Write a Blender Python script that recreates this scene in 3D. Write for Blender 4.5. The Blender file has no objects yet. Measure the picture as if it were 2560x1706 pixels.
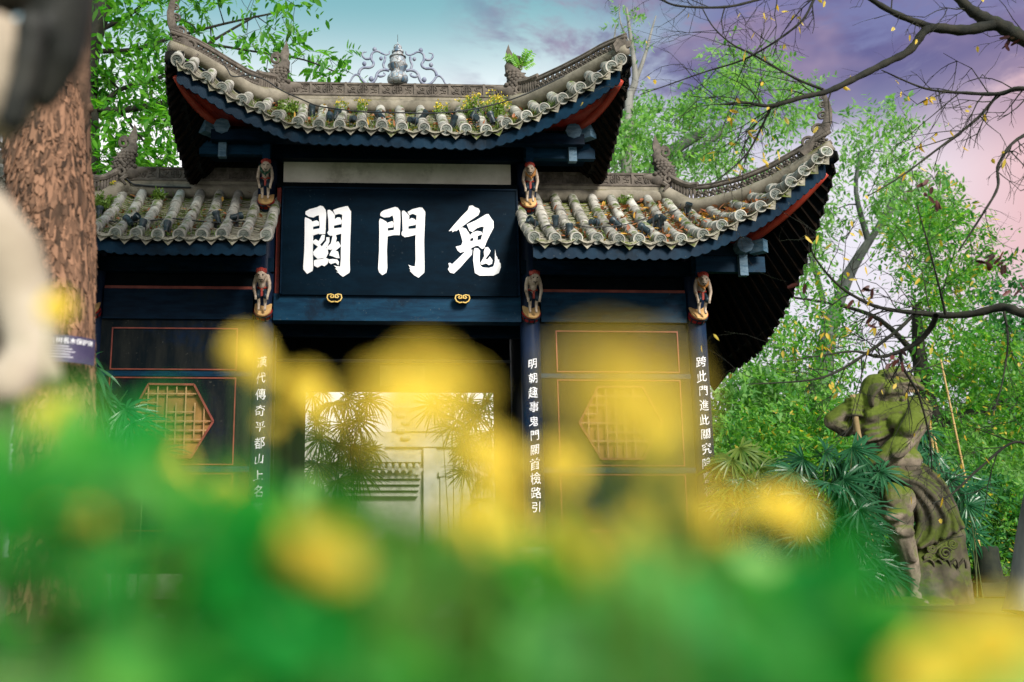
import bpy, bmesh, math, random
import numpy as np
from mathutils import Vector, Matrix, Quaternion, noise as mnoise
sc = bpy.context.scene
col = sc.collection
PI = math.pi
R = math.radians

# ------------------------------------------------------------------ camera
FPX = 2560.0
CX, CY = 1005.0, 853.0
CAM = Vector((-0.455, -15.0, 0.60))
PITCH, YAW = R(11.83), R(2.0)
cam_d = bpy.data.cameras.new('camera')
cam = bpy.data.objects.new('camera', cam_d)
col.objects.link(cam)
cam.location = CAM
cam.rotation_euler = (R(90) + PITCH, 0, -YAW)
cam_d.sensor_width = 36.0
cam_d.lens = 36.0 * FPX / 2560.0
cam_d.shift_x = (1280.0 - CX) / 2560.0
cam_d.clip_start = 0.02
cam_d.clip_end = 900.0
cam_d.dof.use_dof = True
cam_d.dof.focus_distance = 14.4
cam_d.dof.aperture_fstop = 1.3
cam_d.dof.aperture_blades = 0
sc.camera = cam
CROT = cam.rotation_euler.to_matrix()

# ------------------------------------------------------------------ sky
SUN_EL, SUN_AZ = R(31), R(155)      # high hazy sun behind the viewer, to the right
world = bpy.data.worlds.new('World')
sc.world = world
world.use_nodes = True
wt = world.node_tree
for n in list(wt.nodes):
    wt.nodes.remove(n)
def wn(t, **k):
    n = wt.nodes.new(t)
    for a, b in k.items():
        setattr(n, a, b)
    return n
w_out = wn('ShaderNodeOutputWorld')
w_bg = wn('ShaderNodeBackground')
w_sky = wn('ShaderNodeTexSky', sky_type='NISHITA', sun_disc=False)
w_sky.sun_elevation = SUN_EL
w_sky.sun_rotation = SUN_AZ
w_sky.air_density = 1.4
w_sky.dust_density = 2.5
w_tc = wn('ShaderNodeTexCoord')
w_sep = wn('ShaderNodeSeparateXYZ')
wt.links.new(w_tc.outputs['Generated'], w_sep.inputs[0])
def wmath(op, a, b=None, clamp=False):
    n = wn('ShaderNodeMath', operation=op, use_clamp=clamp)
    for i, v in enumerate((a, b)):
        if v is None:
            continue
        if isinstance(v, (int, float)):
            n.inputs[i].default_value = v
        else:
            wt.links.new(v, n.inputs[i])
    return n.outputs[0]
def wmix(f, a, b, mode='MIX'):
    n = wn('ShaderNodeMix', data_type='RGBA', blend_type=mode)
    if isinstance(f, (int, float)):
        n.inputs[0].default_value = f
    else:
        wt.links.new(f, n.inputs[0])
    for i, v in ((6, a), (7, b)):
        if isinstance(v, tuple):
            n.inputs[i].default_value = (*v, 1)
        else:
            wt.links.new(v, n.inputs[i])
    return n.outputs[2]
def wramp(v, lo, hi):
    n = wn('ShaderNodeMapRange')
    n.interpolation_type = 'SMOOTHSTEP'
    wt.links.new(v, n.inputs[0])
    n.inputs[1].default_value = lo
    n.inputs[2].default_value = hi
    return n.outputs[0]
def wnoise(scale, detail, rough, loc, stretch=(1, 1, 1.6), dist=0.0):
    mp = wn('ShaderNodeMapping')
    mp.inputs['Location'].default_value = loc
    mp.inputs['Scale'].default_value = stretch
    wt.links.new(w_tc.outputs['Generated'], mp.inputs['Vector'])
    n = wn('ShaderNodeTexNoise')
    n.inputs['Scale'].default_value = scale
    n.inputs['Detail'].default_value = detail
    n.inputs['Roughness'].default_value = rough
    n.inputs['Distortion'].default_value = dist
    wt.links.new(mp.outputs[0], n.inputs['Vector'])
    return n.outputs['Fac']
sx, sz = w_sep.outputs[0], w_sep.outputs[2]
# clear air: Nishita, then a bright veil of high cloud that thins out towards the zenith
w_air = wmix(1.0, w_sky.outputs[0], (0.06, 0.085, 0.08), 'MULTIPLY')
veil = wramp(sz, 0.51, 0.375)
base = wmix(veil, wmix(0.7, w_air, (0.19, 0.41, 0.44)), (0.86, 0.85, 0.86))
# evening colour towards the right of the gate: lilac air, violet cloud banks, rose low down
side = wramp(wmath('ADD', sx, wmath('MULTIPLY', wnoise(2.4, 3, 0.5, (3.1, 0.4, 1.0)), 0.30)), 0.26, 0.50)
low = wramp(sz, 0.44, 0.32)
lilac = wmix(low, wmix(wnoise(3.4, 3, 0.5, (0.2, 5.0, 2.0)), (0.085, 0.16, 0.28), (0.17, 0.14, 0.30)), (0.60, 0.58, 0.65))
base2 = wmix(side, base, lilac)
rose = wmath('MULTIPLY', wramp(sx, 0.43, 0.60), wmath('MULTIPLY', wramp(sz, 0.46, 0.36), wramp(sz, 0.16, 0.26)))
base3 = wmix(wmath('MULTIPLY', rose, 0.95), base2, (0.58, 0.31, 0.31))
cl = wnoise(5.2, 8, 0.66, (0.55, 0.1, 0.22), (1, 1, 2.0), 0.5)
band = wmath('MULTIPLY', wramp(cl, 0.44, 0.57), wmath('MULTIPLY', wramp(sx, 0.05, 0.15), wramp(sz, 0.31, 0.42)))
lil = wmix(wramp(wnoise(7.0, 4, 0.6, (1.7, 2.0, 0)), 0.35, 0.7), (0.075, 0.072, 0.19), (0.27, 0.20, 0.29))
final = wmix(wmath('MULTIPLY', band, 0.80), base3, lil)
wt.links.new(final, w_bg.inputs[0])
w_bg.inputs[1].default_value = 1.0
wt.links.new(w_bg.outputs[0], w_out.inputs[0])

# ------------------------------------------------------------------ sun and exposure
sun_d = bpy.data.lights.new('sun', 'SUN')
sun_d.energy = 4.8
sun_d.angle = R(18)
sun_d.color = (1.0, 0.95, 0.86)
sun = bpy.data.objects.new('sun', sun_d)
col.objects.link(sun)
# direction towards the sun, seen from the scene (azimuth measured from +Y towards +X)
sdir = Vector((math.sin(R(155)) * math.cos(SUN_EL), math.cos(R(155)) * math.cos(SUN_EL), math.sin(SUN_EL)))
sun.rotation_euler = sdir.to_track_quat('Z', 'Y').to_euler()
w_sky.sun_rotation = R(155)
sc.view_settings.view_transform = 'Standard'
sc.view_settings.look = 'None'
sc.view_settings.exposure = 0.55
sc.view_settings.gamma = 1.0
sc.view_settings.use_curve_mapping = False
sc.render.engine = 'CYCLES'
sc.cycles.max_bounces = 6
sc.cycles.diffuse_bounces = 3
sc.cycles.glossy_bounces = 2
sc.cycles.transmission_bounces = 4
sc.cycles.transparent_max_bounces = 6
sc.cycles.sample_clamp_indirect = 4.0
try:
    sc.cycles.use_denoising = True
    sc.cycles.denoiser = 'OPENIMAGEDENOISE'
except Exception:
    pass

# ------------------------------------------------------------------ helpers
def ray(px, py):
    v = Vector(((px - CX) / FPX, -(py - CY) / FPX, -1.0))
    return (CROT @ v)
def P(px, py, Y):
    """point seen at photograph pixel (px, py) on the vertical plane y = Y"""
    r = ray(px, py)
    return CAM + r * ((Y - CAM.y) / r.y)
def PD(px, py, d):
    """point at forward distance d from the viewer"""
    return CAM + ray(px, py) * d
def PV(px, py, a, b):
    """point on the vertical plane through plan points a and b"""
    nrm = Vector((b[1] - a[1], -(b[0] - a[0]), 0))
    r = ray(px, py)
    t = (Vector((a[0], a[1], 0)) - CAM).dot(nrm) / r.dot(nrm)
    return CAM + r * t

def link(o, parent=None):
    col.objects.link(o)
    if parent is not None:
        o.parent = parent
    return o
def tag(o, label=None, cat=None, group=None, kind=None):
    if label: o['label'] = label
    if cat: o['category'] = cat
    if group: o['group'] = group
    if kind: o['kind'] = kind
    return o
def empty(name, loc=(0, 0, 0), parent=None):
    o = bpy.data.objects.new(name, None)
    o.location = loc
    o.empty_display_size = 0.2
    return link(o, parent)
def inst(name, me, parent=None, M=None):
    o = bpy.data.objects.new(name, me)
    link(o, parent)
    if M is not None:
        o.matrix_local = M
    return o

class MB:
    """collects simple shapes and links them as one mesh"""
    def __init__(s):
        s.v = []; s.f = []; s.m = []; s.mi = 0
    def add(s, vs, fs):
        b = len(s.v)
        s.v.extend([tuple(v) for v in vs])
        for f in fs:
            s.f.append([i + b for i in f]); s.m.append(s.mi)
    def box(s, c, d, rot=None, taper=1.0):
        hx, hy, hz = d[0] / 2, d[1] / 2, d[2] / 2
        vs = []
        for z in (-hz, hz):
            k = taper if z > 0 else 1.0
            for x, y in ((-hx, -hy), (hx, -hy), (hx, hy), (-hx, hy)):
                v = Vector((x * k, y * k, z))
                if rot is not None: v = rot @ v
                vs.append(v + Vector(c))
        s.add(vs, [(0, 3, 2, 1), (4, 5, 6, 7), (0, 1, 5, 4), (1, 2, 6, 5), (2, 3, 7, 6), (3, 0, 4, 7)])
    def bbox(s, x0, x1, y0, y1, z0, z1):
        s.box(((x0 + x1) / 2, (y0 + y1) / 2, (z0 + z1) / 2), (abs(x1 - x0), abs(y1 - y0), abs(z1 - z0)))
    def hexa(s, p):
        s.add(p, [(0, 3, 2, 1), (4, 5, 6, 7), (0, 1, 5, 4), (1, 2, 6, 5), (2, 3, 7, 6), (3, 0, 4, 7)])
    def beam(s, a, b, w, h, up=Vector((0, 0, 1))):
        a, b = Vector(a), Vector(b)
        d = (b - a)
        L = d.length
        d.normalize()
        sd = d.cross(up)
        if sd.length < 1e-4: sd = Vector((1, 0, 0))
        sd.normalize()
        u = sd.cross(d)
        p = []
        for q in (a, b):
            for i, j in ((-1, -1), (1, -1), (1, 1), (-1, 1)):
                p.append(q + sd * (i * w / 2) + u * (j * h / 2))
        s.add(p, [(0, 1, 2, 3), (7, 6, 5, 4), (0, 4, 5, 1), (1, 5, 6, 2), (2, 6, 7, 3), (3, 7, 4, 0)])
    def tube(s, pts, rad, n=8, cap=True, flat=1.0):
        pts = [Vector(p) for p in pts]
        m = len(pts)
        if isinstance(rad, (int, float)): rad = [rad] * m
        T = []
        for i in range(m):
            a = pts[max(i - 1, 0)]; b = pts[min(i + 1, m - 1)]
            t = (b - a)
            T.append(t.normalized() if t.length > 1e-9 else Vector((0, 0, 1)))
        ref = Vector((0, 1, 0)) if abs(T[0].y) < 0.8 else Vector((1, 0, 0))
        N = (ref - T[0] * ref.dot(T[0])).normalized()
        vs = []
        for i in range(m):
            if i:
                N = N - T[i] * N.dot(T[i])
                if N.length < 1e-6: N = T[i].orthogonal()
                N.normalize()
            B = T[i].cross(N)
            for k in range(n):
                a = 2 * PI * k / n
                vs.append(pts[i] + (N * math.cos(a) * flat + B * math.sin(a)) * rad[i])
        fs = []
        for i in range(m - 1):
            for k in range(n):
                k2 = (k + 1) % n
                fs.append((i * n + k, i * n + k2, (i + 1) * n + k2, (i + 1) * n + k))
        if cap:
            fs.append(tuple(range(n - 1, -1, -1)))
            fs.append(tuple((m - 1) * n + k for k in range(n)))
        s.add(vs, fs)
    def lathe(s, prof, n=16, c=(0, 0, 0), axis='Z'):
        vs = []
        for r, z in prof:
            for k in range(n):
                a = 2 * PI * k / n
                if axis == 'Z': v = (c[0] + r * math.cos(a), c[1] + r * math.sin(a), c[2] + z)
                else: v = (c[0] + r * math.cos(a), c[1] + z, c[2] + r * math.sin(a))
                vs.append(v)
        fs = []
        m = len(prof)
        for i in range(m - 1):
            for k in range(n):
                k2 = (k + 1) % n
                fs.append((i * n + k, i * n + k2, (i + 1) * n + k2, (i + 1) * n + k))
        fs.append(tuple(range(n - 1, -1, -1)))
        fs.append(tuple((m - 1) * n + k for k in range(n)))
        s.add(vs, fs)
    def ell(s, c, r, nu=10, nv=7, rot=None):
        if isinstance(r, (int, float)): r = (r, r, r)
        vs = []
        for j in range(nv + 1):
            t = PI * j / nv
            for i in range(nu):
                p = 2 * PI * i / nu
                v = Vector((r[0] * math.sin(t) * math.cos(p), r[1] * math.sin(t) * math.sin(p), r[2] * math.cos(t)))
                if rot is not None: v = rot @ v
                vs.append(v + Vector(c))
        fs = []
        for j in range(nv):
            for i in range(nu):
                i2 = (i + 1) % nu
                fs.append((j * nu + i, (j + 1) * nu + i, (j + 1) * nu + i2, j * nu + i2))
        s.add(vs, fs)
    def prism(s, poly, t, f3):
        """poly: 2-D outline; f3(u, v, w) maps to 3-D; t: thickness along w"""
        n = len(poly)
        vs = [f3(u, v, 0) for u, v in poly] + [f3(u, v, t) for u, v in poly]
        fs = [tuple(range(n)), tuple(range(2 * n - 1, n - 1, -1))]
        for i in range(n):
            j = (i + 1) % n
            fs.append((i, i + n, j + n, j))
        s.add(vs, fs)
    def grid(s, rows):
        """rows: list of equally long lists of points"""
        m = len(rows[0]); b = len(s.v)
        for r in rows: s.v.extend([tuple(p) for p in r])
        for i in range(len(rows) - 1):
            for j in range(m - 1):
                s.f.append([b + i * m + j, b + i * m + j + 1, b + (i + 1) * m + j + 1, b + (i + 1) * m + j]); s.m.append(s.mi)
    def slab(s, rows, t):
        """a sheet of points with thickness t downwards (vector or scalar along -z)"""
        tv = Vector((0, 0, -t)) if isinstance(t, (int, float)) else Vector(t)
        top = [[Vector(p) for p in r] for r in rows]
        bot = [[p + tv for p in r] for r in top]
        s.grid(top)
        s.grid([r[::-1] for r in bot])
        edge = top[0] + [r[-1] for r in top[1:]] + top[-1][::-1][1:] + [r[0] for r in top[::-1][1:]]
        edb = [p + tv for p in edge]
        s.grid([edb, edge])
    def mesh(s, name, mats, smooth=False, fix=True):
        me = bpy.data.meshes.new(name)
        me.from_pydata(s.v, [], s.f)
        if not isinstance(mats, (list, tuple)): mats = [mats]
        for m in mats: me.materials.append(m)
        if len(mats) > 1: me.polygons.foreach_set('material_index', s.m)
        if fix:
            bm = bmesh.new(); bm.from_mesh(me)
            bmesh.ops.recalc_face_normals(bm, faces=bm.faces)
            bm.to_mesh(me); bm.free()
        if smooth is True:
            me.polygons.foreach_set('use_smooth', [True] * len(me.polygons))
        elif smooth:
            me.polygons.foreach_set('use_smooth', [True] * len(me.polygons))
            try: me.set_sharp_from_angle(angle=R(smooth))
            except Exception: pass
        me.update()
        return me
    def build(s, name, mats, parent=None, smooth=False, fix=True):
        return inst(name, s.mesh(name, mats, smooth, fix), parent)

# ------------------------------------------------------------------ materials
def newmat(name):
    m = bpy.data.materials.new(name)
    m.use_nodes = True
    nt = m.node_tree
    b = nt.nodes['Principled BSDF']
    return m, nt, b
def lin(c):
    return tuple(((x / 12.92) if x <= 0.04045 else ((x + 0.055) / 1.055) ** 2.4) for x in c)
def node(nt, t, **k):
    n = nt.nodes.new(t)
    for a, b in k.items(): setattr(n, a, b)
    return n
def tnoise(nt, scale, detail=5, rough=0.6, coord='Object', stretch=None, off=None):
    if coord == 'World':
        src = node(nt, 'ShaderNodeNewGeometry').outputs['Position']
    else:
        src = node(nt, 'ShaderNodeTexCoord').outputs[coord]
    if stretch or off:
        mp = node(nt, 'ShaderNodeMapping')
        if stretch: mp.inputs['Scale'].default_value = stretch
        if off: mp.inputs['Location'].default_value = off
        nt.links.new(src, mp.inputs[0]); src = mp.outputs[0]
    n = node(nt, 'ShaderNodeTexNoise')
    n.inputs['Scale'].default_value = scale
    n.inputs['Detail'].default_value = detail
    n.inputs['Roughness'].default_value = rough
    nt.links.new(src, n.inputs['Vector'])
    return n.outputs['Fac']
def ramp(nt, v, lo, hi):
    n = node(nt, 'ShaderNodeMapRange', interpolation_type='SMOOTHSTEP')
    nt.links.new(v, n.inputs[0])
    n.inputs[1].default_value = lo; n.inputs[2].default_value = hi
    return n.outputs[0]
def mixc(nt, f, a, b, mode='MIX'):
    n = node(nt, 'ShaderNodeMix', data_type='RGBA', blend_type=mode)
    if isinstance(f, (int, float)): n.inputs[0].default_value = f
    else: nt.links.new(f, n.inputs[0])
    for i, v in ((6, a), (7, b)):
        if isinstance(v, tuple): n.inputs[i].default_value = (*v, 1)
        else: nt.links.new(v, n.inputs[i])
    return n.outputs[2]
def mth(nt, op, a, b=None, clamp=False):
    n = node(nt, 'ShaderNodeMath', operation=op, use_clamp=clamp)
    for i, v in enumerate((a, b)):
        if v is None: continue
        if isinstance(v, (int, float)): n.inputs[i].default_value = v
        else: nt.links.new(v, n.inputs[i])
    return n.outputs[0]
def bump(nt, b, h, strength=0.3, dist=0.01):
    n = node(nt, 'ShaderNodeBump')
    n.inputs['Strength'].default_value = strength
    n.inputs['Distance'].default_value = dist
    nt.links.new(h, n.inputs['Height'])
    nt.links.new(n.outputs[0], b.inputs['Normal'])
def matte(name, c1, c2, scale=6, rough=0.75, stretch=None, bstr=0.25, bdist=0.01, bscale=None, moss=None, mossamt=(0.5, 0.7), rnd=0.0, coord='Object', dirt=None, spec=0.3, mossz=None, chip=None):
    m, nt, b = newmat(name)
    n1 = tnoise(nt, scale, 6, 0.65, coord, stretch)
    c = mixc(nt, ramp(nt, n1, 0.3, 0.7), c1, c2)
    if dirt:
        c = mixc(nt, ramp(nt, tnoise(nt, scale * 0.45, 8, 0.75, coord, None, (3, 1, 7)), 0.52, 0.68), c, dirt)
    if chip:   # flaked paint shows the primer
        c = mixc(nt, mth(nt, 'MULTIPLY', ramp(nt, tnoise(nt, 26, 3, 0.6, coord, None, (8, 3, 1)), 0.66, 0.70), ramp(nt, tnoise(nt, 2.3, 3, 0.6, coord, None, (2, 7, 4)), 0.46, 0.62)), c, chip)
    if moss:
        # moss grows where rain stays: on faces that look up
        ge = node(nt, 'ShaderNodeNewGeometry')
        sp = node(nt, 'ShaderNodeSeparateXYZ'); nt.links.new(ge.outputs['Normal'], sp.inputs[0])
        n2 = tnoise(nt, scale * 0.7, 7, 0.7, coord, None, (5, 2, 9))
        k = mth(nt, 'ADD', n2, mth(nt, 'MULTIPLY', sp.outputs[2], 0.22))
        if mossz:   # thicker higher up, where the crowns drip
            ps = node(nt, 'ShaderNodeSeparateXYZ'); nt.links.new(ge.outputs['Position'], ps.inputs[0])
            k = mth(nt, 'ADD', k, mth(nt, 'MULTIPLY', mth(nt, 'SUBTRACT', ps.outputs[2], mossz[0]), mossz[1]))
        fine = tnoise(nt, scale * 9, 4, 0.7, coord)
        c = mixc(nt, ramp(nt, k, *mossamt), c, mixc(nt, fine, tuple(x * 0.5 for x in moss), tuple(x * 1.35 for x in moss)))
    if rnd:
        oi = node(nt, 'ShaderNodeObjectInfo')
        hs = node(nt, 'ShaderNodeHueSaturation')
        v = mth(nt, 'ADD', mth(nt, 'MULTIPLY', oi.outputs['Random'], rnd), 1 - rnd / 2)
        nt.links.new(v, hs.inputs['Value']); nt.links.new(c, hs.inputs['Color']); c = hs.outputs[0]
    nt.links.new(c, b.inputs['Base Color'])
    b.inputs['Roughness'].default_value = rough
    b.inputs['Specular IOR Level'].default_value = spec
    if bstr:
        bump(nt, b, tnoise(nt, bscale or scale * 5, 6, 0.7, coord, stretch), bstr, bdist)
    return m
def plain(name, c, rough=0.6, metal=0.0, spec=0.5):
    m, nt, b = newmat(name)
    b.inputs['Base Color'].default_value = (*c, 1)
    b.inputs['Roughness'].default_value = rough
    b.inputs['Metallic'].default_value = metal
    b.inputs['Specular IOR Level'].default_value = spec
    return m
def leafmat(name, c1, c2, trans=0.35, rough=0.45, c3=None, f3=0.9, tcol=None, patch=None, pscale=3.0):
    """leaf: every leaf (mesh island) draws its own tint"""
    m, nt, b = newmat(name)
    ge = node(nt, 'ShaderNodeNewGeometry')
    c = mixc(nt, ge.outputs['Random Per Island'], c1, c2)
    if c3:
        wnz = node(nt, 'ShaderNodeTexWhiteNoise', noise_dimensions='1D')
        nt.links.new(ge.outputs['Random Per Island'], wnz.inputs['W'])
        c = mixc(nt, mth(nt, 'GREATER_THAN', wnz.outputs[0], f3), c, c3)
    if patch:   # younger growth comes in drifts
        c = mixc(nt, ramp(nt, tnoise(nt, pscale, 2, 0.5, 'World'), 0.42, 0.62), c, mixc(nt, ge.outputs['Random Per Island'], *patch))
    nt.links.new(c, b.inputs['Base Color'])
    b.inputs['Roughness'].default_value = rough
    b.inputs['Specular IOR Level'].default_value = 0.35
    tr = node(nt, 'ShaderNodeBsdfTranslucent')
    tc = mixc(nt, 1.0, c, tcol or (1.5, 1.6, 0.7), 'MULTIPLY')
    nt.links.new(tc, tr.inputs[0])
    mx = node(nt, 'ShaderNodeMixShader'); mx.inputs[0].default_value = trans
    nt.links.new(b.outputs[0], mx.inputs[1]); nt.links.new(tr.outputs[0], mx.inputs[2])
    out = [n for n in nt.nodes if n.type == 'OUTPUT_MATERIAL'][0]
    nt.links.new(mx.outputs[0], out.inputs['Surface'])
    return m
M = {}
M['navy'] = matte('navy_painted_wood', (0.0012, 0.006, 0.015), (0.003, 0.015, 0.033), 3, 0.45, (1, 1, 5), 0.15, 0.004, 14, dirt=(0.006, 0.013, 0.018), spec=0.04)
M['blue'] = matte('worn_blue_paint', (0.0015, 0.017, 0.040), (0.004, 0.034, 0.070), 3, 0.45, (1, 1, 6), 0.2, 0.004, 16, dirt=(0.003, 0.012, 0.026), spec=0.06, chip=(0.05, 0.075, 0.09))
M['plaque'] = matte('plaque_lacquer', (0.0004, 0.005, 0.011), (0.001, 0.009, 0.019), 2.2, 0.45, (1, 1, 3), 0.1, 0.003, 10, spec=0.03, chip=(0.02, 0.03, 0.04))
M['black'] = matte('black_wood', (0.0012, 0.0026, 0.004), (0.003, 0.006, 0.008), 4, 0.6, spec=0.03)
M['red'] = matte('red_lacquer', (0.16, 0.012, 0.008), (0.26, 0.025, 0.015), 3, 0.4, (1, 1, 4), 0.2, 0.004)
M['redline'] = matte('red_moulding', (0.13, 0.022, 0.014), (0.24, 0.055, 0.034), 5, 0.5)
M['bluegrey'] = matte('faded_panel_paint', (0.0025, 0.006, 0.009), (0.015, 0.017, 0.016), 1.6, 0.55, (5, 5, 0.9), 0.2, 0.004, 12, dirt=(0.004, 0.012, 0.03), spec=0.04, chip=(0.06, 0.06, 0.05))
M['tile'] = matte('roof_tile_clay', (0.25, 0.243, 0.222), (0.47, 0.452, 0.405), 5, 0.85, None, 0.35, 0.006, 40, moss=(0.075, 0.11, 0.016), mossamt=(0.66, 0.8), coord='World', rnd=0.5, dirt=(0.13, 0.122, 0.10))
M['tiledisc'] = matte('eave_disc_clay', (0.08, 0.095, 0.09), (0.22, 0.235, 0.21), 9, 0.85, None, 0.5, 0.006, 50, moss=(0.08, 0.12, 0.02), mossamt=(0.56, 0.7), rnd=0.5, coord='World')
M['pan'] = matte('pan_tile_clay', (0.17, 0.16, 0.13), (0.34, 0.31, 0.25), 5, 0.9, None, 0.4, 0.008, 40, moss=(0.09, 0.115, 0.02), mossamt=(0.55, 0.72), coord='World', rnd=0.35, dirt=(0.10, 0.085, 0.06))
M['ridge'] = matte('ridge_mortar', (0.135, 0.12, 0.092), (0.26, 0.232, 0.182), 3.5, 0.9, None, 0.4, 0.01, 30, moss=(0.12, 0.115, 0.03), mossamt=(0.62, 0.8), dirt=(0.075, 0.068, 0.052))
M['carved'] = matte('carved_brick', (0.065, 0.055, 0.047), (0.155, 0.132, 0.11), 7, 0.9, None, 0.5, 0.01, 40, dirt=(0.05, 0.043, 0.036))
M['plaster'] = matte('aged_plaster', (0.62, 0.58, 0.48), (0.78, 0.74, 0.63), 2.5, 0.9, (1, 1, 1), 0.1, 0.004, 20, dirt=(0.45, 0.42, 0.33))
M['white'] = matte('white_lettering', (0.76, 0.76, 0.80), (0.84, 0.84, 0.86), 6, 0.6, None, 0.05)
M['gold'] = matte('gilded_wood', (0.62, 0.40, 0.10), (0.80, 0.58, 0.22), 9, 0.4, None, 0.1)
M['stone'] = matte('weathered_stone', (0.20, 0.19, 0.165), (0.40, 0.37, 0.32), 2.4, 0.9, None, 0.5, 0.012, 18, moss=(0.10, 0.125, 0.02), mossamt=(0.5, 0.66))
M['palestone'] = matte('pale_stone', (0.34, 0.335, 0.28), (0.50, 0.485, 0.42), 2.0, 0.85, None, 0.25, 0.008, 16, dirt=(0.20, 0.21, 0.15))
M['cable'] = plain('black_rubber', (0.012, 0.013, 0.015), 0.6)
M['lamp'] = plain('lamp_housing', (0.018, 0.035, 0.045), 0.45)
M['lens'] = plain('lamp_glass', (0.25, 0.3, 0.32), 0.1)
# ================================================================== the gate
random.seed(7)
gate = empty('ghost_gate', (0, 0, 0))
tag(gate, 'dark blue wooden temple gate with three curved tiled roofs and carved figures', 'gate')

def interp(tab, x):
    for a, b in zip(tab, tab[1:]):
        if x <= b[0] or b is tab[-1]:
            t = (x - a[0]) / (b[0] - a[0])
            return [p + (q - p) * t for p, q in zip(a[1:], b[1:])]
def frame(d, up=Vector((0, 0, 1))):
    """rotation whose z axis is d and whose y axis leans towards up"""
    d = d.normalized()
    x = up.cross(d)
    if x.length < 1e-5: x = Vector((1, 0, 0))
    x.normalize()
    y = d.cross(x)
    return Matrix((x, y, d)).transposed()
def TM(loc, rot=None, s=1.0):
    m = Matrix.Translation(loc)
    if rot is not None: m = m @ rot.to_4x4()
    if s != 1.0: m = m @ Matrix.Scale(s, 4)
    return m

# ---- shared tile meshes
SEG = 0.19
def tile_mesh(var):
    b = MB()
    r = random.Random(var)
    k = 1 + r.uniform(-0.03, 0.03)
    b.lathe([(0.062 * k, -0.03), (0.072 * k, 0.0), (0.076 * k, SEG * 0.5), (0.079 * k, SEG - 0.02), (0.083 * k, SEG - 0.012), (0.083 * k, SEG), (0.06, SEG)], 12)
    return b.mesh('cover_tile', M['tile'], 40)
TILES = [tile_mesh(i) for i in range(4)]
def disc_mesh(var):
    b = MB()
    b.lathe([(0.084, -0.13), (0.086, -0.02), (0.088, 0.0), (0.088, 0.018), (0.074, 0.02), (0.070, 0.008), (0.0, 0.006)], 18)
    b.mi = 1
    b.lathe([(0.070, 0.004), (0.066, 0.010), (0.0, 0.011)], 14)
    # small moulded mask: brow, cheeks, nose, mouth
    rr = random.Random(var)
    j = lambda: rr.uniform(-0.004, 0.004)
    for x, y, rx, ry in ((-0.024, 0.014, 0.014, 0.009), (0.024, 0.014, 0.014, 0.009), (0, -0.004, 0.009, 0.014), (-0.03, -0.018, 0.012, 0.012), (0.03, -0.018, 0.012, 0.012), (0, -0.034, 0.024, 0.007), (0, 0.036, 0.022, 0.008), (-0.038, 0.03, 0.009, 0.012), (0.038, 0.03, 0.009, 0.012)):
        b.ell((x + j(), y + j(), 0.012), (rx, ry, 0.009), 6, 4)
    return b.mesh('eave_disc', [M['tile'], M['tiledisc']], 40)
DISCS = [disc_mesh(i) for i in range(3)]
def drip_mesh(var):
    """pointed drip tile: x across the valley, y up, z outwards"""
    b = MB()
    w = 0.105
    top = [(-w, 0.03), (-w * 0.5, -0.012), (0, -0.028), (w * 0.5, -0.012), (w, 0.03)]
    bot = [(-w * 0.98, -0.03), (-w * 0.62, -0.075), (0, -0.145), (w * 0.62, -0.075), (w * 0.98, -0.03)]
    f = [Vector((x, y, 0.0)) for x, y in top]
    g = [Vector((x, y, 0.03)) for x, y in bot]
    b.slab([f, g], (0, 0, -0.018))
    back = [Vector((x, y + 0.03, -0.22)) for x, y in top]
    b.slab([back, [v + Vector((0, -0.002, 0)) for v in f]], (0, -0.014, 0))
    for x, y, rx, ry in ((0, -0.07, 0.03, 0.022), (-0.05, -0.04, 0.02, 0.012), (0.05, -0.04, 0.02, 0.012)):
        b.ell((x, y, 0.018), (rx, ry, 0.012), 6, 4)
    return b.mesh('drip_tile', M['pan'], 35)
DRIPS = [drip_mesh(i) for i in range(2)]
M['shadepan'] = matte('shaded_tile', (0.006, 0.007, 0.007), (0.02, 0.02, 0.018), 6, 0.9, spec=0.05)  # drip tile clay darkened: shade under the side eaves is in the colour
DRIP_SIDE = DRIPS[0].copy(); DRIP_SIDE.materials[0] = M['shadepan']

def spiral(c, r0, r1, turns, a0, sgn, f3, n=22):
    pts = []
    for i in range(n):
        t = i / (n - 1)
        r = r0 + (r1 - r0) * t
        a = a0 + sgn * 2 * PI * turns * t
        pts.append(f3(c[0] + r * math.cos(a), c[1] + r * math.sin(a)))
    return pts

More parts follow.
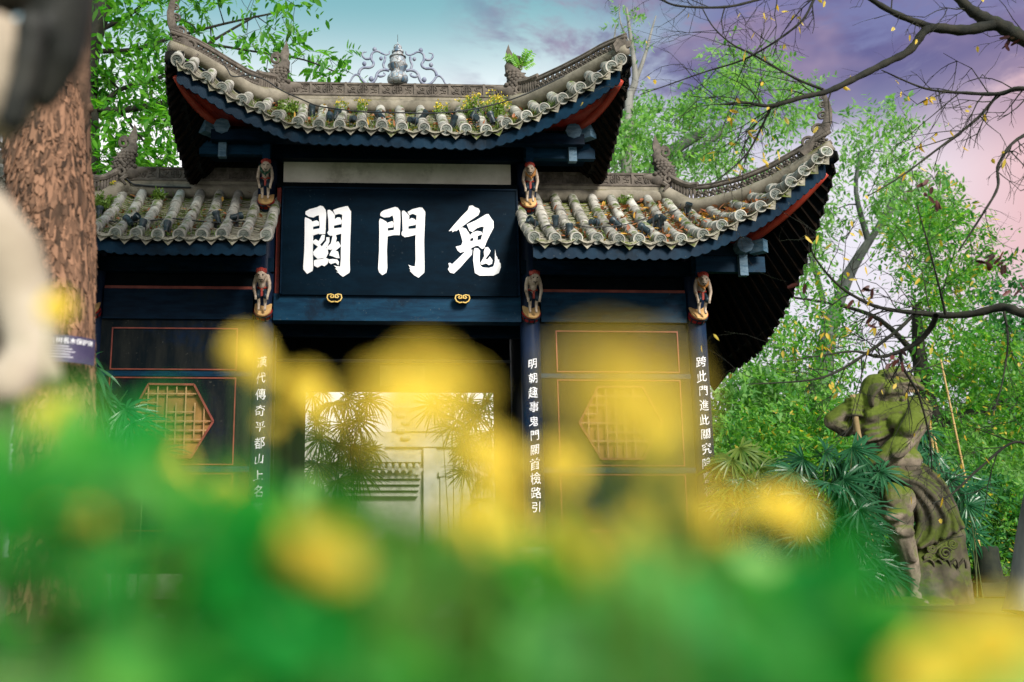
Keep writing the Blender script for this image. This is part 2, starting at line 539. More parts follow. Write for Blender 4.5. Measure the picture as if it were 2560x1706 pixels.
# ---- ridge panel with a round longevity emblem and scrollwork (local: x along, z up, front at -y)
PW, PH = 0.545, 0.19
def panel_mesh():
    b = MB()
    b.bbox(-PW / 2, PW / 2, -0.03, 0.03, 0, PH)
    for s in (-1, 1):
        b.bbox(-PW / 2, PW / 2, -0.048, 0.048, (0 if s < 0 else PH - 0.02), (0.018 if s < 0 else PH + 0.012))
    b.bbox(-PW / 2 - 0.02, -PW / 2 + 0.02, -0.052, 0.052, -0.004, PH + 0.016)
    f3 = lambda u, v: Vector((u, -0.036, v))
    c = (0, PH / 2)
    b.tube([f3(c[0] + 0.078 * math.cos(a * PI / 10), c[1] + 0.078 * math.sin(a * PI / 10)) for a in range(21)], 0.011, 5)
    for x in (-0.034, 0.034):
        for z0, z1 in ((0.012, 0.052), (-0.052, -0.012)):
            b.bbox(x - 0.006, x + 0.006, -0.046, -0.03, c[1] + z0, c[1] + z1)
        for z in (0.05, 0.024, -0.024, -0.05):
            b.bbox(min(0.01 * np.sign(x), x), max(0.01 * np.sign(x), x), -0.045, -0.03, c[1] + z - 0.005, c[1] + z + 0.005)
    b.bbox(-0.006, 0.006, -0.047, -0.03, c[1] - 0.066, c[1] + 0.066)
    b.bbox(-0.062, 0.062, -0.0465, -0.03, c[1] - 0.006, c[1] + 0.006)
    for s in (-1, 1):
        b.tube(spiral((s * 0.155, PH / 2 + 0.025), 0.035, 0.008, 1.2, 0.5, s, f3, 14), 0.009, 5)
        b.tube(spiral((s * 0.20, PH / 2 - 0.03), 0.030, 0.008, 1.1, 2.5, -s, f3, 14), 0.009, 5)
        b.tube([f3(s * 0.115, 0.03), f3(s * 0.14, 0.055), f3(s * 0.175, 0.05)], 0.008, 5)
        b.tube([f3(s * 0.225, PH - 0.03), f3(s * 0.20, PH - 0.05), f3(s * 0.18, PH - 0.03)], 0.007, 5)
    return b.mesh('ridge_panel', M['carved'], 40)
PANEL = panel_mesh()

# ---- fish-dragon ornament: bites the ridge towards -x (local), tail curling up
def fish_mesh():
    b = MB()
    path = [(0.02, 0, 0.05), (0.06, 0, 0.16), (0.05, 0, 0.27), (0.0, 0, 0.36), (-0.03, 0, 0.44), (0.0, 0, 0.51), (0.06, 0, 0.535)]
    b.tube(path, [0.105, 0.115, 0.105, 0.082, 0.055, 0.038, 0.02], 12, True, 0.75)
    # tail fin flukes
    f3 = lambda u, v, w: Vector((u, -0.014 + w, v))
    b.prism([(-0.05, 0.44), (-0.01, 0.47), (0.03, 0.50), (0.02, 0.56), (-0.02, 0.64), (-0.035, 0.70), (-0.06, 0.63), (-0.075, 0.54)], 0.028, f3)
    b.prism([(0.02, 0.50), (0.09, 0.49), (0.13, 0.52), (0.10, 0.555), (0.05, 0.565)], 0.03, f3)
    b.tube(spiral((0.075, 0.47), 0.06, 0.02, 0.9, 1.5, -1, lambda u, v: Vector((u, 0, v)), 14), 0.018, 6)
    # scales in rows
    for k in range(7):
        z = 0.13 + k * 0.036
        cx = np.interp(z, [0.05, 0.16, 0.27, 0.36, 0.44], [0.02, 0.06, 0.05, 0.0, -0.03])
        rr = np.interp(z, [0.05, 0.16, 0.27, 0.36, 0.44], [0.105, 0.115, 0.105, 0.082, 0.055])
        for s in (-1, 1):
            for i in range(5):
                a = (-0.9 + 0.45 * (i + 0.5 * (k % 2)))
                b.ell((cx + rr * math.sin(a), s * rr * 0.78 * math.cos(a), z), (0.026, 0.018, 0.024), 6, 4)
    # back fin spikes
    for k in range(6):
        z = 0.12 + k * 0.05
        cx = np.interp(z, [0.05, 0.16, 0.27, 0.36, 0.44], [0.125, 0.175, 0.155, 0.082, 0.025])
        b.prism([(cx - 0.03, z - 0.025), (cx + 0.045, z + 0.03), (cx - 0.03, z + 0.04)], 0.024, lambda u, v, w: Vector((u, -0.012 + w, v)))
    # dragon head: skull, upper jaw, lower jaw, eyes, curls
    b.ell((-0.02, 0, 0.10), (0.12, 0.095, 0.09), 10, 7)
    b.tube([(-0.05, 0, 0.13), (-0.14, 0, 0.14), (-0.20, 0, 0.155), (-0.225, 0, 0.185)], [0.07, 0.055, 0.042, 0.018], 8)
    b.tube([(-0.04, 0, 0.05), (-0.11, 0, 0.035), (-0.17, 0, 0.045)], [0.06, 0.045, 0.022], 8)
    for s in (-1, 1):
        b.ell((-0.075, s * 0.062, 0.175), 0.028, 8, 5)
        b.tube([(0.02, s * 0.08, 0.17), (0.07, s * 0.10, 0.22), (0.12, s * 0.09, 0.24)], [0.022, 0.018, 0.006], 6)
        b.tube(spiral((0.06, 0.09), 0.055, 0.014, 1.2, 0, 1, lambda u, v: Vector((u, s * 0.10, v)), 14), 0.017, 6)
        for k in range(4):
            b.ell((-0.09 - 0.03 * k, s * 0.035, 0.092), (0.008, 0.008, 0.018), 5, 4)
    # claws and rim
    for s in (-1, 1):
        b.tube([(0.0, s * 0.09, 0.05), (0.05, s * 0.12, 0.0), (0.0, s * 0.12, -0.06)], [0.03, 0.028, 0.015], 6)
    return b.mesh('fish_ornament', M['carved'], 50)
FISH = fish_mesh()

# ---- curled corner finial (local: x outwards, z up)
def scroll_mesh():
    b = MB()
    f3 = lambda u, v: Vector((u, 0, v))
    # the flat tongue that carries the curls
    path = [(-0.32, -0.16), (-0.16, -0.02), (-0.02, 0.12), (0.06, 0.28), (0.085, 0.44), (0.07, 0.58), (0.045, 0.70), (0.05, 0.80)]
    b.tube([f3(*p) for p in path], [0.07, 0.085, 0.08, 0.066, 0.055, 0.043, 0.03, 0.012], 10, True, 0.55)
    for c, r in (((-0.235, 0.005), 0.10), ((-0.09, 0.185), 0.092), ((-0.005, 0.38), 0.078), ((0.01, 0.545), 0.06), ((0.015, 0.665), 0.043)):
        b.tube(spiral(c, r, r * 0.12, 1.75, -1.2, 1, f3, 28), [r * 0.30 * (1 - 0.55 * i / 27) for i in range(28)], 7)
        b.ell((c[0], 0, c[1]), (r * 0.25, r * 0.3, r * 0.25), 6, 5)
    for k in range(4):
        b.tube([f3(-0.14 + 0.06 * k, -0.05 + 0.12 * k), f3(-0.06 + 0.05 * k, 0.02 + 0.12 * k), f3(0.03 + 0.03 * k, 0.13 + 0.11 * k)], [0.012, 0.02, 0.008], 6)
    return b.mesh('scroll_finial', M['carved'], 50)
SCROLL = scroll_mesh()

def flower_mesh():
    b = MB()
    for k in range(5):
        a = PI / 2 + k * 2 * PI / 5
        b.ell((0.042 * math.cos(a), 0, 0.042 * math.sin(a)), (0.030, 0.02, 0.030), 6, 4)
    b.ell((0, -0.012, 0), 0.022, 6, 4)
    b.tube([(-0.07, 0, -0.08), (-0.03, 0, -0.03), (-0.06, 0, 0.03), (-0.075, 0, 0.085)], 0.013, 5)
    b.tube([(0.07, 0, -0.08), (0.04, 0, -0.06), (0.0, 0, -0.085)], 0.012, 5)
    return b.mesh('crest_flower', M['carved'], 50)
FLOWER = flower_mesh()

class Roof:
    """front slope from rows of (eave, top) points; hips; side eaves"""
    def __init__(s, name, discs, yeave, hip_plan, hip_px, top_px, yr, side_px, mirror=None, label=None):
        pass

def build_roof(name, rows, ridge, hips, sides, inner=None):
    """rows: [(E, T)] left to right; ridge: (x0, x1, y, z) line where tiles end;
    hips: list of polylines (ridge end -> tip); sides: list of polylines (tip -> back)"""
    deck = MB()
    NS = 7
    def prof(E, T, s):
        p = T.lerp(E, s)
        L = (E - T).length
        p.z -= 0.055 * L * 4 * s * (1 - s)
        return p
    # the sheet under the tiles reaches from the first to the last row
    sheet = []
    for E, T in rows:
        sheet.append([prof(E, T, k / NS) + Vector((0, 0, -0.085)) for k in range(NS + 1)])
    deck.slab(sheet, 0.035)
    # back slope, plain
    bk = []
    for E, T in rows:
        y2 = 2 * ridge[2] - E.y + 0.3
        bk.append([Vector((T.x, 2 * ridge[2] - T.y + 0.02, T.z - 0.09)), Vector((E.x, y2, min(E.z, rows[len(rows) // 2][0].z + 0.3) - 0.1))])
    deck.slab(bk, 0.035)
    roof = deck.build(name, M['black'], gate)
    # ---- cover tiles, discs
    ax = []
    for i, (E, T) in enumerate(rows):
        L = (E - T).length
        n = max(1, int(round(L / SEG)))
        pts = [prof(E, T, k / n) for k in range(n + 1)]
        ax.append(pts)
        for k in range(n):
            d = pts[k + 1] - pts[k]
            up = Vector((random.uniform(-.05, .05), random.uniform(-.05, .05), 1))
            o = inst('cover_tile', random.choice(TILES), roof, TM(pts[k] + Vector((random.uniform(-.009, .009), 0, random.uniform(-.007, .007))), frame(d, up)) @ Matrix.Diagonal((1, 1, d.length / SEG * 1.04, 1)))
        d = (pts[-1] - pts[-2]).normalized()
        dd = (d + Vector((0, 0, 0.25))).normalized()
        inst('eave_disc', random.choice(DISCS), roof, TM(pts[-1] + d * (0.045 + random.uniform(-.02, .015)) + Vector((random.uniform(-.008, .008), 0, random.uniform(-.008, .008))), frame(dd + Vector((random.uniform(-.06, .06), 0, random.uniform(-.08, .05))))) @ Matrix.Rotation(random.uniform(-.25, .25), 4, 'Z'))
    # ---- pan tiles: thin overlapping curved plates in every valley, as one mass
    pb = MB()
    for (E0, T0), (E1, T1) in zip(rows, rows[1:]):
        Em, Tm = (E0 + E1) / 2, (T0 + T1) / 2
        w = (E1 - E0) / 2
        L = (Em - Tm).length
        n = max(2, int(L / 0.062))
        for k in range(n + 1):
            s0 = k / n
            a = prof(Em, Tm, s0); bq = prof(Em, Tm, min(1.0, s0 + 0.10 / L))
            dn = (bq - a)
            if dn.length < 1e-4: dn = (prof(Em, Tm, 1) - prof(Em, Tm, 0.95)).normalized() * 0.1
            ws = w * (0.86 + random.uniform(-.04, .04))
            lift = Vector((0, 0, 0.028 + random.uniform(-.006, .006)))
            row0 = []; row1 = []
            for j in range(5):
                u = -1 + j / 2
                sag = Vector((0, 0, -0.085 + 0.05 * u * u))
                row0.append(a + ws * u + sag)
                row1.append(a + dn * 1.0 + ws * u + sag + lift)
            pb.slab([row0, row1], 0.012)
        d = (prof(Em, Tm, 1) - prof(Em, Tm, 0.9)).normalized()
        out = Vector((d.x, d.y, 0)).normalized()
        X = w.normalized()
        Y = (Vector((0, 0, 1)) - X * X.z).normalized()
        Z = X.cross(Y)
        if Z.y > 0: X, Z = -X, -Z
        rot = Matrix((X, Y, Z)).transposed()
        inst('drip_tile', random.choice(DRIPS), roof, TM(Em + Vector((0, -0.03, -0.035)), rot))
    tag(pb.build('pan_tiles', M['pan'], roof, 30, fix=False), kind='stuff')
    # ---- fascia board with scalloped lower edge
    fb = MB()
    NF = 6
    pts = []
    for (E0, T0), (E1, T1) in zip(rows, rows[1:]):
        for k in range(NF):
            pts.append((E0.lerp(E1, k / NF), k / NF))
    pts.append((rows[-1][0], 0))
    up, lo = [], []
    for p, t in pts:
        up.append(p + Vector((0, 0.03, -0.085)))
        sc_ = abs(math.sin(PI * (t * 2)))
        dz = rows[len(rows) // 2][0].z
        lo.append(p + Vector((0, 0.02, -0.275 - 0.03 * sc_ - 0.05 * min(1, max(0, p.z - dz)))))
    fb.slab([up, lo], (0, 0.035, 0))
    fb.build('fascia_board', M['navy2'], roof)
    # ---- soffit behind the fascia near the corners, and rafters
    for hip, sd in zip(hips, sides):
        sgn = 1 if hip[-1].x > hip[0].x else -1
        tip = hip[-1]
        # side deck: between the hip and the side eave
        n = 10
        def poly(pl, t):
            L = [0]
            for a, b in zip(pl, pl[1:]): L.append(L[-1] + (b - a).length)
            x = t * L[-1]
            for i in range(len(pl) - 1):
                if x <= L[i + 1] + 1e-9:
                    return pl[i].lerp(pl[i + 1], (x - L[i]) / (L[i + 1] - L[i]))
            return pl[-1]
        hp = [poly(hip, 1 - k / n) for k in range(n + 1)]
        sp = [poly(sd, k / n) for k in range(n + 1)]
        db = MB()
        db.slab([[h.lerp(q, j / 4) + Vector((0, 0, -0.10 - 0.10 * math.sin(PI * j / 4))) for j in range(5)] for h, q in zip(hp, sp)], 0.04)
        # close the roof from the ridge end back
        db.slab([[hip[0] + Vector((0, 0, -0.1)), hip[0].lerp(sd[-1], 0.5) + Vector((0, 0, -0.15)), sd[-1] + Vector((0, 0, -0.1))],
                 [hip[0] + Vector((0, 1.6, -0.7)), hip[0].lerp(sd[-1], 0.5) + Vector((0, 1.2, -0.6)), sd[-1] + Vector((0, 0.8, -0.3))]], 0.03)
        db.build('side_slope', M['black'], roof)
        # rafters under the side slope
        m = 22
        for k in range(m):
            h = poly(hip, 1 - (k + 0.5) / m); q = poly(sd, (k + 0.5) / m)
            rb = MB()
            a = h.lerp(q, 0.35) + Vector((0, 0, -0.24)); b2 = q + Vector((0, 0, -0.17))
            rb.beam(a, b2, 0.05, 0.06)
            rb.build('rafter', M['brownwood'], roof)
        # pointed drip tiles along the side eave
        m = 21
        for k in range(m):
            q = poly(sd, (k + 0.5) / m); q2 = poly(sd, min(1, (k + 1.0) / m)); q1 = poly(sd, k / m)
            X = (q2 - q1).normalized()
            Z = Vector((sgn, 0, 0)); Z = (Z - X * Z.dot(X)).normalized()
            Y = Z.cross(X)
            if Y.z < 0: X, Y = -X, -Y
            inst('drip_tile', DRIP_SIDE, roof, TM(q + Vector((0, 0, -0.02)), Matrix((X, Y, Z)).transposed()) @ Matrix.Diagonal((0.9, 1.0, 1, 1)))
        # hip ridge: mortar roll, two rails, flowers between them
        hb = MB()
        hl = [poly(hip, k / 24) for k in range(25)]
        hb.tube([p + Vector((0, 0, 0.02)) for p in hl], [0.135 - 0.055 * (k / 24) for k in range(25)], 12)
        hb.build('hip_ridge', M['ridge'], roof, True)
        st = 5
        rl = MB()
        rl.tube([p + Vector((0, 0, 0.12 - 0.05 * k / 24)) for k, p in enumerate(hl[st:], st)], 0.034, 6)
        rl.tube([p + Vector((0, 0, 0.33 - 0.10 * k / 24)) for k, p in enumerate(hl[st:], st)], 0.030, 6)
        rl.tube([p + Vector((0, 0, 0.375 - 0.10 * k / 24)) for k, p in enumerate(hl[st:], st)], 0.018, 6)
        rl.build('crest_rail', M['carved'], roof, True)
        for k in range(st + 1, 24):
            p = hl[k] + Vector((0, 0, 0.225 - 0.075 * k / 24))
            d = (hl[min(k + 1, 24)] - hl[k - 1]).normalized()
            o = inst('crest_flower', FLOWER, roof, TM(p, frame(Vector((0, 0, 1)), d)) @ Matrix.Rotation(R(90), 4, 'Z') @ Matrix.Diagonal((1, 1, 0.95 - 0.2 * k / 24, 1)))
        # balustrade piece beside the ornament
        bb = MB()
        for k in range(2, 6):
            for j in range(2):
                q = poly(hip, (k + j * 0.5) / 24)
                bb.tube([q + Vector((0, 0, 0.10)), q + Vector((0, 0, 0.17)), q + Vector((0, 0, 0.24)), q + Vector((0, 0, 0.33))], [0.03, 0.018, 0.03, 0.02], 6)
        bb.tube([poly(hip, k / 24) + Vector((0, 0, 0.36)) for k in range(1, 7)], 0.05, 7)
        bb.build('balustrade', M['carved'], roof, 50)
    return roof

M['navy2'] = matte('fascia_paint', (0.002, 0.012, 0.027), (0.004, 0.022, 0.045), 3, 0.5, None, 0.15, 0.004, 14, dirt=(0.002, 0.008, 0.016), spec=0.05, chip=(0.05, 0.06, 0.065))
M['brownwood'] = matte('rafter_wood', (0.002, 0.003, 0.0035), (0.013, 0.008, 0.005), 2.5, 0.8, (3, 3, 3), spec=0.05)

# ---- main roof
md = [(443, 148), (474.6, 168.6), (517, 194.7), (557, 222), (605, 249.5), (651.5, 270), (694, 290.6), (746, 307), (798, 312.6), (850, 313), (904, 313.5), (953, 316), (1005, 320), (1060, 321), (1113.5, 323), (1164, 324.6), (1215, 324.6), (1265.7, 309.5), (1313.7, 291.7), (1360, 272.5), (1404, 247.8), (1449.5, 221.8), (1490.6, 195.7), (1524.9, 167), (1550, 150)]
def yeave_main(px):
    t = max(0.0, (abs(px - 994) - 220) / 350)
    return -1.15 - 0.45 * min(1, t) ** 1.4
XR = 1.80
hipR = [(1311, 262), (1319, 256), (1344, 246), (1398.7, 219), (1453.6, 189), (1508, 156), (1568, 128)]
hipL = [(672, 246), (650, 240), (620, 228), (575, 200), (530, 170), (480, 140), (425, 118)]
plR = ((XR, 0.0), (3.29, -1.52)); plL = ((-XR, 0.0), (-3.30, -1.52))
def hip3(px, pl):
    return [PV(x, y, *pl) for x, y in px]
hR, hL = hip3(hipR, plR), hip3(hipL, plL)
hR[0] = Vector((XR, 0.0, 7.58)); hL[0] = Vector((-XR, 0.0, 7.60))
def ontop(E, hR, hL, zr, yr):
    x = E.x
    for h, s in ((hR, 1), (hL, -1)):
        if h is None: continue
        if s * x > s * h[0].x:
            tab = sorted([(s * p.x, p.y, p.z) for p in h])
            y, z = interp(tab, s * x)
            y = min(max(y, E.y + 0.16), yr)
            return Vector((x, y, max(z - 0.06, E.z + 0.02)))
    return Vector((x, yr - 0.10, zr))
rows_main = []
for px, py in md:
    E = P(px, py, yeave_main(px))
    rows_main.append((E, ontop(E, hR, hL, 7.42, 0.0)))
sideR = [P(1572, 140, -1.52), P(1562, 215, -1.25), P(1548, 275, -0.95), P(1532, 350, -0.55), P(1512, 420, -0.1), P(1490, 452, 0.5), P(1470, 470, 1.2)]
sideL = [P(420, 128, -1.52), P(422, 205, -1.25), P(430, 275, -0.95), P(447, 350, -0.55), P(468, 420, -0.1), P(490, 452, 0.5), P(510, 470, 1.2)]
roof_main = build_roof('main_roof', rows_main, (-XR, XR, 0.0, 7.42), [hL, hR], [sideL, sideR])

# ---- wing roofs (the left one mirrors the right one)
wd = [(1333, 594), (1387, 595), (1440.5, 594), (1491, 596), (1544, 597), (1597, 599), (1648, 598), (1700, 597), (1754, 586), (1802, 565.5), (1848, 541.5), (1898, 517), (1937, 488.6), (1974.6, 458), (2006, 432), (2038.6, 401), (2062, 382)]
WX, WY = 4.22, 0.30
def yeave_wing(px):
    return -1.30 - 0.30 * min(1, max(0.0, (px - 1700) / 360)) ** 1.4
plW = ((WX, WY), (6.22, -1.45))
hipW = [(1700, 490), (1722, 520), (1778, 514), (1852, 494), (1926, 462), (2000, 418), (2080, 366)]
hW = hip3(hipW, plW)
hW[0] = Vector((WX, WY, 6.22))
rows_w = []
for px, py in wd:
    E = P(px, py, yeave_wing(px))
    rows_w.append((E, ontop(E, hW, None, 6.10, WY)))
sideW = [P(2086, 372, -1.45), P(2072, 440, -1.2), P(2048, 520, -0.9), P(2022, 600, -0.55), P(1990, 690, -0.1), P(1950, 775, 0.4), P(1895, 860, 1.0), P(1822, 912, 1.7)]
mir = lambda p: Vector((-p.x, p.y, p.z))
roof_right = build_roof('wing_roof', rows_w, (2.0, WX, WY, 6.10), [hW], [sideW])
rows_l = [(mir(E), mir(T)) for E, T in rows_w][::-1]
roof_left = build_roof('wing_roof', rows_l, (-WX, -2.0, WY, 6.10), [[mir(p) for p in hW]], [[mir(p) for p in sideW]])
roof_main['label'] = 'highest central roof with a vase finial'
roof_right['label'] = 'right wing roof strewn with fallen leaves'
roof_left['label'] = 'left wing roof partly behind the tree trunk'

# ---- ridges
def ridge(roof, x0, x1, y, z, n, start):
    b = MB()
    b.tube([(x0, y, z), (x1, y, z)], 0.115, 14)
    b.bbox(x0, x1, y - 0.055, y + 0.055, z + 0.10, z + 0.16)
    b.build('ridge_base', M['ridge'], roof, 40)
    b = MB()
    b.bbox(x0, x1, y - 0.07, y + 0.07, z + 0.158, z + 0.182)
    b.build('ridge_cornice', M['carved'], roof)
    for k in range(n):
        inst('ridge_panel', PANEL, roof, TM(Vector((start + k * PW, y, z + 0.182))))
ridge(roof_main, -XR - 0.02, XR + 0.02, 0.0, 7.50, 7, -3 * PW)
ridge(roof_right, 1.9, WX, WY, 6.17, 4, 2.38)
ridge(roof_left, -WX, -1.9, WY, 6.17, 4, -2.38 - 3 * PW)
inst('fish_ornament', FISH, roof_main, TM(Vector((XR + 0.02, 0, 7.62)), None, 1.4))
inst('fish_ornament', FISH, roof_main, TM(Vector((-XR - 0.02, 0, 7.62)), None, 1.4) @ Matrix.Diagonal((-1, 1, 1, 1)))
inst('fish_ornament', FISH, roof_right, TM(Vector((WX - 0.02, WY, 6.30)), None, 1.32))
inst('fish_ornament', FISH, roof_left, TM(Vector((-WX + 0.02, WY, 6.30)), None, 1.4) @ Matrix.Diagonal((-1, 1, 1, 1)))
def put_scroll(roof, tip, sgn, ang):
    inst('scroll_finial', SCROLL, roof, TM(tip + Vector((-0.04 * sgn, 0.12, 0.14))) @ Matrix.Rotation(ang, 4, 'Z') @ Matrix.Diagonal((sgn, 1, 1, 1)))
put_scroll(roof_main, hL[-1], -1, R(25))
put_scroll(roof_right, hW[-1], 1, R(-25))
put_scroll(roof_left, mir(hW[-1]), -1, R(25))
# broken stub where the right finial of the main roof is gone
b = MB()
b.prism([(-0.16, -0.05), (0.05, 0.05), (0.075, 0.14), (0.0, 0.13), (-0.015, 0.21), (-0.05, 0.15), (-0.13, 0.17), (-0.20, 0.08)], 0.07, lambda u, v, w: hR[-1] + Vector((u, w, v + 0.03)))
b.build('broken_finial', M['carved'], roof_main)

# ---- vase finial with scroll arms
def zp(x, y): # pixel of the enlarged finial -> local metres about its base centre
    return ((x - 1120) / 7.843 * 0.00577, (1000 - y) / 7.843 * 0.00577)
vs = empty('vase_finial', (0, 0, 0), None)
bpy.data.objects.remove(vs)
M['mosaic'], nt, bs = newmat('broken_porcelain')
tc = node(nt, 'ShaderNodeTexCoord')
vo = node(nt, 'ShaderNodeTexVoronoi', feature='DISTANCE_TO_EDGE'); vo.inputs['Scale'].default_value = 13
v2 = node(nt, 'ShaderNodeTexVoronoi'); v2.inputs['Scale'].default_value = 13
nt.links.new(tc.outputs['Object'], vo.inputs['Vector']); nt.links.new(tc.outputs['Object'], v2.inputs['Vector'])
sepc = node(nt, 'ShaderNodeSeparateColor'); nt.links.new(v2.outputs['Color'], sepc.inputs[0])
c = mixc(nt, ramp(nt, sepc.outputs[0], 0.55, 0.95), (0.34, 0.36, 0.38), (0.06, 0.12, 0.19))
c = mixc(nt, ramp(nt, tnoise(nt, 30, 3), 0.55, 0.65), c, (0.16, 0.26, 0.34))
c = mixc(nt, ramp(nt, vo.outputs['Distance'], 0.02, 0.06), (0.16, 0.12, 0.09), c)
nt.links.new(c, bs.inputs['Base Color']); bs.inputs['Roughness'].default_value = 0.35
bump(nt, bs, ramp(nt, vo.outputs['Distance'], 0.0, 0.08), 0.6, 0.01)
zb = 7.50 + 0.182 + PH + 0.012
b = MB()
prof = [(150, 1000), (205, 960), (228, 900), (220, 830), (180, 770), (130, 720), (140, 690), (175, 650), (195, 600), (215, 575), (218, 560), (180, 540), (170, 500), (175, 440), (150, 390), (180, 375), (182, 360), (130, 330), (112, 290), (105, 270), (128, 262), (130, 225), (112, 205), (80, 195), (92, 150), (82, 100), (40, 70), (14, 50), (3, 0)]
k = 0.00577 / 7.843
b.lathe([(r * k, (1000 - y) * k) for r, y in prof], 24, (0, 0, zb))
vase = b.build('vase_finial', M['mosaic'], roof_main, 45)
arms = [([(1300, 680), (1400, 660), (1500, 690), (1560, 760), (1590, 860), (1640, 950), (1720, 995), (1820, 970), (1900, 890), (1960, 800), (2030, 790), (2090, 850), (2140, 950), (2200, 985), (2240, 960)], 34, 12),
        ([(1960, 780), (1930, 680), (1850, 620), (1740, 620), (1660, 580), (1640, 510), (1680, 440), (1690, 380), (1680, 300), (1620, 240), (1540, 235), (1460, 280), (1380, 310), (1310, 290), (1295, 225)], 32, 14),
        ([(1690, 370), (1740, 410), (1820, 410), (1880, 340), (1870, 270), (1790, 250)], 30, 10),
        ([(1400, 640), (1430, 540), (1400, 450), (1390, 350)], 27, 25),
        ([(1560, 780), (1500, 820), (1420, 800), (1395, 760), (1430, 730)], 28, 12)]
def smooth_path(pts, n=4):
    pts = [Vector(p) for p in pts]
    out = []
    for i in range(len(pts) - 1):
        p0, p1, p2, p3 = pts[max(i - 1, 0)], pts[i], pts[i + 1], pts[min(i + 2, len(pts) - 1)]
        for j in range(n):
            t = j / n
            out.append(0.5 * ((2 * p1) + (p2 - p0) * t + (2 * p0 - 5 * p1 + 4 * p2 - p3) * t * t + (3 * p1 - p0 - 3 * p2 + p3) * t ** 3))
    out.append(pts[-1])
    return out
M['armstone'] = matte('glazed_scroll', (0.12, 0.14, 0.23), (0.26, 0.28, 0.34), 14, 0.5, None, 0.3, 0.004, 40, dirt=(0.12, 0.13, 0.22))
for s in (-1, 1):
    b = MB()
    for pts, r0, r1 in arms:
        pl = [Vector((s * zp(x, y)[0], 0, zb + zp(x, y)[1])) for x, y in pts]
        sp_ = smooth_path(pl, 4)
        n = len(sp_)
        b.tube(sp_, [(r0 + (r1 - r0) * (i / (n - 1)) ** 2) * k for i in range(n)], 8)
    for x, y, r in ((1620, 190, 48), (1480, 400, 42), (1840, 530, 48), (1690, 880, 55)):
        b.ell((s * zp(x, y)[0], 0, zb + zp(x, y)[1]), (r * k, r * k, r * k * 1.1), 8, 6)
    b.build('scroll_arm', M['armstone'], roof_main, True)
b = MB(); b.tube([(0, 0, zb + 0.73), (0, 0, zb + 0.86)], 0.004, 5); b.build('finial_rod', M['cable'], roof_main)
M['litblue'] = matte('lit_beam_end', (0.03, 0.09, 0.15), (0.12, 0.20, 0.27), 9, 0.6, (1, 1, 3), 0.4, 0.006, 30)  # paler blue puts the light on the beam ends into the colour
M['redbright'] = matte('red_rafter_paint', (0.30, 0.03, 0.018), (0.42, 0.06, 0.035), 4, 0.4, None, 0.2, 0.004)
M['lattice'] = matte('lattice_wood', (0.30, 0.14, 0.06), (0.42, 0.24, 0.11), 8, 0.5)
M['warmback'] = matte('window_backing', (0.20, 0.085, 0.025), (0.32, 0.16, 0.05), 2.5, 0.8, dirt=(0.13, 0.028, 0.012))  # orange stands for the warm light inside, put into the backing colour
M['greyedge'] = plain('worn_edge', (0.05, 0.06, 0.07), 0.5)
M['oldboard'] = matte('old_notice', (0.05, 0.045, 0.04), (0.10, 0.09, 0.08), 6, 0.6)
M['colpaint'] = matte('column_paint', (0.004, 0.010, 0.028), (0.012, 0.022, 0.050), 2.5, 0.4, (1, 1, 0.4), 0.15, 0.004, 12, dirt=(0.003, 0.022, 0.055), spec=0.08, chip=(0.07, 0.075, 0.085))
# ================================================================== gate body: columns, beams, panels
def PX(px, py, Y): return P(px, py, Y).x
def PZ(px, py, Y): return P(px, py, Y).z
XC = [-4.53, -2.0, 2.0, 4.53]
CR = 0.155
colobj = {}
for x in XC:
    b = MB()
    ztop = 6.55 if abs(x) < 3 else 5.1
    b.lathe([(CR * 1.02, 0.70), (CR, 1.5), (CR * 0.985, 3.0), (CR * 0.95, ztop)], 20, (x, 0, 0))
    c = b.build('column', M['colpaint'] if 'colpaint' in M else M['navy'], gate, 40)
    colobj[x] = c
    # stone drum base in tiers
    b = MB()
    b.lathe([(0.27, 0.0), (0.27, 0.30), (0.25, 0.33), (0.25, 0.38), (0.275, 0.42), (0.295, 0.48), (0.275, 0.54), (0.24, 0.565), (0.24, 0.585), (0.27, 0.61), (0.285, 0.66), (0.255, 0.72), (0.18, 0.735)], 20, (x, 0, 0))
    b.build('column_base', M['stone'], gate, 45)

def beam(name, x0, x1, y0, y1, z0, z1, m):
    b = MB(); b.bbox(x0, x1, y0, y1, z0, z1)
    return b.build(name, m, gate)
zl0, zl1 = PZ(994, 803, -0.14), PZ(994, 741, -0.14)
zp0, zp1 = PZ(994, 738, -0.22), PZ(994, 476, -0.22)
zs0, zs1 = PZ(994, 464, -0.02), PZ(994, 408, -0.02)
# centre bay
beam('lintel', -1.85, 1.85, -0.14, 0.12, zl0, zl1 + 0.03, M['blue'])
beam('back_wall', -1.95, 1.95, 0.05, 0.15, zl1 + 0.03, 6.6, M['black'])
beam('plaster_band', -1.76, 1.76, -0.01, 0.049, zs0, zs1, M['plaster'])
beam('sill_beam', -1.84, 1.84, -0.12, 0.045, zs0 - 0.09, zs0 - 0.005, M['black'])
beam('eave_beam', -2.9, 2.9, -0.16, 0.04, zs1 + 0.005, zs1 + 0.28, M['navy'])
beam('purlin', -2.8, 2.8, -0.62, -0.46, zs1 + 0.10, zs1 + 0.26, M['navy'])
for s in (-1, 1):
    b = MB(); b.bbox(s * 1.78, s * 1.84, -0.10, 0.048, zl1 + 0.031, zs0 - 0.091); b.build('red_jamb', M['red'], gate)
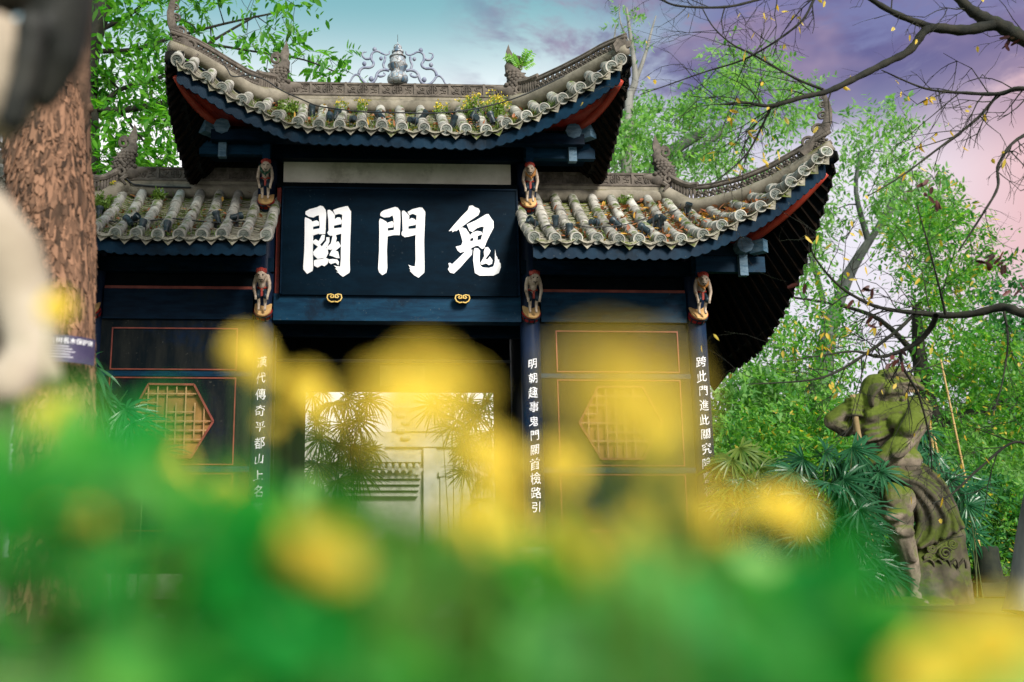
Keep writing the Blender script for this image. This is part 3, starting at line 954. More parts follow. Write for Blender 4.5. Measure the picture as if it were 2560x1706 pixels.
# side bays: beams and door panels
for s in (-1, 1):
    xa, xb = sorted((s * 2.16, s * 4.37))
    z730 = PZ(1545, 728, -0.08)
    beam('tie_beam', xa, xb, -0.10, 0.10, PZ(1545, 806, -0.1), z730 - 0.03, M['blue'] if s > 0 else M['navy'])  # left beam in darker navy: shade of that bay put into the colour
    beam('upper_panel', xa, xb, -0.02, 0.08, z730 + 0.02, 4.75, M['black'])
    b = MB(); b.bbox(xa, xb, -0.075, 0.05, z730 - 0.029, z730 + 0.019); b.build('red_moulding', M['redline'], gate)
    beam('wall_plate', xa - 0.3, xb + 0.3, -0.14, 0.0, 4.76, 4.98, M['navy'])
    # screen wall: three framed panels, the middle one with a hexagonal lattice window
    w0, w1 = sorted((s * 2.13, s * 4.40))
    zt, zb_ = PZ(1545, 807, -0.05), 0.35
    scr = MB()
    xm = (w0 + w1) / 2
    # hexagon (px in the right bay)
    hx = [(1448, 1058), (1495, 968), (1605, 968), (1655, 1058), (1608, 1148), (1503, 1148)]
    hexp = [(s * P(px, py, -0.05).x, P(px, py, -0.05).z) for px, py in hx]
    if s < 0: pass
    cxh = sum(p[0] for p in hexp) / 6; czh = sum(p[1] for p in hexp) / 6
    # wall around the hexagon: ring of quads from an outer rectangle to the hexagon
    outer = []
    for px, pz in hexp:
        d = Vector((px - cxh, 0, pz - czh))
        k1 = ((w1 if d.x > 0 else w0) - cxh) / d.x if abs(d.x) > 1e-6 else 1e9
        zt2, zb2 = zt, zb_
        k2 = ((zt2 if d.z > 0 else zb2) - czh) / d.z if abs(d.z) > 1e-3 else 1e9
        kk = min(k1, k2)
        outer.append((cxh + d.x * kk, czh + d.z * kk))
    corners = [(w0, zt), (w1, zt), (w1, zb_), (w0, zb_)]
    allp = outer + corners
    allp.sort(key=lambda p: math.atan2(p[1] - czh, p[0] - cxh))
    def hexat(a):
        # point of the hexagon boundary in direction a
        best = None
        dx, dz = math.cos(a), math.sin(a)
        for i in range(6):
            p, q = hexp[i], hexp[(i + 1) % 6]
            ex, ez = q[0] - p[0], q[1] - p[1]
            den = dx * ez - dz * ex
            if abs(den) < 1e-9: continue
            t = ((p[0] - cxh) * ez - (p[1] - czh) * ex) / den
            u = ((p[0] - cxh) * dz - (p[1] - czh) * dx) / den
            if t > 0 and -1e-6 <= u <= 1 + 1e-6:
                best = t if best is None else min(best, t)
        return (cxh + dx * best, czh + dz * best)
    ins = [hexat(math.atan2(p[1] - czh, p[0] - cxh)) for p in allp]
    nA = len(allp)
    for i in range(nA):
        j = (i + 1) % nA
        v = []
        for yy in (-0.05, 0.0):
            for p in (allp[i], allp[j], ins[j], ins[i]):
                v.append((p[0], yy, p[1]))
        scr.add(v, [(0, 1, 2, 3), (7, 6, 5, 4), (2, 6, 7, 3)])
    wall = scr.build('screen_wall', M['bluegrey'], gate)
    def frame_rect(x0, x1, z0, z1, nm='moulding', y=-0.05, m='redline', w=0.018, pr=0.016):
        b = MB()
        b.bbox(x0, x1, y - pr, y + 0.01, z0, z0 + w); b.bbox(x0, x1, y - pr, y + 0.01, z1 - w, z1)
        b.bbox(x0, x0 + w, y - pr, y + 0.01, z0 + w, z1 - w); b.bbox(x1 - w, x1, y - pr, y + 0.01, z0 + w, z1 - w)
        b.build(nm, M[m], gate)
    xl, xr_ = sorted((s * PX(1391, 900, -0.06), s * PX(1698, 900, -0.06)))
    frame_rect(xl, xr_, PZ(1545, 932, -0.06), PZ(1545, 828, -0.06))
    frame_rect(xl, xr_, PZ(1545, 1166, -0.06), PZ(1545, 950, -0.06))
    frame_rect(xl, xr_, PZ(1545, 1330, -0.06), PZ(1545, 1186, -0.06))
    # rails between the panels stand slightly proud, in worn blue
    for y0, y1 in ((947, 935), (1183, 1169)):
        b = MB(); b.bbox(w0 + 0.003, w1 - 0.003, -0.058, -0.051, PZ(1545, y0, -0.06), PZ(1545, y1, -0.06)); b.build('rail', M['blue'], gate)
    # lattice
    fb = MB()
    for i in range(6):
        p, q = hexp[i], hexp[(i + 1) % 6]
        fb.beam((p[0], -0.055, p[1]), (q[0], -0.055, q[1]), 0.04, 0.03)
    win = fb.build('window', M['redline'], gate)
    def inhex(x, z):
        for i in range(6):
            p, q = hexp[i], hexp[(i + 1) % 6]
            cr = (q[0] - p[0]) * (z - p[1]) - (q[1] - p[1]) * (x - p[0])
            if cr * s > 0: return False
        return True
    rl = random.Random(3)
    hw = max(p[0] for p in hexp) - min(p[0] for p in hexp)
    hh = max(p[1] for p in hexp) - min(p[1] for p in hexp)
    nx, nz = 9, 8
    gx = [cxh - hw / 2 + hw * i / nx for i in range(nx + 1)]
    gz = [czh - hh / 2 + hh * i / nz for i in range(nz + 1)]
    def bar(a, c):
        # keep the part inside the hexagon
        n = 12; keep = []
        for i in range(n + 1):
            x = a[0] + (c[0] - a[0]) * i / n; z = a[1] + (c[1] - a[1]) * i / n
            if inhex(x, z): keep.append((x, z))
        if len(keep) < 3: return
        bb = MB(); vert = abs(c[0] - a[0]) < 1e-6
        p, q = keep[0], keep[-1]
        yj = -0.036 if vert else -0.033
        bb.beam((p[0], yj, p[1]), (q[0], yj, q[1]), 0.018, 0.020)
        bb.build('lattice_bar', M['lattice'], win)
    for i in range(1, nx):
        k = 0
        while k < nz:
            L = rl.choice((1, 2, 2, 3, 4))
            if rl.random() < 0.68 or i in (4, 6): bar((gx[i], gz[k]), (gx[i], gz[min(nz, k + L)]))
            k += L
    for j in range(1, nz):
        k = 0
        while k < nx:
            L = rl.choice((1, 2, 2, 3))
            if rl.random() < 0.62 or j == 4: bar((gx[k], gz[j]), (gx[min(nx, k + L)], gz[j]))
            k += L
    pb_ = MB()
    pb_.add([(p[0], 0.03, p[1]) for p in hexp] + [(p[0], 0.05, p[1]) for p in hexp], [(0, 1, 2, 3, 4, 5), (11, 10, 9, 8, 7, 6)] + [(i, (i + 1) % 6, (i + 1) % 6 + 6, i + 6) for i in range(6)])
    pb_.build('window_backing', M['warmback'], win)
    # low plinth
    b = MB(); b.bbox(w0 - 0.1, w1 + 0.1, -0.12, 0.12, 0.0, 0.348); b.build('plinth', M['stone'], gate)

# gateway passage behind the centre bay: ceiling, side walls, inner lintels
zo = PZ(994, 980, 2.2)
xo0, xo1 = PX(762, 1100, 2.2), PX(1236, 1100, 2.2)
for s in (-1, 1):
    b = MB(); b.bbox(*sorted((s * 2.02, s * 2.10)), 0.16, 2.4, 0, 4.7); b.build('passage_wall', M['black'], gate)
beam('passage_ceiling', -2.1, 2.1, 0.1, 2.6, zl0 + 0.30, zl0 + 0.36, M['black'])
beam('inner_lintel', -2.0, 2.0, 0.75, 0.85, zl0 - 0.05, zl0 + 0.12, M['navy'])
beam('inner_header', -2.0, 2.0, 2.18, 2.28, zo, zl0 + 0.30, M['black'])
beam('inner_rail', -2.0, 2.0, 2.10, 2.175, PZ(994, 905, 2.1), PZ(994, 899, 2.1), M['greyedge'])
beam('inner_jamb', -2.0, xo0, 2.18, 2.28, 0, zo - 0.002, M['black'])
beam('inner_jamb', xo1, 2.0, 2.18, 2.28, 0, zo - 0.002, M['black'])
beam('notice_board', PX(950, 945, 2.17), PX(1062, 945, 2.17), 2.15, 2.175, PZ(1000, 965, 2.17), PZ(1000, 915, 2.17), M['oldboard'])
# rear block walls that close the side bays
for s in (-1, 1):
    b = MB(); b.bbox(*sorted((s * 4.36, s * 4.46)), 0.14, 2.4, 0, 4.9); b.build('side_wall', M['black'], gate)
    b = MB(); b.bbox(*sorted((s * 2.1, s * 4.40)), 2.3, 2.4, 0, 4.9); b.build('rear_wall', M['black'], gate)

# ---- corner bracket beams under each outer corner
def corner_beams(sgn, xc, ztop, yb, tag_m='blue'):
    """long beam out from the column, cross beam ends, hanging post"""
    b = MB(); b.bbox(*sorted((sgn * (xc - 0.06), sgn * (xc + 1.02))), yb - 0.06, yb + 0.06, ztop - 0.34, ztop - 0.10); b.build('bracket_beam', M['blue'], gate)
    b = MB(); b.bbox(*sorted((sgn * (xc - 1.0), sgn * (xc + 0.86))), yb - 0.09, yb + 0.09, ztop - 0.096, ztop + 0.06); b.build('bracket_purlin', M['navy2'], gate)
    b = MB(); b.lathe([(0.125, -0.16), (0.13, 0.3)], 8, (sgn * (xc + 0.66), yb - 0.12, ztop + 0.02), 'Y'); b.build('purlin_end', M['litblue'], gate)
    b = MB(); b.beam((sgn * (xc + 0.80), yb - 0.14, ztop + 0.0), (sgn * (xc + 0.95), yb - 0.30, ztop + 0.0), 0.15, 0.19); b.build('beam_end', M['litblue'], gate)
    b = MB(); b.bbox(*sorted((sgn * (xc + 0.60), sgn * (xc + 0.72))), yb - 0.16, yb - 0.061, ztop - 0.42, ztop - 0.10); b.build('peg', M['litblue'], gate)
    b = MB(); b.bbox(*sorted((sgn * (xc - 0.05), sgn * (xc + 0.06))), yb - 0.13, yb - 0.062, ztop - 0.44, ztop - 0.10); b.build('strap_post', M['blue'], gate)
    # red boarding of the upturned corner
    b = MB()
    return
corner_beams(1, 4.53 - 0.05, PZ(1800, 628, -0.35), -0.35)
corner_beams(-1, 4.53 - 0.05, PZ(1800, 628, -0.35), -0.35)
corner_beams(1, 2.0 - 0.02, PZ(1400, 348, -0.35), -0.35)
corner_beams(-1, 2.0 - 0.02, PZ(1400, 348, -0.35), -0.35)
def red_soffit(rows, sgn, xc, zb_, tip, roof, x0):
    """red boards between the eave and the corner beam, closed by a curved red hip rafter"""
    B0 = Vector((sgn * (xc + 0.70), -0.42, zb_ + 0.10)); B1 = tip + Vector((-0.10 * sgn, 0.10, -0.34))
    mid = (B0 + B1) / 2 + Vector((0.10 * sgn, 0, -0.10))
    def Rf(t): return B0 * (1 - t) ** 2 + mid * (2 * t * (1 - t)) + B1 * t * t
    b = MB(); up, lo = [], []
    for E, T in rows:
        if sgn * E.x < x0: continue
        up.append(E + Vector((0, 0.075, -0.20)))
        if sgn * E.x <= sgn * B0.x: lo.append(Vector((E.x, B0.y, B0.z)))
        else: lo.append(Rf(min(1, (E.x - B0.x) / (B1.x - B0.x))))
    b.slab([up, [(u + l) / 2 + Vector((0, 0.10, 0.03)) for u, l in zip(up, lo)], lo], (0, 0.02, 0.03))
    b.build('corner_soffit', M['red'], roof)
    b = MB()
    b.tube([Rf(k / 8) for k in range(9)], [0.085 - 0.045 * k / 8 for k in range(9)], 8)
    b.build('hip_rafter', M['redbright'], roof, True)
zbm = PZ(1400, 348, -0.35); zbw = PZ(1800, 628, -0.35)
red_soffit(rows_main, 1, 1.98, zbm, sideR[0], roof_main, 1.5)
red_soffit(rows_main, -1, 1.98, zbm, sideL[0], roof_main, 1.5)
red_soffit(rows_w, 1, 4.48, zbw, sideW[0], roof_right, 3.9)
red_soffit(rows_l, -1, 4.48, zbw, mir(sideW[0]), roof_left, 3.9)

# ---- couplets on the columns
def char_mesh(ch):
    cu = bpy.data.curves.new('character', 'FONT')
    cu.body = ch
    cu.size = 1.0
    cu.align_x = 'CENTER'
    cu.align_y = 'CENTER'
    cu.offset = 0.002
    cu.resolution_u = 2
    o = bpy.data.objects.new('character', cu)
    col.objects.link(o)
    dg = bpy.context.evaluated_depsgraph_get()
    me = bpy.data.meshes.new_from_object(o.evaluated_get(dg), depsgraph=dg)
    bpy.data.objects.remove(o)
    bpy.data.curves.remove(cu)
    me.name = 'character'
    return me
def put_text(x, chars, py0, py1, rr, pxs):
    rnd = random.Random(int(x * 10) + len(chars))
    n = len(chars)
    for i, ch in enumerate(chars):
        py = py0 + (py1 - py0) * i / (n - 1)
        z = PZ(pxs, py, -CR)
        me = char_mesh(ch)
        nv = len(me.vertices)
        co = np.empty(nv * 3, np.float32)
        me.vertices.foreach_get('co', co)
        co = co.reshape(-1, 3)
        ctr = (co.max(0) + co.min(0)) / 2
        co -= ctr
        sw = 0.158 * rnd.uniform(0.92, 1.06); sh = 0.178 * rnd.uniform(0.88, 1.04)
        sl = rnd.uniform(-0.05, 0.10)
        u = co[:, 0] * sw + rnd.uniform(-0.006, 0.006); v = co[:, 1] * sh
        v2 = v + u * 0.14 + 0.006 * np.sin(u * 38 + i)
        u2 = u + v * sl + 0.004 * np.sin(v * 42 + i * 2)
        rc = CR + 0.004
        ang = u2 / rc
        out = np.stack([x + rc * np.sin(ang), -rc * np.cos(ang), z + v2], 1).astype(np.float32)
        me.vertices.foreach_set('co', out.ravel())
        me.update()
        me.materials.clear()
        me.materials.append(M['white'])
        inst('character', me, colobj[x])
put_text(-2.0, '漢代傳奇平都山上名勝院', 905, 1310, CR, 650)
put_text(2.0, '明朝趣事鬼門關首檢路引', 910, 1268, CR, 1340)
put_text(4.53, '跨此門進此關究陰曹神鬼', 905, 1266, CR, 1770)

# ---- name plaque
plq = empty('name_plaque', (0, -0.22, zp0))
tag(plq, 'large dark blue name board with three big white characters above the gateway', 'sign board')
def local(o, root):
    o.parent = root
    o.matrix_parent_inverse = Matrix.Translation(root.location).inverted()
    return o
xp0, xp1 = PX(707, 600, -0.22), PX(1292, 600, -0.22)
tilt = 0.05
b = MB()
b.hexa([(xp0, -0.20, zp0), (xp1, -0.20, zp0), (xp1, -0.14, zp0), (xp0, -0.14, zp0), (xp0, -0.20 - tilt, zp1), (xp1, -0.20 - tilt, zp1), (xp1, -0.13, zp1), (xp0, -0.13, zp1)])
local(b.build('board', M['plaque']), plq)
b = MB()
fw = 0.022
for x0, x1, z0, z1 in ((xp0 - fw, xp1 + fw, zp1, zp1 + fw), (xp0 - fw, xp0 - 0.001, zp0, zp1), (xp1 + 0.001, xp1 + fw, zp0, zp1)):
    b.bbox(x0, x1, -0.27, -0.12, z0, z1)
local(b.build('frame', M['navy']), plq)
STR = {
 'left': [[(100,237),(135,250),(170,270),(185,310),(188,420),(183,600),(186,780),(180,815),(120,848),(80,800),(78,770),(90,600),(95,400),(95,260)],
  [(105,175),(150,150),(225,130),(265,112),(295,120),(325,160),(330,200),(325,300),(320,415),(250,420),(258,340),(250,215),(225,220),(190,240),(140,230),(103,205)],
  [(170,285),(225,270),(250,285),(252,325),(183,340)], [(180,370),(255,358),(325,352),(318,418),(250,412),(182,435)],
  [(345,160),(370,158),(400,180),(425,215),(422,250),(415,300),(413,400),(405,435),(370,438),(340,405),(355,380),(352,260),(343,190)],
  [(405,160),(460,140),(540,120),(565,118),(600,180),(598,210),(505,210),(470,200),(425,212)],
  [(505,170),(600,170),(598,300),(590,500),(585,700),(588,800),(583,835),(512,880),(480,858),(462,838),(440,828),(458,822),(425,790),(445,790),(412,757),(440,765),(480,770),(488,700),(490,500),(500,300)],
  [(413,265),(450,240),(480,240),(500,275),(495,310),(415,328)], [(410,358),(500,350),(500,412),(405,438),(350,425),(345,405)],
  [(182,495),(215,475),(248,495),(285,425),(315,430),(310,480),(262,535),(290,560),(250,600),(210,615),(185,612),(240,555),(185,518)],
  [(185,608),(225,605),(300,560),(345,575),(352,625),(330,672),(235,688),(190,645)],
  [(330,455),(365,455),(365,500),(340,560),(300,572),(270,570),(330,490)],
  [(400,435),(435,432),(445,465),(430,520),(385,590),(345,585),(335,565),(380,520)],
  [(445,500),(465,502),(490,550),(440,592),(405,602),(390,580)], [(405,590),(460,610),(475,680),(440,678),(400,660),(362,650),(385,600)],
  [(195,705),(230,695),(280,690),(320,676),(355,690),(345,740),(310,768),(280,755),(235,782),(195,760)],
  [(355,695),(400,690),(450,695),(468,720),(462,758),(430,728),(380,745),(355,725)]],
 'mid': [[(915,250),(945,262),(985,285),(1000,330),(998,440),(990,600),(995,780),(985,835),(940,862),(905,830),(895,790),(905,600),(908,400),(905,280)],
  [(925,185),(950,165),(1030,140),(1080,125),(1110,135),(1135,170),(1138,260),(1132,380),(1128,430),(1060,425),(1068,350),(1062,250),(1050,215),(1020,235),(960,240),(920,222),(917,205)],
  [(985,300),(1050,280),(1062,300),(1060,345),(990,355)], [(990,385),(1068,375),(1130,370),(1128,430),(1060,430),(992,445)],
  [(1155,170),(1175,165),(1205,190),(1235,225),(1232,250),(1225,280),(1222,400),(1215,445),(1185,455),(1150,425),(1150,405),(1162,380),(1158,260),(1152,190)],
  [(1215,180),(1270,150),(1345,132),(1375,135),(1405,175),(1408,210),(1310,215),(1270,200),(1235,215)],
  [(1315,180),(1408,180),(1402,300),(1395,500),(1400,780),(1398,835),(1335,890),(1290,865),(1262,838),(1240,815),(1252,812),(1232,785),(1248,788),(1223,750),(1260,765),(1295,770),(1303,700),(1300,500),(1308,300)],
  [(1222,270),(1260,245),(1295,260),(1312,285),(1300,320),(1225,335)], [(1220,365),(1315,360),(1315,425),(1215,450),(1160,440),(1152,415)]],
 'right': [[(1885,115),(1920,108),(1950,130),(1990,145),(2002,175),(1985,215),(1900,270),(1800,345),(1740,390),(1738,375),(1722,388),(1700,398),(1706,376),(1690,382),(1663,387),(1720,320),(1800,230),(1870,160)],
  [(1775,365),(1810,347),(1850,360),(1885,410),(1895,440),(1900,530),(1910,575),(1850,600),(1790,620),(1760,595),(1740,555),(1800,540),(1815,500),(1795,430)],
  [(1860,315),(1960,270),(2070,205),(2095,203),(2125,250),(2150,280),(2152,350),(2110,430),(2080,490),(2050,570),(2025,580),(1985,545),(2010,490),(2030,420),(2045,340),(2020,338),(1970,355),(1920,395),(1890,385)],
  [(1885,440),(1925,400),(1975,385),(2020,395),(2030,420),(1960,445),(1895,470)], [(1935,400),(1980,385),(1975,500),(1965,545),(1935,550),(1930,470)],
  [(1895,500),(1935,488),(1980,485),(2010,478),(1990,545),(1960,545),(1910,570)],
  [(1860,580),(1920,590),(1915,640),(1860,700),(1790,780),(1720,845),(1680,835),(1655,800),(1670,770),(1660,735),(1680,730),(1700,745),(1760,690),(1830,620)],
  [(1945,570),(1985,575),(2005,600),(2000,700),(2010,760),(2035,780),(2100,785),(2150,770),(2165,720),(2168,585),(2178,650),(2192,670),(2195,690),(2212,695),(2215,725),(2228,735),(2230,780),(2210,840),(2150,868),(2000,868),(1950,840),(1940,780),(1930,700),(1935,600)],
  [(2060,565),(2090,560),(2120,600),(2100,640),(2060,690),(2090,690),(2110,660),(2140,700),(2135,740),(2100,755),(2070,735),(2020,752),(2010,730),(2050,660),(2045,610)]]}
def plaq_y(z): return -0.20 - tilt * (z - zp0) / (zp1 - zp0)
for kx, lab in (('right', 'first white character from the right'), ('mid', 'middle white character, a gateway with two leaves'), ('left', 'leftmost white character, a gateway filled with strokes')):
    b = MB()
    for i, st in enumerate(STR[kx]):
        def f3(u, v, w, i=i):
            p = P(740 + u / 4.357, 490 + v / 4.357, -0.23)
            return Vector((p.x, plaq_y(p.z) - 0.010 - 0.0008 * i + w, p.z))
        b.prism(st, 0.012, f3)
    o = local(b.build('character', M['white']), plq)
    o['label'] = lab
# two gilded cloud clasps under the board
for cxp, cyp in ((836, 745), (1156, 747)):
    c = P(cxp, cyp, -0.26)
    f3 = lambda u, v: Vector((c.x + u, -0.268, c.z + v))
    b = MB()
    b.prism([(-0.11, 0.055), (0.11, 0.055), (0.12, 0.02), (0.10, -0.05), (0.05, -0.075), (0, -0.065), (-0.05, -0.075), (-0.10, -0.05), (-0.12, 0.02)], 0.05, lambda u, v, w: Vector((c.x + u, -0.262 + w, c.z + v)))
    cl = local(b.build('clasp', M['black']), plq)
    b = MB()
    for s in (-1, 1):
        pl = [(0.012, 0.0), (0.012, 0.042), (0.055, 0.055), (0.098, 0.045), (0.108, 0.0), (0.088, -0.042), (0.045, -0.066), (0.004, -0.058)]
        b.tube([f3(s * u, v) for u, v in pl], 0.010, 6)
        b.tube([f3(s * 0.013, 0.004), f3(s * 0.05, 0.0), f3(s * 0.062, 0.014), f3(s * 0.052, 0.028), f3(s * 0.036, 0.025)], 0.009, 6)
    g = b.build('gilt_scroll', M['gold'])
    g.parent = cl
    g.matrix_parent_inverse = (cl.matrix_parent_inverse).inverted() @ Matrix.Identity(4) if False else Matrix.Identity(4)
# ================================================================== sculpted meshes
def blob(chains, ells=(), voxel=0.02, smooth=6, name='sculpture', mats=None, extra=None, factor=0.5):
    """union of tapered capsules and ellipsoids, fused by a voxel remesh into one skin"""
    b = MB()
    for ch in chains:
        pts = [Vector(c[:3]) for c in ch]; rr = [c[3] for c in ch]
        b.tube(pts, rr, 10)
        for p, r in zip(pts, rr): b.ell(p, r * 0.995, 10, 7)
    for e in ells:
        b.ell(e[0], e[1], 12, 8, e[2] if len(e) > 2 else None)
    if extra: extra(b)
    me = b.mesh(name, mats or [M['stone']], False)
    o = inst(name, me)
    md_ = o.modifiers.new('r', 'REMESH'); md_.mode = 'VOXEL'; md_.voxel_size = voxel; md_.use_smooth_shade = True
    if smooth:
        ms = o.modifiers.new('s', 'SMOOTH'); ms.iterations = smooth; ms.factor = factor
    dg = bpy.context.evaluated_depsgraph_get()
    me2 = bpy.data.meshes.new_from_object(o.evaluated_get(dg), depsgraph=dg)
    bpy.data.objects.remove(o); bpy.data.meshes.remove(me)
    me2.name = name
    me2.materials.clear()
    for m in (mats or [M['stone']]): me2.materials.append(m)
    me2.polygons.foreach_set('use_smooth', [True] * len(me2.polygons))
    return me2

# ---- carved bracket figures: crouching men leaning out with hands on their knees
M['skin'] = matte('painted_flesh', (0.36, 0.28, 0.21), (0.52, 0.42, 0.33), 12, 0.55, None, 0.15, 0.003, 40, dirt=(0.16, 0.11, 0.07))
M['limb'] = matte('painted_green_flesh', (0.32, 0.40, 0.28), (0.52, 0.55, 0.42), 10, 0.55)
M['hair'] = matte('painted_red_hair', (0.22, 0.02, 0.015), (0.36, 0.05, 0.03), 14, 0.5)
M['cloth_dark'] = matte('painted_dark_trousers', (0.004, 0.012, 0.022), (0.01, 0.03, 0.045), 12, 0.5)
M['cloth_orange'] = matte('painted_orange_collar', (0.36, 0.14, 0.03), (0.48, 0.22, 0.06), 12, 0.5)
M['cloth_green'] = matte('painted_green_collar', (0.012, 0.05, 0.03), (0.02, 0.09, 0.05), 12, 0.5)
M['tan'] = matte('painted_platform', (0.48, 0.29, 0.11), (0.60, 0.38, 0.17), 6, 0.5)
M['drum'] = matte('red_drum', (0.30, 0.012, 0.014), (0.46, 0.02, 0.02), 9, 0.4)
def fig_meshes(head_turn):
    ht = head_turn
    body = blob([[(-0.055, -0.16, 0.01, 0.024), (-0.055, -0.125, 0.03, 0.024), (-0.055, -0.115, 0.10, 0.028), (-0.062, -0.14, 0.17, 0.034)],
                 [(0.055, -0.16, 0.01, 0.024), (0.055, -0.125, 0.03, 0.024), (0.055, -0.115, 0.10, 0.028), (0.062, -0.14, 0.17, 0.034)],
                 [(0, -0.02, 0.25, 0.075), (0, -0.04, 0.33, 0.07), (0, -0.06, 0.41, 0.085), (0, -0.08, 0.45, 0.06)],
                 [(-0.095, -0.06, 0.44, 0.042), (-0.128, -0.09, 0.36, 0.034), (-0.135, -0.13, 0.29, 0.030), (-0.11, -0.165, 0.215, 0.024), (-0.10, -0.18, 0.18, 0.024)],
                 [(0.095, -0.06, 0.44, 0.042), (0.128, -0.09, 0.36, 0.034), (0.135, -0.13, 0.29, 0.030), (0.11, -0.165, 0.215, 0.024), (0.10, -0.18, 0.18, 0.024)],
                 [(0, -0.09, 0.46, 0.045), (ht, -0.15, 0.475, 0.045)]],
                [((ht, -0.195, 0.47), (0.082, 0.074, 0.086)), ((ht * 1.4, -0.262, 0.462), (0.022, 0.022, 0.030)), ((ht * 1.3, -0.240, 0.420), (0.046, 0.030, 0.026)),
                 ((-0.084 + ht, -0.185, 0.47), (0.016, 0.016, 0.030)), ((0.084 + ht, -0.185, 0.47), (0.016, 0.016, 0.030)),
                 ((-0.034 + ht * 1.3, -0.254, 0.500), (0.028, 0.014, 0.012)), ((0.034 + ht * 1.3, -0.254, 0.500), (0.028, 0.014, 0.012)),
                 ((0, -0.085, 0.33), (0.055, 0.05, 0.055))] +
                [((sx_ * (0.10 + 0.010 * (k - 1.5)), -0.188, 0.158), (0.006, 0.008, 0.022)) for sx_ in (-1, 1) for k in range(4)],
                0.009, 2, 'bracket_figure', [M['skin']])
    b = MB()
    for x in (-0.034, 0.034):
        b.ell((x + ht * 1.35, -0.262, 0.483), (0.017, 0.008, 0.008), 6, 4)
    b.tube([(-0.034 + ht * 1.3, -0.262, 0.424), (ht * 1.3, -0.272, 0.418), (0.034 + ht * 1.3, -0.262, 0.424)], 0.007, 4)
    b.prism([(ht * 1.3 - 0.014, 0.412), (ht * 1.3 + 0.014, 0.412), (ht * 1.3, 0.385)], 0.012, lambda u, v, w: Vector((u, -0.262 + w, v)))
    face = b.mesh('face_paint', M['black'])
    b = MB()
    rr = random.Random(4)
    b.ell((ht, -0.165, 0.525), (0.090, 0.080, 0.056), 12, 7)
    for i in range(16):
        a = 2 * PI * i / 16
        b.ell((ht + 0.076 * math.cos(a), -0.160 + 0.066 * math.sin(a), 0.530 + 0.012 * math.sin(3 * a)), (0.022, 0.022, 0.026), 6, 4)
    for i in range(5):
        b.ell((ht + rr.uniform(-.03, .03), -0.17 + rr.uniform(-.03, .03), 0.552), (0.022, 0.022, 0.022), 6, 4)
    hair = b.mesh('hair', M['hair'], True)
    tr = blob([[(-0.045, -0.02, 0.235, 0.062), (-0.06, -0.10, 0.215, 0.05), (-0.062, -0.15, 0.19, 0.045)],
               [(0.045, -0.02, 0.235, 0.062), (0.06, -0.10, 0.215, 0.05), (0.062, -0.15, 0.19, 0.045)],
               [(-0.03, -0.01, 0.26, 0.07), (0.03, -0.01, 0.26, 0.07)]], [], 0.010, 2, 'trousers', [M['cloth_dark']])
    b = MB()
    b.tube([(0.085 * math.cos(a * PI / 8), -0.02 + 0.085 * math.sin(a * PI / 8), 0.295) for a in range(17)], 0.014, 6)
    b.prism([(-0.018, 0.29), (0.018, 0.29), (0.022, 0.19), (-0.016, 0.185)], 0.016, lambda u, v, w: Vector((u, -0.128 + w - 0.25 * (0.29 - v), v)))
    sash = b.mesh('sash', M['hair'], 40)
    b = MB()
    for s in (-1, 1):
        b.tube([(s * 0.07, 0.0, 0.48), (s * 0.085, -0.06, 0.465), (s * 0.065, -0.125, 0.40), (s * 0.01, -0.155, 0.355)], [0.03, 0.036, 0.03, 0.016], 7)
    b.tube([(0.0, -0.152, 0.365), (0.012, -0.155, 0.32)], [0.022, 0.012], 6)
    collar = b.mesh('collar', M['cloth_orange'], True)
    return body, face, hair, tr, sash, collar
FA = [fig_meshes(0.025), fig_meshes(-0.03), fig_meshes(0.0)]
collar_g = FA[0][5].copy(); collar_g.materials[0] = M['cloth_green']
b = MB()
half = [(0.150 * math.cos(PI + a * PI / 12), 0.175 * math.sin(PI + a * PI / 12)) for a in range(13)]
half = [(-0.150, 0.12)] + half + [(0.150, 0.12)]
b.prism([(u, v) for u, v in half], 0.022, lambda u, v, w: Vector((u, v, w - 0.022)))
PLATE = b.mesh('platform', M['tan'])
b = MB()
rows_ = []
for j in range(8):
    t = j / 7
    r = 0.165 * (1 - 0.30 * t ** 1.6); zz = -0.024 - 0.30 * t
    rows_.append([Vector((r * math.cos(PI + a * PI / 10), r * 0.9 * math.sin(PI + a * PI / 10) + 0.10 * t, zz)) for a in range(11)])
b.slab(rows_, (0, 0.03, 0))
DRUM = b.mesh('drum', M['drum'], True)
b = MB()
for j in (1, 3, 5):
    p = rows_[j]
    b.tube([v * 1.0 + Vector((0, -0.006, 0)) for v in p], 0.012, 5)
for a in (2, 4, 6, 8):
    b.tube([rows_[j][a] + Vector((0, -0.006, 0)) for j in range(1, 6)], 0.011, 5)
BAND = b.mesh('drum_band', M['cloth_dark'], True)
b = MB()
b.ell((0, -0.05, -0.35), (0.035, 0.035, 0.04), 8, 6); b.tube([(0, -0.05, -0.36), (0, -0.055, -0.42)], [0.028, 0.006], 7)
TIPM = b.mesh('drum_tip', M['skin'], True)
def put_figure(x, z, var, sc_, collar, lab):
    body, face, hair, tr, sash, cmesh = FA[var]
    base = Matrix.Translation((x, -0.20, z)) @ Matrix.Rotation(R(20), 4, 'X')
    o = inst('bracket_figure', body, gate, base @ Matrix.Diagonal((sc_ * 0.78, sc_ * 0.9, sc_, 1)))
    o['label'] = lab
    for nm, me in (('face_paint', face), ('hair', hair), ('trousers', tr), ('sash', sash)):
        inst(nm, me, o)
    if collar: inst('collar', collar_g if collar == 'g' else cmesh, o)
    P4 = Matrix.Translation((0, 0.01, 0.005)) @ Matrix.Rotation(R(26), 4, 'X')
    inst('platform', PLATE, o, P4)
    inst('drum', DRUM, o, P4); inst('drum_band', BAND, o, P4); inst('drum_tip', TIPM, o, P4)
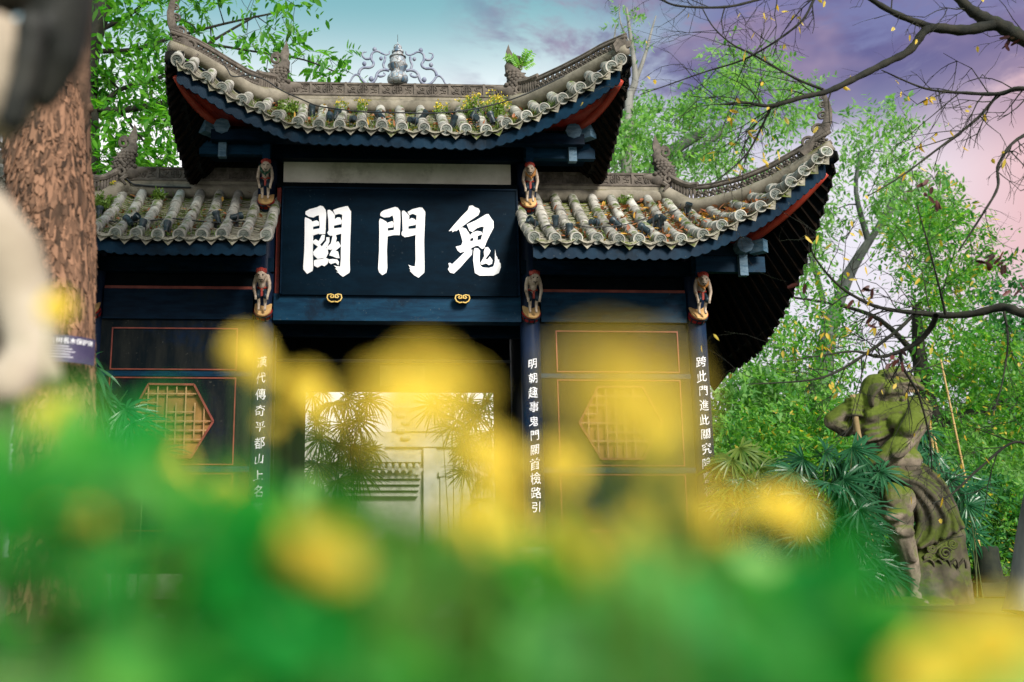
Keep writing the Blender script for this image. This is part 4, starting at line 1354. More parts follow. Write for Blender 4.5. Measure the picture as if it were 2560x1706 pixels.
zu = PZ(994, 497, -0.25); zlw = PZ(994, 773, -0.25)
put_figure(-2.0, zu, 0, 1.02, 'g', 'upper left carved figure with green collar')
put_figure(2.0, zu, 1, 1.02, 'o', 'upper right carved figure with orange collar')
put_figure(-2.0, zlw, 2, 1.08, None, 'lower carved figure beside the left end of the lintel')
put_figure(2.0, zlw, 2, 1.08, None, 'lower carved figure beside the right end of the lintel')
put_figure(4.53, zlw, 1, 1.08, 'o', 'carved figure on the right outer column')
put_figure(-4.53, zlw, 1, 1.08, 'o', 'carved figure on the left outer column')

# ================================================================== lamps and cables on the roofs
ORD = ['first', 'second', 'third', 'fourth', 'fifth', 'sixth', 'seventh', 'eighth', 'ninth', 'tenth', 'eleventh', 'twelfth', 'thirteenth', 'fourteenth', 'fifteenth', 'sixteenth', 'seventeenth']
def lamp_meshes():
    b = MB()
    b.lathe([(0.030, -0.10), (0.034, -0.09), (0.040, 0.0), (0.052, 0.045), (0.056, 0.05), (0.056, 0.085), (0.046, 0.085), (0.044, 0.06)], 14)
    for k in range(4): b.lathe([(0.044, -0.085 + k * 0.02), (0.044, -0.078 + k * 0.02)], 12)
    body = b.mesh('housing', M['lamp'], 40)
    b = MB(); b.lathe([(0.0445, 0.058), (0.0, 0.064)], 12); lens = b.mesh('lens', M['lens'])
    b = MB()
    for s in (-1, 1): b.bbox(s * 0.052 - 0.004, s * 0.052 + 0.004, -0.012, 0.012, -0.10, 0.02)
    b.bbox(-0.056, 0.056, -0.014, 0.014, -0.108, -0.098); b.bbox(-0.012, 0.012, -0.03, 0.03, -0.16, -0.106)
    return body, lens, b.mesh('yoke', M['cable'])
LB, LL, LY = lamp_meshes()
rl = random.Random(21)
def put_lamp(p, lab, grp):
    t = empty('spot_lamp', p)
    tag(t, lab, 'spotlight', grp)
    yaw = rl.uniform(-1.2, 1.2)
    inst('yoke', LY, t, Matrix.Rotation(yaw, 4, 'Z'))
    rot = Matrix.Rotation(yaw, 4, 'Z') @ Matrix.Rotation(rl.uniform(-1.5, 1.5), 4, 'X')
    h = inst('housing', LB, t, rot)
    inst('lens', LL, h)
    return t
def ymain(py, px): return max(-1.12, min(-0.05, -1.12 + (318 - py) / 44 * 1.1)) - 0.15 * max(0, abs(px - 994) - 220) / 350
def ywing(py): return max(-1.28, min(0.2, -1.28 + (594 - py) / 90 * 1.55))
lm = [(664, 250), (679, 269), (728, 284), (780, 284), (824, 300), (841, 294), (883, 305), (950, 297), (1031, 309), (1059, 297), (1133, 311), (1185, 290), (1190, 303), (1229, 302), (1300, 266)]
for i, (x, y) in enumerate(sorted(lm)):
    put_lamp(P(x, y, ymain(y, x)) + Vector((0, -0.02, 0.04)), f'small dark spotlight among the tiles of the central roof, {ORD[i]} from the left', 'spotlights on the central roof')
lw = [(1331, 563), (1388, 563), (1423, 584), (1484, 565), (1539, 566), (1610, 581), (1634, 559), (1652, 563), (1719, 530)]
for i, (x, y) in enumerate(sorted(lw)):
    put_lamp(P(x, y, ywing(y)) + Vector((0, -0.02, 0.05)), f'small dark spotlight on the right wing roof, {ORD[i]} from the name board', 'spotlights on the right wing roof')
ll_ = [(249, 540), (321, 561), (336, 556), (356, 573), (417, 577), (543, 553), (592, 551)]
for i, (x, y) in enumerate(sorted(ll_)):
    put_lamp(P(x, y, ywing(y + 8)) + Vector((0, -0.02, 0.05)), f'small dark spotlight on the left wing roof, {ORD[i]} from the big tree trunk', 'spotlights on the left wing roof')
def cable(px, fy, lab, r=0.010, lift=0.03):
    b = MB()
    pts = [P(x, y, fy(x, y)) + Vector((0, -0.03, lift)) for x, y in px]
    b.tube(smooth_path(pts, 5), r, 6)
    return tag(b.build('power_cable', M['cable'], None, True), lab, 'cable')
Z1 = lambda l: [(380 + x / 3.647, y / 3.647) for x, y in l]
Z2 = lambda l: [(960 + x / 3.647, 60 + y / 3.647) for x, y in l]
Z3 = lambda l: [(200 + x / 3.647, 380 + y / 3.647) for x, y in l]
Z5 = lambda l: [(1260 + x / 2.7035, 240 + y / 2.7035) for x, y in l]
cable(Z1([(620, 560), (690, 660), (740, 725), (900, 715), (1040, 760), (1180, 850), (1380, 940), (1500, 990), (1650, 1015), (1900, 1045), (2300, 1055)]) + Z2([(350, 842), (600, 832), (840, 797), (1080, 740), (1330, 650), (1640, 500)]), lambda x, y: -1.05 - 0.3 * max(0, abs(x - 994) - 220) / 350, 'black power cable sagging along the central roof above the eave tiles')
cable(Z5([(1275, 610), (1210, 710), (1160, 790), (1000, 830), (830, 885), (700, 902), (560, 905), (480, 890), (390, 905), (300, 890), (250, 920)]), lambda x, y: ywing(y) - 0.03, 'grey cable running across the right wing roof to its spotlights', 0.008)
cable(Z3([(20, 350), (60, 440), (130, 540), (240, 640), (400, 668), (560, 660), (700, 645), (850, 632), (1050, 652), (1300, 672), (1480, 655), (1560, 700)]), lambda x, y: ywing(y) - 0.05, 'black cable looping across the left wing roof tiles', 0.011)
cable([(306, 437), (330, 460), (352, 465), (400, 469), (440, 470), (478, 471)], lambda x, y: 0.20, 'black cable clipped along the left wing ridge', 0.014, 0.0)

# ================================================================== leaf scatter helpers
def leaves_mesh(name, P_, D_, N_, L_, W_, mat, shape='leaf'):
    """P: bases, D: long axis, N: approx normal; numpy arrays"""
    n = len(P_)
    D_ = D_ / (np.linalg.norm(D_, axis=1, keepdims=True) + 1e-9)
    S_ = np.cross(D_, N_); S_ /= (np.linalg.norm(S_, axis=1, keepdims=True) + 1e-9)
    N2 = np.cross(S_, D_)
    L_ = np.broadcast_to(np.asarray(L_, float).reshape(-1, 1), (n, 1)); W_ = np.broadcast_to(np.asarray(W_, float).reshape(-1, 1), (n, 1))
    if shape == 'leaf':
        prof = [(0, 0, 0), (0.30, 0.5, 0.10), (0.68, 0.40, 0.06), (1, 0, -0.08), (0.68, -0.40, 0.06), (0.30, -0.5, 0.10)]
        faces = [(0, 1, 2, 3), (0, 3, 4, 5)]
    elif shape == 'round':
        prof = [(0, 0, 0), (0.12, 0.36, 0.06), (0.5, 0.52, 0.10), (0.88, 0.34, 0.05), (1, 0, -0.03), (0.88, -0.34, 0.05), (0.5, -0.52, 0.10), (0.12, -0.36, 0.06)]
        faces = [(0, 1, 2, 3), (0, 3, 4), (0, 4, 5), (0, 5, 6, 7)]
    else:
        prof = [(0, 0, 0), (0.45, 0.5, 0.08), (1, 0, 0), (0.45, -0.5, 0.08)]
        faces = [(0, 1, 2, 3)]
    k = len(prof)
    V = np.empty((n, k, 3))
    for i, (a, s, h) in enumerate(prof):
        V[:, i] = P_ + D_ * (a * L_) + S_ * (s * W_) + N2 * (h * W_)
    V = V.reshape(-1, 3)
    loops = []; starts = []; tot = []
    base = (np.arange(n) * k)
    fl = [len(f) for f in faces]
    pat = np.concatenate([np.array(f) for f in faces])
    loops = (base[:, None] + pat[None, :]).ravel()
    per = sum(fl)
    st = np.concatenate([[0], np.cumsum(fl)[:-1]])
    starts = (np.arange(n)[:, None] * per + st[None, :]).ravel()
    me = bpy.data.meshes.new(name)
    me.vertices.add(len(V)); me.vertices.foreach_set('co', V.astype(np.float32).ravel())
    me.loops.add(len(loops)); me.loops.foreach_set('vertex_index', loops.astype(np.int32))
    me.polygons.add(len(starts)); me.polygons.foreach_set('loop_start', starts.astype(np.int32))
    me.update(calc_edges=True)
    me.validate()
    me.materials.append(mat)
    return me
rng = np.random.default_rng(11)
def rdir(n):
    v = rng.normal(size=(n, 3)); return v / np.linalg.norm(v, axis=1, keepdims=True)
M['deadleaf'] = leafmat('fallen_leaf', (0.20, 0.06, 0.025), (0.40, 0.16, 0.07), 0.15, 0.6, (0.58, 0.33, 0.06), 0.80)
def roof_leaves(name, rows, n, lab, xr, size=0.11, bias=1.0, mat=None):
    p = []; nr = []
    cand = [i for i in range(len(rows) - 1) if xr[0] < rows[i][0].x < xr[1]]
    for k in range(n):
        i = int(rng.choice(cand))
        (E0, T0), (E1, T1) = rows[i], rows[i + 1]
        s = rng.uniform(0.02, 0.98) ** bias
        u = np.clip(rng.normal(0.5, 0.22), 0.05, 0.95)
        E = E0.lerp(E1, u); T = T0.lerp(T1, u)
        q = T.lerp(E, s)
        q.z -= 0.055 * (E - T).length * 4 * s * (1 - s)
        q.z += -0.03 + 0.075 * abs(u - 0.5) * 2 + rng.uniform(0, 0.03)
        p.append(q)
    n = len(p)
    P_ = np.array([list(v) for v in p])
    D_ = rdir(n); D_[:, 2] *= 0.45
    N_ = rdir(n) * 0.5 + np.array([0, -0.3, 1.0])
    me = leaves_mesh(name, P_, D_, N_, rng.uniform(0.6, 1.4, n) * size, rng.uniform(0.5, 1.2, n) * size * 0.5, mat or M['deadleaf'])
    return tag(inst(name, me), lab, 'leaves', kind='stuff')
roof_leaves('fallen_leaves', rows_w, 620, 'dry red brown and yellow leaves lying between the right wing roof tiles', (2.9, 5.2))
roof_leaves('fallen_leaves', rows_w, 70, 'few dry leaves near the inner end of the right wing roof', (1.9, 2.9), 0.09, 0.6)
roof_leaves('fallen_leaves', rows_main, 330, 'brown leaf litter and twigs in the valleys of the central roof', (-2.2, 1.9), 0.09)
roof_leaves('fallen_leaves', rows_l, 150, 'scattered dry leaves between the left wing roof tiles', (-4.6, -1.9), 0.09)
# moss and grass growing in the valleys
M['grass'] = leafmat('roof_grass', (0.07, 0.13, 0.02), (0.16, 0.22, 0.04), 0.3)
def roof_moss(rows, n, lab, xr):
    p = []
    cand = [i for i in range(len(rows) - 1) if xr[0] < rows[i][0].x < xr[1]]
    for k in range(n):
        i = int(rng.choice(cand))
        (E0, T0), (E1, T1) = rows[i], rows[i + 1]
        s = rng.uniform(0.0, 1.0) ** 0.6; u = np.clip(rng.normal(0.5, 0.18), 0.1, 0.9)
        E = E0.lerp(E1, u); T = T0.lerp(T1, u); q = T.lerp(E, s)
        q.z -= 0.055 * (E - T).length * 4 * s * (1 - s) + 0.05 - 0.07 * abs(u - 0.5) * 2
        p.append(q)
    P_ = np.array([list(v) for v in p]); n = len(p)
    D_ = rdir(n) * 0.7 + np.array([0, -0.15, 0.9])
    me = leaves_mesh('roof_grass', P_, D_, rdir(n), rng.uniform(0.03, 0.11, n), 0.012, M['grass'], 'dia')
    return tag(inst('roof_grass', me), lab, 'grass', kind='stuff')
roof_moss(rows_main, 1500, 'short grass and moss growing between the central roof tiles', (-2.3, 2.3))
roof_moss(rows_l, 700, 'green weeds growing between the left wing roof tiles', (-4.9, -2.6))
roof_moss(rows_w, 300, 'moss tufts between the right wing roof tiles', (2.0, 4.6))

def inst_stuff(*a):
    return tag(inst(*a), kind='stuff')
# ---- flowering weeds on the roofs
M['weed'] = leafmat('weed_leaf', (0.10, 0.19, 0.03), (0.22, 0.32, 0.06), 0.35)
M['weedflower'] = leafmat('weed_flower', (0.55, 0.42, 0.03), (0.75, 0.60, 0.08), 0.3)
def weed(px, py, Y, h, spread, n, lab, flowers=True, lush=1.0):
    base = P(px, py, Y)
    t = empty('flowering_weed' if flowers else 'leafy_weed', base)
    tag(t, lab, 'weed')
    b = MB(); tips = []
    for i in range(n):
        a = rng.uniform(0, 2 * PI); s = spread * rng.uniform(0.2, 1)
        q = Vector((math.cos(a) * s, math.sin(a) * s * 0.5, h * rng.uniform(0.5, 1.0)))
        r0 = Vector((math.cos(a) * s * 0.6 + rng.normal() * 0.02, math.sin(a) * s * 0.3, 0))
        m1 = (r0 + q) / 2 + Vector((rng.normal() * 0.02, 0, 0.02))
        b.tube([r0, m1, q], [0.004, 0.003, 0.002], 4, False)
        tips.append((r0, m1, q))
    inst('stem', b.mesh('stem', M['weed'], False, False), t)
    pts = []; 
    for r0, m1, q in tips:
        for k in range(int(9 * lush)):
            u = rng.uniform(0, 0.95); pts.append(list(r0.lerp(q, u) + Vector((rng.normal() * 0.02, rng.normal() * 0.02, rng.normal() * 0.01))))
    P_ = np.array(pts); nn = len(pts)
    D_ = rdir(nn) + np.array([0, 0, 0.4])
    inst_stuff('leaf_mass', leaves_mesh('leaf_mass', P_, D_, rdir(nn) + np.array([0, 0, 0.8]), rng.uniform(0.03, 0.07, nn), rng.uniform(0.02, 0.035, nn), M['weed']), t)
    if flowers:
        pts = []
        for r0, m1, q in tips:
            for k in range(rng.integers(3, 9)): pts.append(list(q + Vector((rng.normal() * 0.028, rng.normal() * 0.02, rng.normal() * 0.022))))
        P_ = np.array(pts); nn = len(pts)
        inst_stuff('flower_head', leaves_mesh('flower_head', P_, rdir(nn), rdir(nn), 0.028, 0.026, M['weedflower'], 'round'), t)
    return t
weed(1235, 296, -0.55, 0.42, 0.28, 42, 'bushy yellow flowering weed at the right end of the central roof')
weed(1180, 292, -0.4, 0.34, 0.22, 26, 'yellow flowering weed clump left of the bushiest one on the central roof')
weed(718, 284, -0.5, 0.22, 0.22, 20, 'low green weed clump at the left end of the central roof', False, 1.8)
weed(1105, 290, -0.35, 0.22, 0.15, 9, 'thin yellow weed right of the middle of the central roof')
weed(900, 285, -0.35, 0.24, 0.15, 9, 'thin weed stalks left of the middle of the central roof')
weed(850, 283, -0.3, 0.22, 0.10, 7, 'slender stalks of weed above the central roof tiles')
weed(243, 505, 0.1, 0.42, 0.26, 46, 'yellow flowering weed covering the left wing hip beside the trunk', True, 1.6)
weed(255, 525, -0.4, 0.24, 0.30, 34, 'dark green weed patch below the left wing hip', False, 2.2)
weed(395, 498, -0.1, 0.16, 0.12, 14, 'small green weed on the left wing tiles under the ridge', False, 1.6)
weed(1560, 508, 0.1, 0.15, 0.12, 10, 'small green weed at the foot of the right wing ridge', False, 1.4)
# sapling on the right fish ornament of the central roof
sp = empty('roof_sapling', P(1302, 178, 0.0)); tag(sp, 'bright green sapling sprouting from the right fish ornament', 'sapling')
b = MB(); fr = []
for i in range(9):
    a = rng.uniform(-1.2, 1.3); L = rng.uniform(0.18, 0.36)
    q = Vector((math.sin(a) * L, rng.normal() * 0.05 - 0.05, math.cos(a) * L * 0.9))
    m1 = q * 0.55 + Vector((0, 0, 0.04)); b.tube([(0, -0.03, 0), m1, q], 0.003, 4, False); fr.append((m1, q))
inst('stem', b.mesh('stem', M['weed'], False, False), sp)
pts = []; dd = []
for m1, q in fr:
    ax_ = (q - m1).normalized(); sd = ax_.cross(Vector((0, 1, 0))).normalized()
    for k in range(7):
        for s in (-1, 1):
            pts.append(list((m1 * 0.5).lerp(q, k / 6))); dd.append(list(ax_ * 0.5 + sd * s))
M['sap'] = leafmat('sapling_leaf', (0.10, 0.30, 0.02), (0.22, 0.46, 0.05), 0.45)
inst_stuff('leaflet', leaves_mesh('leaflet', np.array(pts), np.array(dd), np.tile([0, -1, 0.3], (len(pts), 1)) + rdir(len(pts)) * 0.4, 0.075, 0.03, M['sap']), sp)
# ================================================================== ground
M['ground'] = matte('leaf_mould_soil', (0.020, 0.022, 0.012), (0.05, 0.045, 0.025), 0.8, 0.95, None, 0.6, 0.03, 9, moss=(0.03, 0.055, 0.012), mossamt=(0.5, 0.75))
M['paving'] = matte('stone_paving', (0.10, 0.10, 0.09), (0.17, 0.16, 0.14), 1.2, 0.85, None, 0.3, 0.01, 14)
b = MB()
n = 40
rows_ = []
for i in range(n + 1):
    y = -60 + 360 * (i / n) ** 1.6
    rows_.append([Vector((-260 + 520 * j / n, y, -0.02 + 0.0)) for j in range(n + 1)])
b.grid(rows_)
tag(b.build('ground', M['ground'], None, True), 'dark soil ground under the trees', kind='structure')
b = MB()
b.bbox(-2.6, 2.6, -4.2, 16, -0.10, 0.0)
tag(b.build('path', M['paving']), 'stone path leading through the gateway', kind='structure')

# ================================================================== mossy demon statue to the right of the gate
SY = -1.5
SK = (SY - CAM.y) / FPX * 1.01
def S(px, py, dz=0.0):
    p = P(px, py, SY)
    return (p.x, SY + dz, p.z)
def C(*q):
    """chain of (px, py, r_px, depth)"""
    return [(*S(x, y, d), r * SK) for x, y, r, d in q]
def E(px, py, rx, rz, d=0.0, ry=None, rot=None):
    return (S(px, py, d), (rx * SK, (ry or rx) * SK, rz * SK)) + ((rot,) if rot is not None else ())
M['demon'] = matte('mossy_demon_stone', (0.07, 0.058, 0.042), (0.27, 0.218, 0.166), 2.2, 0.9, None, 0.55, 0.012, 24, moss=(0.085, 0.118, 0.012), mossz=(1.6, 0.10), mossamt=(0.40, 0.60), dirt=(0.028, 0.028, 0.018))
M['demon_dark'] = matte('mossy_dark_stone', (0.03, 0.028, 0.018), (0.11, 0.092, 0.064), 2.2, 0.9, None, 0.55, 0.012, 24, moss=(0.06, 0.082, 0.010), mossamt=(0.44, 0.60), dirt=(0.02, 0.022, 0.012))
M['staff'] = matte('staff_stone', (0.16, 0.11, 0.05), (0.26, 0.19, 0.09), 6, 0.85, (1, 1, 0.3), 0.4)
demon = empty('demon_statue', S(2260, 1500))
tag(demon, 'mossy stone demon statue gripping a staff, face turned to the right', 'statue')
ry_ = lambda a: Matrix.Rotation(R(a), 3, 'Y')
chains = [
    # head: skull, mane, muzzle, jaws
    C((2192, 972, 36, -0.10), (2222, 968, 36, -0.12)),
    C((2182, 968, 32, -0.06), (2170, 990, 28, -0.06), (2165, 1018, 22, -0.06)),
    C((2228, 966, 27, -0.12), (2258, 967, 18, -0.12), (2290, 973, 10, -0.12)),
    C((2218, 1000, 17, -0.12), (2254, 1004, 9, -0.12), (2286, 1000, 6, -0.12)),
    C((2195, 1005, 32, 0.0), (2205, 1050, 44, 0.06)),
    C((2196, 944, 11, -0.26), (2228, 940, 12, -0.27), (2252, 950, 9, -0.24)),
    C((2206, 936, 13, 0.0), (2232, 930, 14, 0.0), (2248, 938, 10, 0)),
    C((2266, 955, 9, -0.16), (2279, 954, 9, -0.15)),
    C((2225, 966, 7, -0.30), (2256, 964, 7, -0.24), (2286, 972, 5, -0.17)),
    C((2236, 1004, 5, -0.22), (2262, 1002, 5, -0.18), (2286, 994, 4, -0.15)),
    # torso
    C((2196, 1062, 56, 0.12), (2222, 1110, 48, 0.14), (2240, 1150, 50, 0.12), (2248, 1195, 56, 0.10)),
    C((2285, 1045, 34, 0.12), (2285, 1075, 34, 0.16), (2270, 1120, 34, 0.16)),
    C((2170, 1042, 20, -0.08), (2215, 1034, 24, -0.12), (2262, 1030, 28, -0.16)),
    # near arm: shoulder, biceps, elbow, forearm
    C((2274, 1034, 37, -0.18), (2258, 1066, 34, -0.26), (2238, 1095, 30, -0.30), (2226, 1108, 25, -0.32)),
    C((2246, 1060, 24, -0.38), (2228, 1085, 22, -0.42)),
    C((2230, 1108, 26, -0.32), (2206, 1130, 27, -0.34), (2178, 1152, 22, -0.30), (2152, 1168, 16, -0.24), (2136, 1174, 15, -0.20)),
    # far arm: elbow to the left, fist on the staff head
    C((2170, 1050, 26, 0.10), (2120, 1068, 24, 0.10), (2084, 1052, 20, 0.06)),
    C((2084, 1050, 20, 0.06), (2105, 1032, 20, 0.02), (2124, 1018, 19, -0.02)),
    # thigh, knee, calf, foot
    C((2240, 1195, 50, 0.02), (2222, 1245, 42, -0.12), (2226, 1300, 36, -0.20), (2230, 1330, 30, -0.22)),
    C((2230, 1330, 30, -0.22), (2240, 1362, 30, -0.18), (2258, 1405, 24, -0.14), (2274, 1450, 17, -0.12), (2278, 1484, 16, -0.12)),
    C((2276, 1488, 17, -0.14), (2266, 1500, 14, -0.24), (2262, 1504, 11, -0.30)),
    C((2234, 1350, 16, -0.28), (2254, 1395, 13, -0.26)),
    # far leg, mostly hidden
    C((2262, 1200, 46, 0.25), (2205, 1300, 32, 0.28), (2210, 1400, 24, 0.30), (2212, 1500, 22, 0.30)),
]
# ribs
for k in range(4):
    chains.append(C((2160, 1058 + 15 * k, 6, -0.06), (2182, 1056 + 14 * k, 8, -0.13), (2206, 1046 + 14 * k, 7, -0.14)))
for k in range(3):
    chains.append(C((2252 + 8 * k, 1095 + 10 * k, 6, -0.02), (2268 + 8 * k, 1112 + 8 * k, 6, -0.0), (2274 + 6 * k, 1128 + 6 * k, 5, 0.04)))
# fingers of both hands
for k in range(4):
    chains.append(C((2112, 1003 + 11.5 * k, 7, -0.06), (2120, 1003 + 11.5 * k, 7.5, -0.13), (2138, 1004 + 11.5 * k, 7, -0.12), (2146, 1005 + 11.5 * k, 6, -0.05)))
    chains.append(C((2118, 1164 + 9 * k, 6, -0.22), (2126, 1164 + 9 * k, 6.5, -0.29), (2142, 1166 + 9 * k, 6, -0.28)))
chains.append(C((2128, 996, 8, -0.05), (2140, 992, 7, -0.08), (2150, 998, 6, -0.06)))
for k in range(5):
    chains.append(C((2250 + 8 * k, 1500, 6, -0.28), (2247 + 8.5 * k, 1507, 5.5, -0.36)))
ells = [E(2205, 1240, 25, 32, -0.28, 18), E(2237, 1252, 25, 34, -0.28, 18), E(2206, 1292, 30, 15, -0.34, 16, ry_(-8)), E(2228, 1330, 26, 17, -0.34, 14),
        E(2242, 1152, 54, 38, -0.10, 40), E(2196, 980, 9, 16, -0.27, 8), E(2266, 1040, 30, 26, -0.30, 20), E(2226, 1062, 26, 20, -0.20, 20, ry_(20)),
        E(2205, 1136, 26, 16, -0.46, 12, ry_(-35)), E(2224, 957, 9, 5, -0.28, 5)]
body = blob(chains, ells, 0.0135, 2, 'body', [M['demon']])
local(inst('body', body), demon)
# hair of the mane: combed ridges
b = MB()
for k in range(9):
    t = k / 8
    pl = [S(2202 - 8 * t, 938 + 22 * t, -0.12 - 0.12 * t), S(2176 - 4 * t, 952 + 28 * t, -0.16 - 0.10 * t), S(2158 + 2 * t, 982 + 20 * t, -0.14 - 0.08 * t), S(2158 + 8 * t, 1022, -0.12 - 0.06 * t)]
    b.tube(smooth_path(pl, 4), [0.028, 0.03, 0.03, 0.03, 0.034, 0.034, 0.034, 0.034, 0.032, 0.03, 0.026, 0.022, 0.014], 6)
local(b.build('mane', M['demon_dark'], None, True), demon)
b = MB()
for k in range(6):
    x = 2246 + 6.2 * k
    b.ell(S(x, 986.5 - 0.6 * k, -0.235 + 0.010 * k), (2.6 * SK, 2.2 * SK, 4.5 * SK), 6, 5)
local(b.build('teeth', M['staff'], None, True), demon)
b = MB(); b.tube([S(2124, 990, -0.08), S(2132, 1060, -0.10), S(2138, 1130, -0.16), S(2142, 1200, -0.2), S(2156, 1330, -0.2), S(2166, 1495, -0.2)], 7.2 * SK, 10)
local(b.build('staff', M['staff'], None, True), demon)
# loin cloth with deep folds
cl = [C((2262, 1195, 50, 0.02), (2310, 1235, 48, 0.06), (2352, 1285, 42, 0.08), (2372, 1312, 22, 0.06)), C((2250, 1215, 42, -0.04), (2300, 1265, 44, -0.04), (2335, 1308, 38, 0.0), (2300, 1345, 26, 0.0))]
folds = [[(2196, 1176), (2240, 1182), (2300, 1205), (2352, 1252), (2390, 1318)], [(2205, 1190), (2250, 1196), (2310, 1232), (2352, 1282), (2364, 1330)],
         [(2210, 1200), (2262, 1212), (2312, 1256), (2338, 1306), (2330, 1345)], [(2230, 1208), (2272, 1240), (2304, 1290), (2304, 1340), (2280, 1368)],
         [(2240, 1212), (2268, 1256), (2282, 1306), (2272, 1352)], [(2300, 1168), (2345, 1205), (2378, 1262), (2394, 1312), (2390, 1340)],
         [(2186, 1172), (2226, 1160), (2262, 1166), (2278, 1178), (2262, 1186)]]
for i, f in enumerate(folds):
    pl = smooth_path([Vector(S(x, y, (-0.22, -0.30, -0.34, -0.30, -0.24, -0.08, -0.26)[i] + 0.10 * (j / len(f)))) for j, (x, y) in enumerate(f)], 4)
    cl.append([(*p, (9 if i != 6 else 7) * SK * (1 - 0.2 * j / len(pl))) for j, p in enumerate(pl)])
for i in range(4):
    for u in (0.25, 0.5, 0.75):
        n_ = max(len(folds[i]), len(folds[i + 1]))
        A0 = [Vector((*q, 0)) for q in folds[i]]; B0_ = [Vector((*q, 0)) for q in folds[i + 1]]
        A1 = smooth_path(A0, 6); B1_ = smooth_path(B0_, 6)
        ch = []
        for j in range(13):
            t = j / 12
            pa = A1[int(t * (len(A1) - 1))]; pb2 = B1_[int(t * (len(B1_) - 1))]
            q = pa.lerp(pb2, u)
            dd_ = (-0.22, -0.30, -0.34, -0.30, -0.24)[i] * (1 - u) + (-0.22, -0.30, -0.34, -0.30, -0.24)[i + 1] * u
            ch.append((*S(q.x, q.y, dd_ + 0.10 * t + 0.045 - 0.02 * abs(u - 0.5)), 9 * SK))
        cl.append(ch)
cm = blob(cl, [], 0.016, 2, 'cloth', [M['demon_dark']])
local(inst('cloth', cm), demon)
# rock behind the leg with carved wave scrolls
rk = [C((2330, 1395, 66, 0.16), (2350, 1450, 74, 0.18), (2365, 1530, 80, 0.2)), C((2392, 1335, 26, 0.10), (2402, 1400, 30, 0.12), (2412, 1480, 34, 0.14), (2416, 1530, 36, 0.14)),
      C((2300, 1420, 48, 0.05), (2306, 1480, 54, 0.02), (2308, 1530, 58, 0.0)), C((2262, 1380, 34, 0.16), (2262, 1460, 50, 0.22), (2256, 1530, 60, 0.2)), C((2200, 1520, 30, -0.1), (2260, 1522, 28, -0.28), (2340, 1524, 26, -0.24))]
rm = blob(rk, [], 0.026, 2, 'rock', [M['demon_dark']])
def rough(me, amp, freq):
    nv = len(me.vertices); co = np.empty(nv * 3, np.float32); no = np.empty(nv * 3, np.float32)
    me.vertices.foreach_get('co', co); me.vertices.foreach_get('normal', no)
    co = co.reshape(-1, 3); no = no.reshape(-1, 3)
    h = np.array([mnoise.fractal(Vector(c) * freq, 0.9, 2.1, 4) for c in co])
    me.vertices.foreach_set('co', (co + no * (h * amp)[:, None]).astype(np.float32).ravel()); me.update()
rough(rm, 0.035, 3.0); rough(cm, 0.006, 6.0); rough(body, 0.006, 7.0)
ro = local(inst('rock', rm), demon)
b = MB()
for cx_, cy_, r, sg, d in ((2342, 1384, 17, 1, -0.20), (2312, 1372, 12, -1, -0.16), (2304, 1396, 11, 1, -0.17), (2362, 1362, 12, -1, -0.18), (2326, 1352, 10, 1, -0.14)):
    c0 = S(cx_, cy_, d)
    b.tube(spiral((c0[0], c0[2]), r * SK, 0.15 * r * SK, 1.9, 0.4, sg, lambda u, v: Vector((u, c0[1], v)), 30), 3.2 * SK, 6)
for k in range(5):
    b.tube(smooth_path([Vector(S(2290 + 22 * k, 1408 + 2 * k, -0.16)), Vector(S(2300 + 22 * k, 1398, -0.20)), Vector(S(2312 + 20 * k, 1406, -0.20)), Vector(S(2318 + 20 * k, 1420, -0.16))], 4), 3.2 * SK, 6)
local(b.build('wave_carving', M['demon_dark'], None, 40), demon)

# ================================================================== blurred stone figure close to the viewer on the left
M['nearstone'] = matte('pale_weathered_stone', (0.27, 0.225, 0.165), (0.42, 0.36, 0.28), 5, 0.9, None, 0.4, 0.006, 30, moss=(0.07, 0.13, 0.02), mossamt=(0.66, 0.8), dirt=(0.30, 0.25, 0.19))
M['darkstone'] = matte('shaded_stone', (0.008, 0.010, 0.009), (0.03, 0.03, 0.025), 8, 0.6)  # near-black tone stands for the shadow on the headdress
ND = 1.55
nk = ND / FPX
def Q(px, py, d=0.0): return tuple(PD(px, py, ND + d))
def QC(*q): return [(*Q(x, y, d), r * nk) for x, y, r, d in q]
near = empty('stone_guardian', (Q(-150, 900)[0], Q(-150, 900)[1], 0))
tag(near, 'pale stone guardian with a dark head, out of focus at the left edge', 'statue')
nb = blob([QC((-150, 450, 120, 0.1), (-120, 620, 170, 0.1), (-130, 850, 190, 0.1), (-140, 1150, 180, 0.1), (-150, 1500, 170, 0.1)),
           QC((-60, 520, 85, 0), (20, 640, 88, -0.02), (62, 760, 80, -0.03), (80, 850, 66, -0.06)), QC((80, 850, 66, -0.06), (70, 900, 62, -0.10), (20, 960, 60, -0.16)),
           QC((-80, 420, 70, 0.05), (-60, 340, 70, 0.05))],
          [(Q(-40, 190), (150 * nk, 150 * nk, 175 * nk))] + [(Q(100 + 14 * k, 880 + 20 * k, -0.1), (26 * nk, 30 * nk, 20 * nk)) for k in range(4)], 0.012, 4, 'body', [M['nearstone']])
local(inst('body', nb), near)
hd = blob([QC((130, -140, 120, 0.0), (150, 40, 84, 0), (150, 140, 62, 0.0), (110, 240, 42, 0.0)), QC((80, 60, 40, -0.08), (70, 160, 36, -0.08), (30, 300, 36, -0.08)), QC((-120, -60, 140, 0), (60, -100, 120, 0))], [], 0.012, 4, 'headdress', [M['darkstone']])
local(inst('headdress', hd), near)
